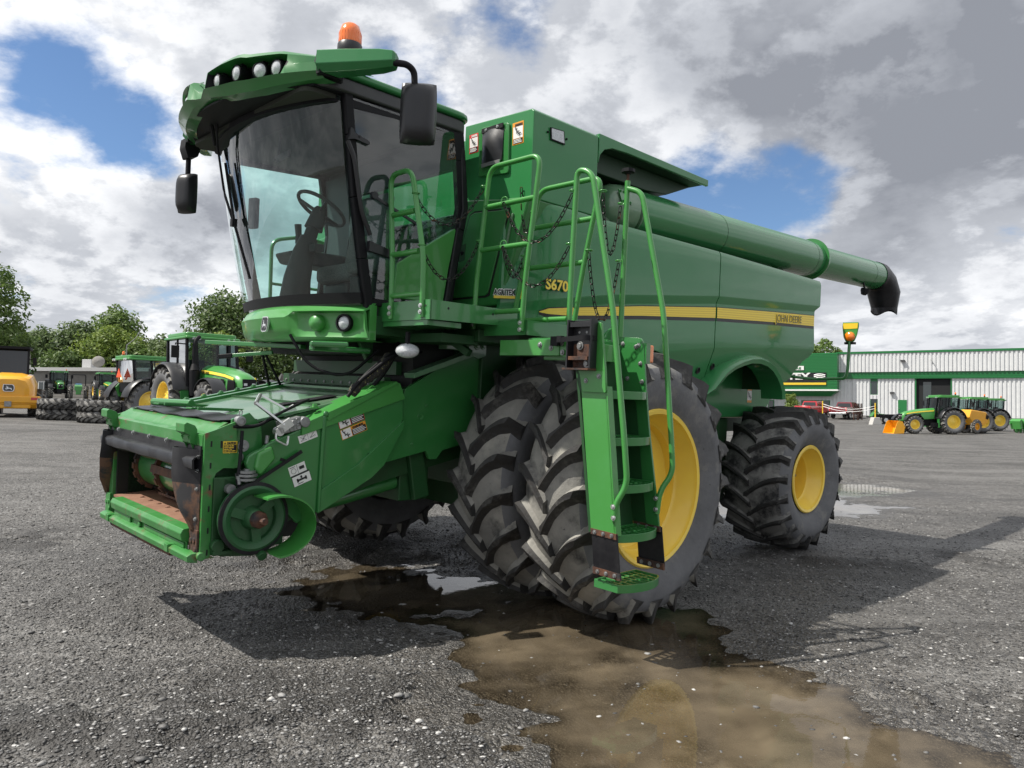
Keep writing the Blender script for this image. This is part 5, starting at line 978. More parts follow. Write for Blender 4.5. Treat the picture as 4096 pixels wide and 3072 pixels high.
# loose stones of the yard
def stones(name, count, rmin, rmax, sz, m, wetok=.06, pw=1.0):
    u = rng.random(count*3); r = rmin*(rmax/rmin)**(u**pw); th = (rng.random(count*3)-.5)*1.75; x, y = r*np.sin(th), r*np.cos(th)
    d = pud(x, y); keep = (d > 0) | (rng.random(count*3) < wetok); x, y, d = x[keep][:count], y[keep][:count], d[keep][:count]; n = len(x)
    z = np.maximum(ground_z(x, y), np.where(d < 0, -.004, -1))
    s = sz[0]*(sz[1]/sz[0])**(rng.random(n)**2.2)
    oc = np.array([[1,0,0],[-1,0,0],[0,1,0],[0,-1,0],[0,0,1],[0,0,-1],[.6,.6,.5],[-.6,.55,.5],[-.6,-.6,.45],[.6,-.6,.5]])
    fc = np.array([[0,6,9],[0,2,6],[2,7,6],[2,1,7],[1,8,7],[1,3,8],[3,9,8],[3,0,9],[4,9,6],[4,6,7],[4,7,8],[4,8,9],[5,2,0],[5,1,2],[5,3,1],[5,0,3]])
    V = oc[None]*(.7+.6*rng.random((n,10,1)))*s[:,None,None]*np.stack([1+.5*rng.random(n), .7+.4*rng.random(n), .35+.35*rng.random(n)], -1)[:,None,:]
    an = rng.random(n)*6.283; ca, sa = np.cos(an)[:,None], np.sin(an)[:,None]
    vx_, vy_ = V[...,0]*ca-V[...,1]*sa, V[...,0]*sa+V[...,1]*ca
    V = np.stack([vx_+x[:,None], vy_+y[:,None], V[...,2]+(z+s*.12)[:,None]], -1)
    F = (fc[None]+(np.arange(n)*10)[:,None,None]).reshape(-1, 3)
    o = np_mesh(name, V.reshape(-1, 3), F, m); mi = rng.choice(len(m), n, p=np.array([.46,.36,.13,.05])[:len(m)]/np.sum([.46,.36,.13,.05][:len(m)])); o.data.polygons.foreach_set('material_index', np.repeat(mi, 16).astype(np.int32)); tag(o, kind='stuff'); return o
SM = [mat('dark_slate_stone', (.06,.059,.058), .6, bump=(90,.4)), mat('grey_stone', (.12,.118,.115), .6, bump=(90,.4)), mat('light_grey_stone', (.25,.247,.24), .6, bump=(90,.4)), mat('pale_stone', (.44,.435,.42), .6, bump=(90,.4))]
stones('gravel', 85000, 2.6, 14, (.004,.0135), SM)
stones('gravel', 380, 2.6, 11, (.013,.026), SM[1:], .1)
# ------------------------------------------------------------------ trees
def leaf_mat(name, c1, c2):
    m = bpy.data.materials.new(name); m.use_nodes = True; nt = m.node_tree; N = nt.nodes.new; L = nt.links.new; b = nt.nodes['Principled BSDF']
    g_ = N('ShaderNodeNewGeometry'); mx_ = N('ShaderNodeMix'); mx_.data_type = 'RGBA'; L(g_.outputs['Random Per Island'], mx_.inputs[0]); mx_.inputs[6].default_value = (*c1, 1); mx_.inputs[7].default_value = (*c2, 1)
    L(mx_.outputs[2], b.inputs['Base Color']); b.inputs['Roughness'].default_value = .6
    t = N('ShaderNodeBsdfTranslucent'); L(mx_.outputs[2], t.inputs[0]); s = N('ShaderNodeMixShader'); s.inputs[0].default_value = .35; L(b.outputs[0], s.inputs[1]); L(t.outputs[0], s.inputs[2]); L(s.outputs[0], nt.nodes['Material Output'].inputs[0]); return m
LF = dict(mid=leaf_mat('green_leaves', (.075,.135,.03), (.155,.23,.055)), dark=leaf_mat('dark_leaves', (.055,.105,.028), (.125,.185,.048)), light=leaf_mat('light_leaves', (.12,.19,.035), (.22,.29,.055)), grey=leaf_mat('willow_leaves', (.085,.135,.05), (.16,.22,.085)))
def tree(name, label, x, y, top, rx, z0=None, leaf='mid', n=2600, ls=.22, blobs=9, trunk=.25, group='trees beyond the yard', cat='tree', shape=1.0, base_f=.22):
    z0 = hgt(x, y)-.1 if z0 is None else z0; Ht = top-z0; t = thing(name, label, cat, (x, y, z0), 0, group)
    r = np.random.default_rng(abs(hash((round(x*10), round(y*10)))) % 9999)
    bl = []
    for i in range(blobs):
        f = base_f+(1-base_f)*((i+.5)/blobs); a = i*2.4+r.random(); wid = rx*(math.sin(math.pi*min(1, (f-base_f*.6)/(1-base_f*.6)*.92+.06))**.6)*shape
        rr = wid*.62*(.75+.5*r.random()); k = max(0, wid-rr)*(.6+.6*r.random()); zz = Ht*f-rr*.55*(f > .8)
        bl.append((math.cos(a)*k, math.sin(a)*k, min(zz, Ht-rr*.75), rr))
    b = MB(); b.tube([(0,0,0), (.1,0,Ht*.3), (0,.1,Ht*.62), (.05,.05,Ht*.85)], [trunk, trunk*.75, trunk*.4, trunk*.12], 8)
    for bx_, by_, bz, rr in bl[:-1]: b.tube([(.05,.02,max(.5,bz*.55)), (bx_*.5,by_*.5,bz*.8), (bx_,by_,bz)], [trunk*.35, trunk*.22, .03], 5)
    b.build('trunk', M['bark'], t)
    w = np.array([q[3]**2 for q in bl]); ci = r.choice(len(bl), n, p=w/w.sum()); Bc = np.array(bl)[ci]
    d = r.normal(size=(n,3)); d /= np.linalg.norm(d, axis=1)[:,None]; rad = Bc[:,3]*(.55+.5*r.random(n)**.6)*(1+.25*np.sin(d[:,0]*5+ci)*np.cos(d[:,2]*6+ci*2))
    c = Bc[:,:3]+d*rad[:,None]*np.array([1,1,.85]); s = ls*(.6+.9*r.random(n))
    nrm = d*.6+r.normal(size=(n,3))*.6+np.array([0,0,.4]); nrm /= np.linalg.norm(nrm, axis=1)[:,None]
    u = np.cross(nrm, r.normal(size=(n,3))); u /= np.linalg.norm(u, axis=1)[:,None]; v = np.cross(nrm, u)
    q = [c-u*s[:,None], c+v*s[:,None]*.55+nrm*s[:,None]*.2, c+u*s[:,None], c-v*s[:,None]*.55]
    V = np.stack(q, 1).reshape(-1, 3); Fq = np.arange(n*4).reshape(n, 4); o = np_mesh('crown', V, Fq, [LF[leaf]]); o.parent = t
    return t
tree('broad_tree', 'tall tree cut off by the left edge of the picture, behind the yellow loader', -43.5, 60, 14.2, 4.2, leaf='mid', n=9000, ls=.17, blobs=14)
tree('broad_tree', 'low dark tree at the left edge under the tall one, above the loader cab', -45.0, 66, 8.2, 3.4, leaf='dark', n=6000, ls=.18)
tree('willow_tree', 'grey-green ragged tree second from the left, above the long grey building', -60.5, 95, 10.6, 4.2, leaf='grey', n=6500, ls=.22)
tree('willow_tree', 'grey-green feathery tree just left of the tallest round tree', -56.0, 96, 11.8, 4.0, leaf='grey', n=6500, ls=.22)
tree('broad_tree', 'tallest round-topped tree over the long grey building', -54.0, 101, 14.6, 4.6, leaf='mid', n=9000, ls=.22, blobs=12)
tree('broad_tree', 'light green rounded tree in front of the tallest one, above the tyre stacks', -50.5, 93, 11.2, 4.4, leaf='light', n=8000, ls=.2)
tree('willow_tree', 'grey-green tree to the right of the light green rounded tree', -45.2, 97, 9.6, 3.6, leaf='grey', n=6500, ls=.22)
tree('willow_tree', 'small grey-green tree in the gap left of the big dark tree', -42.4, 103, 9.2, 3.0, leaf='grey', n=4500, ls=.22)
tree('broad_tree', 'big dark green tree beside the cab front, over the nearest tractor', -38.6, 100, 16.7, 5.8, leaf='dark', n=13000, ls=.22, blobs=15, shape=1.1)
tree('yellowish_tree', 'yellow-green low tree in front of the big dark tree', -36.4, 92, 10.4, 3.8, leaf='light', n=6500, ls=.2)
tree('broad_tree', 'dark tree hidden low behind the near tractor cab', -31.0, 96, 10.4, 5.0, leaf='dark', n=6000, ls=.24)
tree('broad_tree', 'dark tree low behind the feeder house gap', -24.5, 98, 10.2, 5.5, leaf='dark', n=6000, ls=.25)
tree('round_tree', 'single tree above the green sign block of the dealership', 58.6, 140, 15.6, 4.5, leaf='mid', n=6000, ls=.3)
tree('round_bush', 'clipped bush by the rear tyre, left of the dealership windows', 36.0, 96, 3.9, 1.25, leaf='light', n=2500, ls=.09, blobs=6, trunk=.06, cat='bush', group=None, base_f=.1)
for i, (x, y, top, rx, lf_) in enumerate(((-64.5,97,9.5,4.5,'dark'), (-58,103,10.5,4.2,'mid'), (-49.5,104,10.8,4.4,'dark'), (-46.8,92,8.6,3.4,'mid'), (-43.8,95,8.2,3.2,'dark'), (-40.6,92,7.4,3.0,'mid'), (-53.8,90,7.6,3.6,'dark'))):
    tree('scrub_tree', ('bushy dark tree low in the row at the far left', 'green tree filling the gap behind the willows', 'dark tree right behind the light green rounded tree', 'green tree low to the right of the light green one', 'low dark tree beside the grey-green one right of centre of the row', 'low green tree just left of the yellow-green tree', 'low dark tree under the light green rounded tree, behind the grey roof')[i], x, y, top, rx, leaf=lf_, n=5500, ls=.21)
# ------------------------------------------------------------------ low grey building on the left
p0, p1 = Vector((-52.0, 76, 0)), Vector((-33.5, 71.5, 0)); d_ = (p1-p0).normalized(); n_ = Vector((d_.y, -d_.x, 0)); z_ = 1.3
t = thing('long_building', 'long low grey-sided building with a pale roof edge, behind the small tractors', 'building', p0+Vector((0,0,z_)))
def wallbox(b, o, d, n, s0, s1, t0, t1, z0, z1, m=0):
    o = Vector(o); vs = [o+d*s+n*q+Vector((0,0,z)) for s in (s0,s1) for q in (t0,t1) for z in (z0,z1)]
    b.add(vs, [(0,1,3,2),(4,6,7,5),(0,4,5,1),(2,3,7,6),(0,2,6,4),(1,5,7,3)], m)
Ln = (p1-p0).length; O = Vector((0,0,0))
b = MB(); wallbox(b, O, d_, n_, 0, Ln, -10, 0, -1, 3.05)
for k in range(10): wallbox(b, O, d_, n_, 0, Ln, 0, .012, .2+.29*k, .42+.29*k)
b.build('wall', M['wall_grey'], t); b = MB(); wallbox(b, O, d_, n_, -.3, Ln+.3, -10.3, .35, 3.05, 3.4); b.build('roof', M['roof'], t)
for s0 in (4.5, 12.5, 18.5):
    b = MB(); wallbox(b, O, d_, n_, s0, s0+1.3, .02, .05, .9, 2.0); f = b.build('window', M['white'], t); b = MB(); wallbox(b, O, d_, n_, s0+.08, s0+.62, .05, .06, .97, 1.93); wallbox(b, O, d_, n_, s0+.68, s0+1.22, .05, .06, .97, 1.93); b.build('pane', M['glz'], f)
b = MB(); wallbox(b, O, d_, n_, 8.5, 9.6, -2, -1.2, 3.4, 4.3); b.build('roof_unit', M['roof'], t, bevel=.03)
b = MB(); b.lathe([(0,.1),(.35,.05),(.6,-.12),(.58,-.14),(.33,.03),(0,.08)], O+d_*10.6+n_*-1+Vector((0,0,4.1)), (.3,-1,.3), 18); b.cyl(O+d_*10.6+n_*-1+Vector((0,0,3.4)), O+d_*10.6+n_*-1.1+Vector((0,0,4.1)), .04); b.build('satellite_dish', M['wall_grey'], t)
t = thing('utility_pole', 'thin pale pole in front of the trees, above the tyre stacks', 'pole', (-38.4, 74, 1.5)); b = MB(); b.tube([(0,0,0),(0,0,5.6)], [.07,.05], 8); b.tube([(0,0,5.5),(.9,0,6.3),(1.6,.1,7.6)], .03, 6); b.build('post', M['steel'], t)
# ------------------------------------------------------------------ dealership building on the right
p0, p1 = Vector((43.7, 100, 0)), Vector((69, 84.3, 0)); d_ = (p1-p0).normalized(); n_ = Vector((d_.y, -d_.x, 0)); zb = 1.05
B = thing('dealership_building', 'large white ribbed-metal building with green band, open dark bay and green sign block', 'building', p0+Vector((0,0,zb)))
def ribbed(b, s0, s1, t, z0, z1, m, pitch=.45, dep=.09):
    s = s0
    while s < s1-.01:
        e = min(s+pitch, s1); wallbox(b, O, d_, n_, s, e, t-.2, t, z0, z1, m); wallbox(b, O, d_, n_, s+.05, s+.05+(e-s)*.5, t, t+dep, z0, z1, m); s = e
Lb = (p1-p0).length
b = MB(); wallbox(b, O, d_, n_, -12, Lb, -30, -.2, -1, 8.2)
S_ = [(-14.0, 3.2), (4.9, 13.55), (17.35, Lb)]
ribbed(b, -.02, Lb, .35, 5.72, 8.15, 0); 
for s0, s1 in ((1.9, 4.02), (4.02, 4.9), (4.9, 9.2), (13.25, Lb)): ribbed(b, s0, s1, 0, 2.2 if s0 == 4.02 else 0, 4.85 if s0 != 4.02 else 2.75, 0)
ribbed(b, -14, 1.9, -.1, -.6, 4.9, 0); b.build('wall', M['wsteel'], B)
b = MB(); wallbox(b, O, d_, n_, -.02, Lb, -.1, .25, 4.85, 5.72)
for k in range(4): wallbox(b, O, d_, n_, -.02, Lb, .25, .27, 4.95+.2*k, 5.05+.2*k)
wallbox(b, O, d_, n_, -.1, Lb, -.2, .5, 8.15, 8.42); wallbox(b, O, d_, n_, 9.2, 9.34, -.1, .12, 0, 4.85); wallbox(b, O, d_, n_, 13.12, 13.25, -.1, .12, 0, 4.85); b.build('green_band', M['trim'], B)
b = MB(); wallbox(b, O, d_, n_, 9.34, 13.12, -.195, -.15, 0, 4.84); b.build('open_bay', M['bayd'], B)
b = MB(); wallbox(b, O, d_, n_, 10.1, 11.0, -.15, -.12, 0, 4.4); b.build('bay_machine', M['glz'], B)
for z0, z1 in ((2.75, 4.85), (.05, 2.2)):
    b = MB(); wallbox(b, O, d_, n_, 4.02, 4.9, -.1, -.02, z0, z1); w = b.build('window', M['trim'], B); b = MB(); wallbox(b, O, d_, n_, 4.10, 4.83, -.02, 0, z0+.08, z1-.35*(z0 > 1)); b.build('pane', M['glz'], w)
b = MB(); wallbox(b, O, d_, n_, 7.27, 8.27, .09, .13, 0, 2.1); dr_ = b.build('door', M['gsteel'], B); b = MB(); wallbox(b, O, d_, n_, 7.35, 7.43, .13, .2, .95, 1.05); b.build('handle', M['steel'], dr_)
for s0, s1, z0, z1 in ((-4.57, -.9, .3, 1.95), (-6.5, -5.7, .5, 1.95), (-9,-8.2,.5,1.95)):
    b = MB(); wallbox(b, O, d_, n_, s0, s1, -.02, .05, z0, z1); w = b.build('window', M['trim'], B); b = MB(); wallbox(b, O, d_, n_, s0+.1, s1-.1, .05, .07, z0+.1, z1-.1); b.build('pane', M['glz'], w)
for s, z in ((7.6, 7.0), (6.35, 2.9)):
    b = MB(); wallbox(b, O, d_, n_, s, s+.5, .4 if z > 4 else .1, .8 if z > 4 else .4, z, z+.22); b.build('wall_lamp', M['grey'], B)
b = MB(); b.tube([O+d_*11.0+n_*.45+Vector((0,0,7.2)), O+d_*11.15+n_*.8+Vector((0,0,7.0)), O+d_*11.2+n_*.8+Vector((0,0,6.6))], .05, 6); b.build('vent_pipe', M['steel'], B)
b = MB(); wallbox(b, O, d_, n_, -13.5, .25, -1, 1.9, 3.4, 8.25)
for k in range(24): wallbox(b, O, d_, n_, -13.45, .25, 1.9, 1.93, 3.45+.2*k, 3.56+.2*k)
sg = b.build('sign_block', M['gsteel'], B)
b = MB(); vs = [O+d_*s+n_*t_+Vector((0,0,z)) for s, t_, z in ((-13.5,1.9,3.2),(.25,1.9,3.2),(.25,0,3.2),(-13.5,0,3.2),(-12.6,1.0,2.5),(-.7,1.0,2.5),(-.7,0,2.5),(-12.6,0,2.5))]
b.add(vs, [(0,1,2,3),(4,7,6,5),(0,4,5,1),(1,5,6,2),(2,6,7,3),(3,7,4,0)]); b.build('canopy_underside', M['gsteel'], sg); b = MB(); wallbox(b, O, d_, n_, -13.6, .35, -.5, 2.0, 3.2, 3.4); b.build('white_trim', M['white'], sg)
so = O+n_*1.95; b = MB(); wallbox(b, so, d_, n_, -9.8, -1.1, 0, .08, 4.15, 5.65); pn = b.build('sign_panel', M['blackp'], sg); b = MB(); wallbox(b, so, d_, n_, -9.8, -1.1, .08, .1, 4.0, 4.3); b.build('yellow_bar', M['yprint'], pn)
text('lettering', 'AGRITEX', M['white'], pn, so+d_*-9.5+n_*.1+Vector((0,0,4.75)), d_, Vector((0,0,1)), 1.2, bold=.05, width=6.6, depth=.02)
text('lettering', 'ST-CELESTIN'.replace('ST-CELESTIN', ''), M['white'], pn, so, d_, Vector((0,0,1)), .1) if False else None
b = MB()
for k in range(3): rr_ = [so+d_*(-2.6+1.4*i/8)+n_*.11+Vector((0,0,4.85+.22*k+.14*math.sin(i/8*math.pi))) for i in range(9)]; b.tube(rr_, .07, 5)
b.build('swoosh', M['white'], pn)
b = MB(); b.lathe([(0,0),(.62,0),(.62,.06),(0,.06)], so+d_*-5.4+Vector((0,0,7.3)), n_, 24); em = b.build('round_emblem', M['white'], sg); b = MB(); b.lathe([(0,.06),(.5,.06),(.5,.08),(0,.08)], so+d_*-5.4+Vector((0,0,7.3)), n_, 24); b.build('emblem_disc', M['yprint'], em)
b = MB(); wallbox(b, so, d_, n_, -7.9, -3.9, 0, .06, 6.0, 6.55); tg = b.build('name_board', M['white'], sg); text('lettering', 'JOHN DEERE', M['trim'], tg, so+d_*-7.7+n_*.07+Vector((0,0,6.1)), d_, Vector((0,0,1)), .42, bold=.01, width=3.5, depth=.01)
# ------------------------------------------------------------------ tractors and other machines in the yard
def wheel_simple(par, c, Rr, W, rr, n, sgn, rimm='yellow', mats=None, lh=.045):
    e = bpy.data.objects.new('wheel', None); C.objects.link(e); e.parent = par; e.location = c
    tyre('tyre', e, (0,0,0), Rr, W, rr, n, lh, mats or [M['tyre'], M['wall'], M['lug']], .26, lw=.045)
    b = MB(); y = lambda v: v*sgn
    b.lathe([(rr+.01,y(W*.36)),(rr+.015,y(W*.38)),(rr-.03,y(W*.36)),(rr-.06,y(W*.2)),(rr-.10,y(.02)),(rr*.5,y(.04)),(rr*.35,y(.08)),(.10,y(.09)),(0,y(.12))], (0,0,0), (0,1,0), 28)
    for i in range(8): a = i*math.pi/4; b.bolt((math.cos(a)*rr*.32, y(.08), math.sin(a)*rr*.32), (0,sgn,0), .02, .03)
    b.build('rim', M[rimm], e); return e
def tractor(name, label, x, y, heading, sc=1.0, group='green tractors in the yard', loader=False, wheel='yellow', triangle=False, cabbed=True, beacon=True, label_text=True, frontx=2.75, exhaust=True, z=None, blade=False):
    t = thing(name, label, 'tractor', (x, y, hgt(x, y) if z is None else z), heading, group); t.scale = (sc,)*3
    for s in (1,-1):
        wheel_simple(t, (0, s*.92, .93), .93, .56, .50, 20, s, wheel); wheel_simple(t, (frontx, s*.85, .70), .70, .46, .36, 18, s, wheel)
    b = MB(); b.box(-.5, 3.3, -.28, .28, .6, 1.1); b.cyl((0,-.9,.93),(0,.9,.93),.16); b.cyl((frontx,-.8,.70),(frontx,.8,.70),.1); b.box(.6,1.3,.35,.85,.55,.85); b.box(3.3,3.55,-.3,.3,.55,.95); b.box(-.7,-.4,-.35,.35,.5,1.0); b.build('chassis', M['matt'], t)
    b = MB(); rows = []
    for xx, w, zt, z0 in ((.95,.40,1.93,1.15),(1.6,.40,1.88,1.10),(2.4,.38,1.78,1.05),(3.05,.34,1.64,1.0),(3.3,.28,1.52,.98),(3.38,.22,1.38,.98)):
        rows.append([(xx,-w,z0),(xx,-w,lerp(z0,zt,.6)),(xx,-w*.86,lerp(z0,zt,.86)),(xx,-w*.45,zt),(xx,0,zt+.02),(xx,w*.45,zt),(xx,w*.86,lerp(z0,zt,.86)),(xx,w,lerp(z0,zt,.6)),(xx,w,z0)])
    b.grid(rows); b.add(rows[-1], [tuple(range(9))]); b.add(rows[0], [tuple(range(8,-1,-1))]); hd = b.build('hood', M['bright'], t, smooth=40)
    for s in (1,-1):
        b = MB(); pts = [(1.05,1.70,1.78),(1.9,1.63,1.70),(2.6,1.55,1.615),(3.1,1.45,1.51)]
        b.grid([[(px, s*(.405 if px < 2 else .385 if px < 2.8 else .35), z0), (px, s*(.395 if px < 2 else .375 if px < 2.8 else .335), z1+.01)] for px, z0, z1 in pts]); st_ = b.build('yellow_stripe', M['stripe'], hd, flip=False)
        if label_text and s < 0 or label_text == 2: text('lettering', 'JOHN DEERE', M['blackp'], st_, (1.08 if s < 0 else 1.75, s*.412, 1.69 if s<0 else 1.66), (1 if s < 0 else -1, 0, -.06), (0,0,1), .085, width=.55, bold=.002, depth=.002)
        b = MB()
        for k in range(2): b.prism([(2.0+.35*k,1.12),(2.25+.35*k,1.12),(2.28+.35*k,1.48),(2.05+.35*k,1.5)], 'y', s*.395, s*.405)
        b.prism([(2.75,1.02),(3.25,1.0),(3.2,1.42),(2.8,1.46)], 'y', s*.33, s*.375); b.build('side_grille', M['matt'], hd)
    b = MB(); b.prism([(-.18,1.05),(.18,1.05),(.20,1.48),(-.20,1.48)], 'x', 3.36, 3.40); b.build('front_grille', M['matt'], hd)
    for s in (1,-1):
        b = MB(); b.obox((3.385, s*.12, 1.33), ((1,0,0),(0,1,0),(0,0,1)), (.02,.05,.035)); b.build('headlight', M['lens'], hd)
        rows = []
        for k in range(15):
            a = lerp(R(12), R(168), k/14); ca, sa = math.cos(a), math.sin(a); r1 = 1.03
            rows.append([(ca*r1, s*.60, .95+sa*r1), (ca*(r1+.03), s*.75, .95+sa*(r1+.03)), (ca*(r1+.02), s*1.12, .95+sa*(r1+.02)), (ca*r1*.97, s*1.2, .95+sa*r1*.97)])
        b = MB(); b.shell(rows, (0,0,.02)); b.build('rear_fender', M['black'] , t, smooth=50)
        b = MB(); b.prism([(.86,1.3),(.55,1.75),(.1,1.99),(-.5,1.9),(-.75,1.6),(-.6,1.2),(.3,1.1)], 'y', s*.55, s*.66); b.build('inner_fender', M['bright'], t, bevel=.03)
        rows = []
        for k in range(11):
            a = lerp(R(25), R(150), k/10); rows.append([(frontx+math.cos(a)*.78, s*.66, .70+math.sin(a)*.78), (frontx+math.cos(a)*.80, s*.95, .70+math.sin(a)*.80), (frontx+math.cos(a)*.77, s*1.06, .70+math.sin(a)*.77)])
        b = MB(); b.shell(rows, (0,0,.015)); b.build('front_fender', M['black'], t, smooth=50)
        b = MB()
        for k in range(3): b.box(.55,.98,s*.72,s*.98,.55+.27*k,.58+.27*k)
        b.box(.53,.55,s*.72,s*.98,.5,1.25); b.box(.98,1.0,s*.72,s*.98,.5,1.25); b.build('cab_step', M['green'], t)
    if cabbed:
        co = [(1.02,.46,1.2),(.98,.80,1.2),(-.55,.80,1.75),(-.78,.62,1.75)]; top = [(.86,.52,2.72),(.80,.76,2.72),(-.62,.78,2.72),(-.72,.62,2.72)]
        b = MB()
        for s in (1,-1):
            for p, q in zip(co, top):
                if p[1] < .7 and p[0] < 0: continue
                b.bar((p[0], s*p[1], p[2]), (q[0], s*q[1], q[2]), .075, .075, (0,1,0))
            b.bar((.25,s*.80,1.3),(.12,s*.77,2.72),.06,.05,(0,1,0))
        b.prism([(1.0,1.15),(1.0,1.30),(.3,1.32),(-.6,1.85),(-.6,1.4)], 'y', -.78, .78); b.build('cab_frame', M['matt'], t)
        b = MB()
        for s in (1,-1): b.grid([[(.97,s*.79,1.3),(.10,s*.79,1.35),(-.56,s*.79,1.8)], [(.80,s*.765,2.7),(.08,s*.775,2.7),(-.62,s*.785,2.7)]])
        b.grid([[(1.0,-.78,1.3),(1.03,0,1.3),(1.0,.78,1.3)], [(.82,-.75,2.7),(.87,0,2.7),(.82,.75,2.7)]]); b.grid([[(-.58,-.78,1.8),(-.72,0,1.8),(-.58,.78,1.8)], [(-.64,-.77,2.7),(-.72,0,2.7),(-.64,.77,2.7)]]); b.build('cab_glass', M['tglass'], t, flip=False)
        b = MB(); b.box(-.35,.15,-.25,.25,1.35,1.6); b.box(-.45,-.3,-.24,.24,1.5,2.15); b.bar((.7,0,1.3),(.45,0,1.85),.1,.1); ring = [Vector((.43,0,1.88))+Vector((-.06*math.cos(a),.2*math.sin(a),.18*math.cos(a))) for a in [2*math.pi*i/16 for i in range(16)]]; b.tube(ring, .018, 6, closed=True); b.build('seat_and_wheel', M['inner'], t)
        b = MB(); b.prism(rrect(-.85,.98,-.86,.86,.15), 'z', 2.72, 2.80); b.prism(rrect(-.75,.85,-.8,.8,.2), 'z', 2.80, 2.92); rf = b.build('roof', M['bright'], t, bevel=.03)
        for s in (1,-1):
            for px in (.96, -.85):
                for yy in (.45,.62):
                    b = MB(); b.lathe([(0,.02),(.05,.015),(.055,-.03),(0,-.03)], (px, s*yy, 2.74), (1 if px > 0 else -1, 0, -.1), 10); b.build('roof_lamp', M['lens'], rf)
            b = MB(); b.tube([(.85,s*.8,2.55),(.95,s*1.15,2.55),(.95,s*1.15,2.5)], .02, 6); b.box(.92,.97,s*1.04,s*1.26,2.12,2.48); b.build('mirror', M['matt'], t, bevel=.01)
        if beacon: b = MB(); b.cyl((-.4,.7,2.9),(-.4,.7,3.0),.05,m=1); b.lathe([(.055,0),(.055,.10),(.035,.14),(0,.15)], (-.4,.7,3.0), (0,0,1), 12); b.build('beacon', [M['orange'], M['matt']], rf)
    if exhaust:
        b = MB(); b.cyl((1.06,-.62,1.0),(1.06,-.62,1.75),.14); b.cyl((1.06,-.62,1.75),(1.03,-.62,1.95),.14,.07); b.tube(fillet([(1.03,-.62,1.95),(1.02,-.62,2.55),(1.0,-.55,2.72),(.95,-.45,2.78)], .1, 4), .06, 10); b.build('exhaust', M['matt'], t, smooth=50)
    if triangle:
        b = MB(); b.prism([(-.22,2.0),(.22,2.0),(0,2.38)], 'x', -.87, -.85); b.bar((-.8,0,1.9),(-.86,0,2.05),.04,.04); b.build('warning_triangle', M['smv'], t)
    if loader:
        b = MB()
        for s in (1,-1): b.bar((.9,s*.5,1.2),(2.3,s*.55,1.25),.08,.12); b.bar((2.3,s*.55,1.25),(3.7,s*.55,.5),.08,.12)
        b.build('loader_arm', M['green'], t)
    return t
def hd(dx, dy): return math.atan2(dy, dx)
tractor('utility_tractor', 'nearest green tractor left of the combine cab, black exhaust stack and yellow-striped hood', -10.3, 24.6, hd(.72,-.72), 1.05, z=hgt(-10.4,25.2)+.15, beacon=False)
tractor('utility_tractor', 'green tractor with a red-orange triangle on its rear window, behind the nearest tractor', -14.6, 29.2, hd(.75,.9), .92, triangle=True, exhaust=False, z=hgt(-14.6,29.2)-.05)
for i, (x, y, lb, sc) in enumerate(((-41.4, 68, 'small green tractor with cab, left of the pair beyond the tyre stacks', .86), (-36.6, 67, 'small green tractor with cab, right of the pair beyond the tyre stacks', .84), (-32.0, 69, 'small green tractor half hidden behind the rear wheel of the tractor with the triangle', .8))):
    tractor('compact_tractor', lb, x, y, hd(.55,-.8)+.1*i, sc, exhaust=False, group='small tractors before the grey building')
# open compact tractors, mostly their roll bars and blue-grey fuel tanks
def open_tractor(x, y, lb):
    t = thing('open_tractor', lb, 'tractor', (x, y, hgt(x, y)), hd(.5,-.85), 'small tractors before the grey building')
    for s in (1,-1): wheel_simple(t, (0,s*.6,.6), .6, .36, .3, 16, s); wheel_simple(t, (1.5,s*.55,.4), .4, .25, .2, 14, s)
    b = MB(); b.box(-.3,1.9,-.2,.2,.4,.8); b.prism([(.5,.8),(1.9,.75),(1.85,1.15),(.6,1.3)], 'y', -.3, .3); b.build('hood', M['bright'], t, bevel=.05)
    b = MB(); b.tube(fillet([(-.25,-.55,.8),(-.3,-.55,2.2),(-.3,.55,2.2),(-.25,.55,.8)], .15, 4), .04, 8); b.build('roll_bar', M['matt'], t); b = MB(); b.box(-.2,.3,-.25,.25,.85,1.0); b.box(-.3,-.18,-.25,.25,.95,1.4); b.build('seat', M['blue'], t, bevel=.03)
    b = MB(); b.tube([(.45,0,.9),(.25,0,1.3)], .03, 6); b.build('steering_column', M['matt'], t)
open_tractor(-44.2, 67, 'open tractor with roll bar and blue seat, far left behind the tyre stacks'); open_tractor(-38.7, 66.5, 'open tractor with roll bar and blue seat between the two small cab tractors'); open_tractor(-34.2, 66.5, 'open tractor with roll bar and blue seat right of the two small cab tractors')
# stacked tyres
for i, (x, y, k, lb) in enumerate(((-18.3, 30.6, 0, 'lower tyre of the left stack'), (-18.25, 30.55, 1, 'upper tyre of the left stack'), (-15.85, 29.2, 0, 'lower tyre of the right stack'), (-15.9, 29.25, 1, 'upper tyre of the right stack'))):
    o = tyre('loose_tyre', None, (0,0,0), 1.03, .42, .62, 22, .045, [M['rtyre'], M['wall'], M['lug']], .34, lw=.05)
    o.rotation_euler = (R(90), 0, .7*i); o.location = (x, y, hgt(x, y)+.22+.425*k); tag(o, 'loose tractor tyre lying flat on the gravel, '+lb if not k else 'loose tractor tyre lying flat, '+lb, 'tyre', 'loose tractor tyres stacked in pairs')
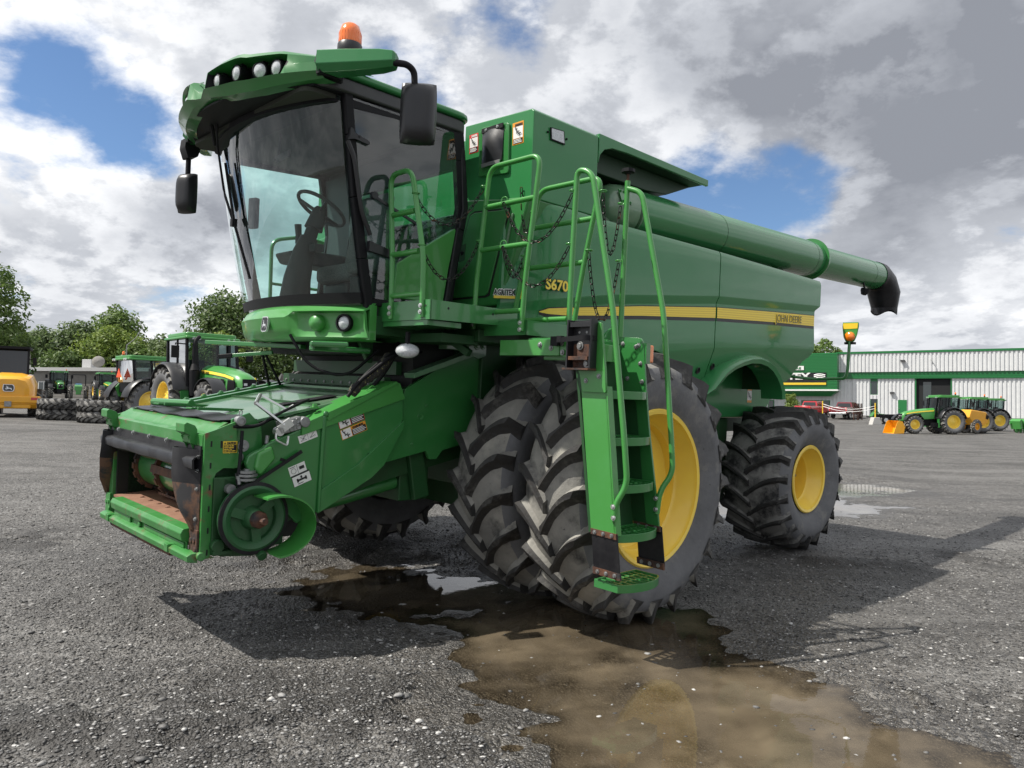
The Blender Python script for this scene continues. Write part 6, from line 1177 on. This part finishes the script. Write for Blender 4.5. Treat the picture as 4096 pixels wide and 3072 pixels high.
# yellow wheel loader, seen from behind
t = thing('wheel_loader', 'yellow wheel loader cut off by the left edge, rear hood with emblem', 'loader', (-21.25, 31.6, hgt(-21.2,31.6)-.14), R(119))
for s in (1,-1): wheel_simple(t, (.6,s*.85,.68), .68, .48, .34, 20, s, 'loader', [M['rtyre'], M['wall'], M['lug']]); wheel_simple(t, (3.4,s*.85,.68), .68, .48, .34, 20, s, 'loader', [M['rtyre'], M['wall'], M['lug']])
b = MB(); rows = []
for xx, w, z0, zt in ((-.95,.55,1.0,1.55),(-.93,.72,.92,1.72),(-.75,.85,.85,1.85),(-.2,.92,.85,1.98),(.6,.92,1.0,2.05),(1.5,.85,1.0,2.05)):
    rows.append([(xx,-w,z0),(xx,-w*1.0,lerp(z0,zt,.55)),(xx,-w*.82,lerp(z0,zt,.9)),(xx,-w*.4,zt),(xx,w*.4,zt),(xx,w*.82,lerp(z0,zt,.9)),(xx,w,lerp(z0,zt,.55)),(xx,w,z0)])
b.grid(rows); b.add(rows[0], [tuple(range(8))]); b.add(rows[-1], [tuple(range(7,-1,-1))]); hd_ = b.build('hood', M['loader'], t, bevel=.02, smooth=40)
b = MB(); b.box(-1.05,-.2,-1.12,1.12,.72,1.02); b.box(-1.0,.3,-.8,.8,.5,.75); b.prism([(-1.05,.72),(-.2,.72),(-.4,.5),(-.85,.5)], 'y', -1.0, 1.0); b.build('counterweight', M['loader'], t, bevel=.05)
b = MB(); b.box(1.3,3.3,-.55,.55,.5,1.3); b.bar((2.6,-.4,1.4),(4.2,-.4,1.1),.2,.25); b.build('front_frame', M['loader'], t)
b = MB()
for s in (1,-1): b.box(-1.06,-1.05,s*.80,s*1.05,.86,.97)
b.build('tail_lamp', M['redlens'], t); b = MB(); b.box(-1.07,-1.05,-.12,.12,.58,.80); b.build('tow_hitch', M['steel'], t)
emblem(hd_, (-.965,0,1.35), (0,-1,0), (0.12,0,1), .42, .30, 'grey')
b = MB(); b.prism([(.35,1.95),(1.95,1.6),(2.0,2.4),(1.75,3.05),(.55,3.05)], 'y', -.55, .55); cb = b.build('cab', M['carglass'], t, bevel=.03); b = MB(); b.prism(rrect(.35,1.95,-.62,.62,.15), 'z', 3.05, 3.16)
for s in (1,-1): b.bar((.36,s*.56,1.9),(.54,s*.56,3.05),.08,.08); b.tube([(.5,s*.6,2.6),(.45,s*.8,2.65)], .02, 6); b.box(.42,.48,s*.72,s*.86,2.35,2.7)
b.build('cab_roof', M['matt'], t)
# machines on the right
t1 = tractor('loader_tractor', 'green tractor in side view with yellow wheels, nearest of those on the right', 31.95, 55, math.pi+R(2), .98, group='green tractors on the right', label_text=True, frontx=2.85, exhaust=False)
tractor('loader_tractor', 'second green tractor on the right, hood hidden behind the nearest one', 36.6, 59, math.pi+R(4), .97, group='green tractors on the right', exhaust=False)
tractor('loader_tractor', 'third green tractor on the right, mostly hidden behind the second', 41.2, 64, math.pi+R(3), .95, group='green tractors on the right', exhaust=False)
t = thing('loader_bucket', 'yellow loader bucket on the gravel in front of the right-hand tractor', 'bucket', (28.1, 54.4, hgt(28,54.4)), math.pi); t.scale = (.62,.8,.85)
b = MB(); b.prism([(-.2,.05),(.95,.0),(1.0,.03),(.55,1.0),(.35,1.12),(-.05,1.05),(-.3,.6)], 'y', -1.0, -.96); b.prism([(-.2,.05),(.95,.0),(1.0,.03),(.55,1.0),(.35,1.12),(-.05,1.05),(-.3,.6)], 'y', .96, 1.0); b.prism([(-.2,.05),(.95,.0),(.95,.03),(-.17,.09),(-.26,.6),(-.03,1.02),(.33,1.09),(.35,1.12),(-.05,1.05),(-.3,.6)], 'y', -.98, .98); b.build('bucket_shell', M['loader'], t); b = MB(); b.box(-.6,-.25,-.5,.5,.25,.5); b.bar((-.3,.4,.5),(-1.2,.4,.55),.1,.14); b.bar((-.3,-.4,.5),(-1.2,-.4,.55),.1,.14); b.build('coupler', M['loader'], t)
t = thing('yellow_machine', 'yellow machine hood between the two right-hand tractors', 'loader', (35.4, 57.2, hgt(35.4,57.2)), R(190)); t.scale = (.68,.8,.9)
b = MB(); b.prism([(-1.25,.95),(-1.35,1.5),(-1.0,1.85),(.9,2.05),(1.2,1.4),(.6,.75),(-.6,.7)], 'y', -.7, .7); b.build('hood', M['loader'], t, bevel=.08)
for s in (1,-1): wheel_simple(t, (.3,s*.7,.62), .62, .4, .3, 18, s, 'loader')
b = MB(); b.prism([(-1.2,1.2),(-1.3,1.5),(-1.0,1.7),(-.9,1.3)], 'y', -.72, .72); b.build('tail_panel', M['matt'], t)
t = thing('planter', 'small green implement at the right edge with a yellow wheel', 'implement', (41.9, 60.5, hgt(41.9,60.5)), R(200))
wheel_simple(t, (0,.5,.35), .35, .2, .18, 14, 1); wheel_simple(t, (0,-.9,.35), .35, .2, .18, 14, -1)
b = MB(); b.bar((-1.5,-.4,.7),(1.5,-.4,.75),.12,.12); b.bar((-1.0,.2,.9),(1.2,.2,1.0),.1,.1)
for k in range(6): b.prism([(-1.2+.45*k,.35),(-1.0+.45*k,.3),(-.85+.45*k,.95),(-1.1+.45*k,1.15)], 'y', -.5, .35); b.cyl((-1.1+.45*k,-.1,.2),(-1.1+.45*k,-.06,.2),.2,n=12)
b.build('frame', M['bright'], t, bevel=.02)
# pickups
def pickup(x, y, heading, paint, lb):
    t = thing('pickup_truck', lb, 'pickup', (x, y, hgt(x, y)), heading, 'red pickups by the dealership'); b = MB()
    sec = lambda w, z0, z1, r: [(-w+r,z0),(w-r,z0),(w,z0+r),(w,z1-r),(w-r*.8,z1),(-w+r*.8,z1),(-w,z1-r),(-w,z0+r)]
    rows = [[(xx, yy, zz) for yy, zz in sec(w, z0, z1, .1)] for xx, w, z0, z1 in ((-2.75,.92,.62,1.25),(-2.7,.97,.55,1.3),(-.8,1.0,.5,1.32),(.0,1.0,.48,1.3),(1.5,1.0,.48,1.28),(2.55,.97,.5,1.2),(2.8,.88,.6,1.05))]
    b.grid(rows, closed=True); b.add(rows[0], [tuple(range(8))]); b.add(rows[-1], [tuple(range(8))]); body = b.build('body', M[paint], t, smooth=40)
    b = MB(); rows = [[(-.95+.15*f,-w,z),(1.25-.65*f,-w,z),(1.25-.65*f,w,z),(-.95+.15*f,w,z)] for f, w, z in ((0,.92,1.28),(.5,.86,1.6),(1,.76,1.88))]
    b.grid(rows, closed=True); b.add(rows[-1], [(0,1,2,3)]); b.build('cab', M[paint], t, bevel=.05)
    b = MB()
    for s in (1,-1): b.add([(-.72,s*.915,1.36),(.98,s*.915,1.36),(.62,s*.815,1.74),(-.66,s*.815,1.74)], [(0,1,2,3)])
    b.add([(-.975,-.74,1.36),(-.975,.74,1.36),(-.885,.66,1.74),(-.885,-.66,1.74)], [(0,1,2,3)]); b.add([(1.20,-.78,1.36),(1.20,.78,1.36),(.80,.70,1.78),(.80,-.70,1.78)], [(0,1,2,3)]); b.build('window', M['carglass'], t, flip=False)
    b = MB(); b.box(-2.62,-.98,-.85,.85,1.24,1.325); b.build('cargo_bed', M['matt'], t); b = MB(); b.box(-2.9,-2.72,-.92,.92,.5,.68); b.build('rear_bumper', M['chrome'], t, bevel=.03)
    b = MB(); b.box(-2.79,-2.76,-.78,.78,.78,1.22); b.build('tailgate', M[paint], t, bevel=.02)
    for s in (1,-1):
        b = MB(); b.box(-2.8,-2.6,s*.82,s*.985,.85,1.22); b.build('tail_lamp', M['redlens'], t, bevel=.02)
        for xx in (-1.75,1.8):
            e = bpy.data.objects.new('wheel', None); C.objects.link(e); e.parent = t; e.location = (xx, s*.9, .4)
            b = MB(); b.lathe([(.25,-.12),(.38,-.13),(.41,-.08),(.41,.08),(.38,.13),(.25,.12)], (0,0,0), (0,1,0), 22, closed=True); b.build('tyre', M['rubber'], e); b = MB(); b.lathe([(.26,s*.1),(.2,s*.06),(.06,s*.08),(0,s*.09)], (0,0,0), (0,1,0), 16); b.build('rim', M['chrome'], e)
pickup(35.4, 87.5, R(43), 'red', 'bright red pickup truck, left of the two parked by the dealership'); pickup(38.7, 86.0, R(46), 'cardark', 'dark red pickup truck seen from behind, right of the two by the dealership')
t = thing('forklift_mast', 'dark steel lift mast standing against the dark red pickup', 'lift mast', (38.75, 83.5, hgt(38.7,83.5)), R(10)); t.scale = (.6,.6,.72)
b = MB()
for yx in (-.75,.0,.25,.95): b.bar((yx,0,0),(yx,.1,2.6),.14,.12)
for z in (.5,1.2,1.9,2.5):
    b.bar((-.75,0,z),(.0,0,z),.06,.1); b.bar((.25,0,z),(.95,0,z),.06,.1)
for k in range(5): b.bar((-.6+.13*k,0,.5),(-.6+.13*k,.05,2.4),.04,.04); b.bar((.38+.12*k,0,.5),(.38+.12*k,.05,2.4),.04,.04)
b.build('mast_frame', M['rusty'], t)
t = thing('flatbed_trailer', 'low dark two-axle trailer behind the yellow post', 'trailer', (39.3, 78.5, hgt(39.3,78.5)), R(-2))
b = MB(); b.box(-1.5,2.2,-1.0,1.0,.62,.75); b.box(-1.5,2.2,-1.02,-.98,.72,1.0); b.bar((2.2,0,.6),(3.2,0,.5),.12,.12); b.prism([(-.7,.75),(1.4,.75),(1.2,.95),(-.5,.95)], 'y', -1.15, -.8); b.build('deck', M['matt'], t)
for xx in (-.35, .9):
    for s in (1,-1):
        e = bpy.data.objects.new('wheel', None); C.objects.link(e); e.parent = t; e.location = (xx, s*1.02, .40)
        b = MB(); b.lathe([(.22,-.1),(.38,-.11),(.40,-.06),(.40,.06),(.38,.11),(.22,.1)], (0,0,0), (0,1,0), 22, closed=True); b.build('tyre', M['rubber'], e); b = MB(); b.lathe([(.24,s*.08),(.2,s*.05),(.06,s*.07),(0,s*.08)], (0,0,0), (0,1,0), 16); b.build('rim', M['white'], e)
b = MB(); b.tube([(-1.3,.3,.75),(-1.1,.3,1.2),(-.8,.3,1.5),(-.4,.3,1.0),(.2,.2,.95)], .05, 6); b.prism([(-1.4,.75),(-.7,.75),(-.8,1.15),(-1.1,1.2)], 'y', -.2, .5); b.build('load', M['worn'], t)
posts = []
for x, y, lb, base_ in ((36.6, 75, 'yellow post in a concrete base before the flatbed trailer', 1), (33.6, 80.5, 'yellow post beside the bright red pickup', 0)):
    t = thing('barrier_post', lb, 'post', (x, y, hgt(x, y)), 0, 'yellow barrier posts'); b = MB()
    if base_: b.prism([(-.5,0),(.5,0),(.28,.75),(-.28,.75)], 'y', -.4, .4); b.build('concrete_base', M['concrete'], t, bevel=.03)
    b = MB(); b.cyl((0,0,.3),(0,0,2.2),.06); b.build('post', M['yprint'], t); b = MB()
    for z in (1.2,1.7): b.cyl((0,0,z),(0,0,z+.12),.063)
    b.build('band', M['oprint'], t); posts.append(Vector((x, y, hgt(x, y)+1.9)))
b = MB()
for dz in (0,-.25):
    pts = []
    for i in range(25): u_ = i/24; p = posts[0].lerp(posts[1], u_); p.z += dz-.75*4*u_*(1-u_)*.6; pts.append(p)
    b.tube(pts, .025, 5)
tag(b.build('barrier_rope', M['white'], None), 'white double rope sagging between the two yellow posts', 'rope')
# ------------------------------------------------------------------ sky, sun, camera
SUN = Vector((-.68,-.105,1.0)).normalized(); el = math.asin(SUN.z); az = math.atan2(SUN.x, SUN.y)
sun = bpy.data.objects.new('sun', bpy.data.lights.new('sun', 'SUN')); C.objects.link(sun); sun.data.energy = 5.0; sun.data.angle = R(.53); sun.data.color = (1,.95,.87); sun.rotation_euler = SUN.to_track_quat('Z', 'Y').to_euler()
W = bpy.data.worlds.new('World'); scene.world = W; W.use_nodes = True; nt = W.node_tree; nt.nodes.clear(); N = nt.nodes.new; Lk = nt.links.new
sky = N('ShaderNodeTexSky'); sky.sky_type = 'NISHITA'; sky.sun_disc = False; sky.sun_elevation = el; sky.sun_rotation = az % (2*math.pi); sky.air_density = 1.0; sky.dust_density = .1; sky.ozone_density = 6
b1 = N('ShaderNodeBackground'); b1.inputs[1].default_value = .10; Lk(sky.outputs[0], b1.inputs[0])
tc = N('ShaderNodeTexCoord'); sp = N('ShaderNodeSeparateXYZ'); Lk(tc.outputs['Generated'], sp.inputs[0])
def mth(op, a, b=None, clamp=False):
    n = N('ShaderNodeMath'); n.operation = op; n.use_clamp = clamp
    for i, v in enumerate((a, b)):
        if v is None: continue
        if isinstance(v, (int, float)): n.inputs[i].default_value = v
        else: Lk(v, n.inputs[i])
    return n.outputs[0]
zz = mth('ADD', mth('MAXIMUM', sp.outputs[2], 0.0), .34); px, py = mth('DIVIDE', sp.outputs[0], zz), mth('DIVIDE', sp.outputs[1], zz)
def cvec(ox, oy, sx=1.0, sy=1.0):
    c = N('ShaderNodeCombineXYZ'); Lk(mth('MULTIPLY', mth('ADD', px, ox), sx), c.inputs[0]); Lk(mth('MULTIPLY', mth('ADD', py, oy), sy), c.inputs[1]); c.inputs[2].default_value = 3.7; return c.outputs[0]
def cn(v, sc, det, rough=.58, dist=0.):
    n = N('ShaderNodeTexNoise'); n.inputs['Scale'].default_value = sc; n.inputs['Detail'].default_value = det; n.inputs['Roughness'].default_value = rough; n.inputs['Distortion'].default_value = dist; Lk(v, n.inputs['Vector']); return n.outputs['Fac']
def mrr(s, a, c, x=0., y=1., st='SMOOTHSTEP'):
    n = N('ShaderNodeMapRange'); n.interpolation_type = st; n.inputs[1].default_value = a; n.inputs[2].default_value = c; n.inputs[3].default_value = x; n.inputs[4].default_value = y; Lk(s, n.inputs[0]); return n.outputs[0]
def lobe(d, deg, soft):     # 1 near the direction d, falling to 0
    n = N('ShaderNodeVectorMath'); n.operation = 'DOT_PRODUCT'; Lk(tc.outputs['Generated'], n.inputs[0]); n.inputs[1].default_value = Vector(d).normalized()
    return mrr(n.outputs['Value'], math.cos(R(deg+soft)), math.cos(R(max(.1, deg-soft))))
def total(items):
    out = None
    for d, deg, soft, k in items:
        t = mth('MULTIPLY', lobe(d, deg, soft), k); out = t if out is None else mth('ADD', out, t)
    return out
SX, SY = 2.3, 1.1
d0 = cn(cvec(SX, SY), 1.55, 12, .60, .1); d1 = cn(cvec(SX-.06, SY-.009), 1.55, 12, .60, .1); big = cn(cvec(SX*1.7, SY+5), .7, 3, .5)
gaps = total([((.282,.924,.258), 3.5, 4, -.20), ((.345,.90,.262), 2, 4, -.16), ((.40,.88,.25), 1.5, 3, -.10), ((-.459,.824,.333), 2, 4, -.12), ((-.42,.853,.300), 1.5, 3, -.13), ((-.515,.773,.37), 1.5, 4, -.05), ((-.50,.80,.335), 1.5, 3, -.06), ((-.134,.902,.411), 2, 4, -.12), ((.207,.924,.321), 2, 4, -.12), ((-.022,.876,.49), 2.5, 3, -.13)])
cov = mth('ADD', mth('ADD', d0, mth('MULTIPLY', mth('SUBTRACT', big, .5), .35)), gaps); cover = mrr(cov, .31, .43)
thick = mrr(cov, .42, .70); lit = mrr(mth('SUBTRACT', d0, d1), -.035, .045)
fine = cn(cvec(SX, SY), 4.5, 8, .62)
shade = total([((.412,.836,.363), 8, 9, -.32), ((.465,.835,.294), 6, 8, -.22), ((-.475,.864,.164), 4, 5, -.22), ((-.34,.92,.18), 4, 5, -.16), ((-.229,.867,.443), 5, 6, -.10), ((-.508,.804,.29), 5, 5, .16), ((.104,.904,.42), 7, 8, -.10), ((.0,.86,.5), 8, 8, -.08), ((.481,.866,.136), 5, 6, .16), ((-.40,.91,.11), 3, 4, .15)])
br = mth('ADD', mth('MULTIPLY', mth('SUBTRACT', 1.0, thick), .42), mth('MULTIPLY', lit, .30)); br = mth('ADD', br, mth('MULTIPLY', mth('SUBTRACT', fine, .5), .22)); br = mth('ADD', mth('ADD', br, .16), shade)
ramp = N('ShaderNodeValToRGB'); cr = ramp.color_ramp; cr.elements[0].position = .02; cr.elements[0].color = (.24,.255,.29,1); cr.elements[1].position = .85; cr.elements[1].color = (.86,.87,.89,1); e = cr.elements.new(.42); e.color = (.47,.49,.53,1); Lk(br, ramp.inputs[0])
b2 = N('ShaderNodeBackground'); b2.inputs[1].default_value = 1.0; Lk(ramp.outputs[0], b2.inputs[0])
hz = mrr(sp.outputs[2], -.02, .10, .85, 0.)
ms = N('ShaderNodeMixShader'); Lk(mth('MAXIMUM', cover, mth('MULTIPLY', hz, .6)), ms.inputs[0]); Lk(b1.outputs[0], ms.inputs[1]); Lk(b2.outputs[0], ms.inputs[2]); ow = N('ShaderNodeOutputWorld'); Lk(ms.outputs[0], ow.inputs[0])
cam = bpy.data.objects.new('camera', bpy.data.cameras.new('camera')); C.objects.link(cam); scene.camera = cam
rl, pi_ = R(.9), math.atan(48/1609); c_, s_, cp_, sp_ = math.cos(rl), math.sin(rl), math.cos(pi_), math.sin(pi_)
rx_, up_, fz_ = Vector((c_, -s_*sp_, s_*cp_)), Vector((-s_, -c_*sp_, c_*cp_)), Vector((0, cp_, sp_))
cam.matrix_world = Matrix(((rx_.x, up_.x, -fz_.x, 0), (rx_.y, up_.y, -fz_.y, 0), (rx_.z, up_.z, -fz_.z, 1.55), (0,0,0,1)))
cam.data.sensor_width = 36; cam.data.lens = 36*1609/2212; cam.data.clip_start = .05; cam.data.clip_end = 6000
vs_ = scene.view_settings; vs_.view_transform = 'Standard'; vs_.look = 'None'; vs_.exposure = .35; vs_.gamma = 1; vs_.use_curve_mapping = False
scene.cycles.max_bounces = 8; scene.cycles.transparent_max_bounces = 16
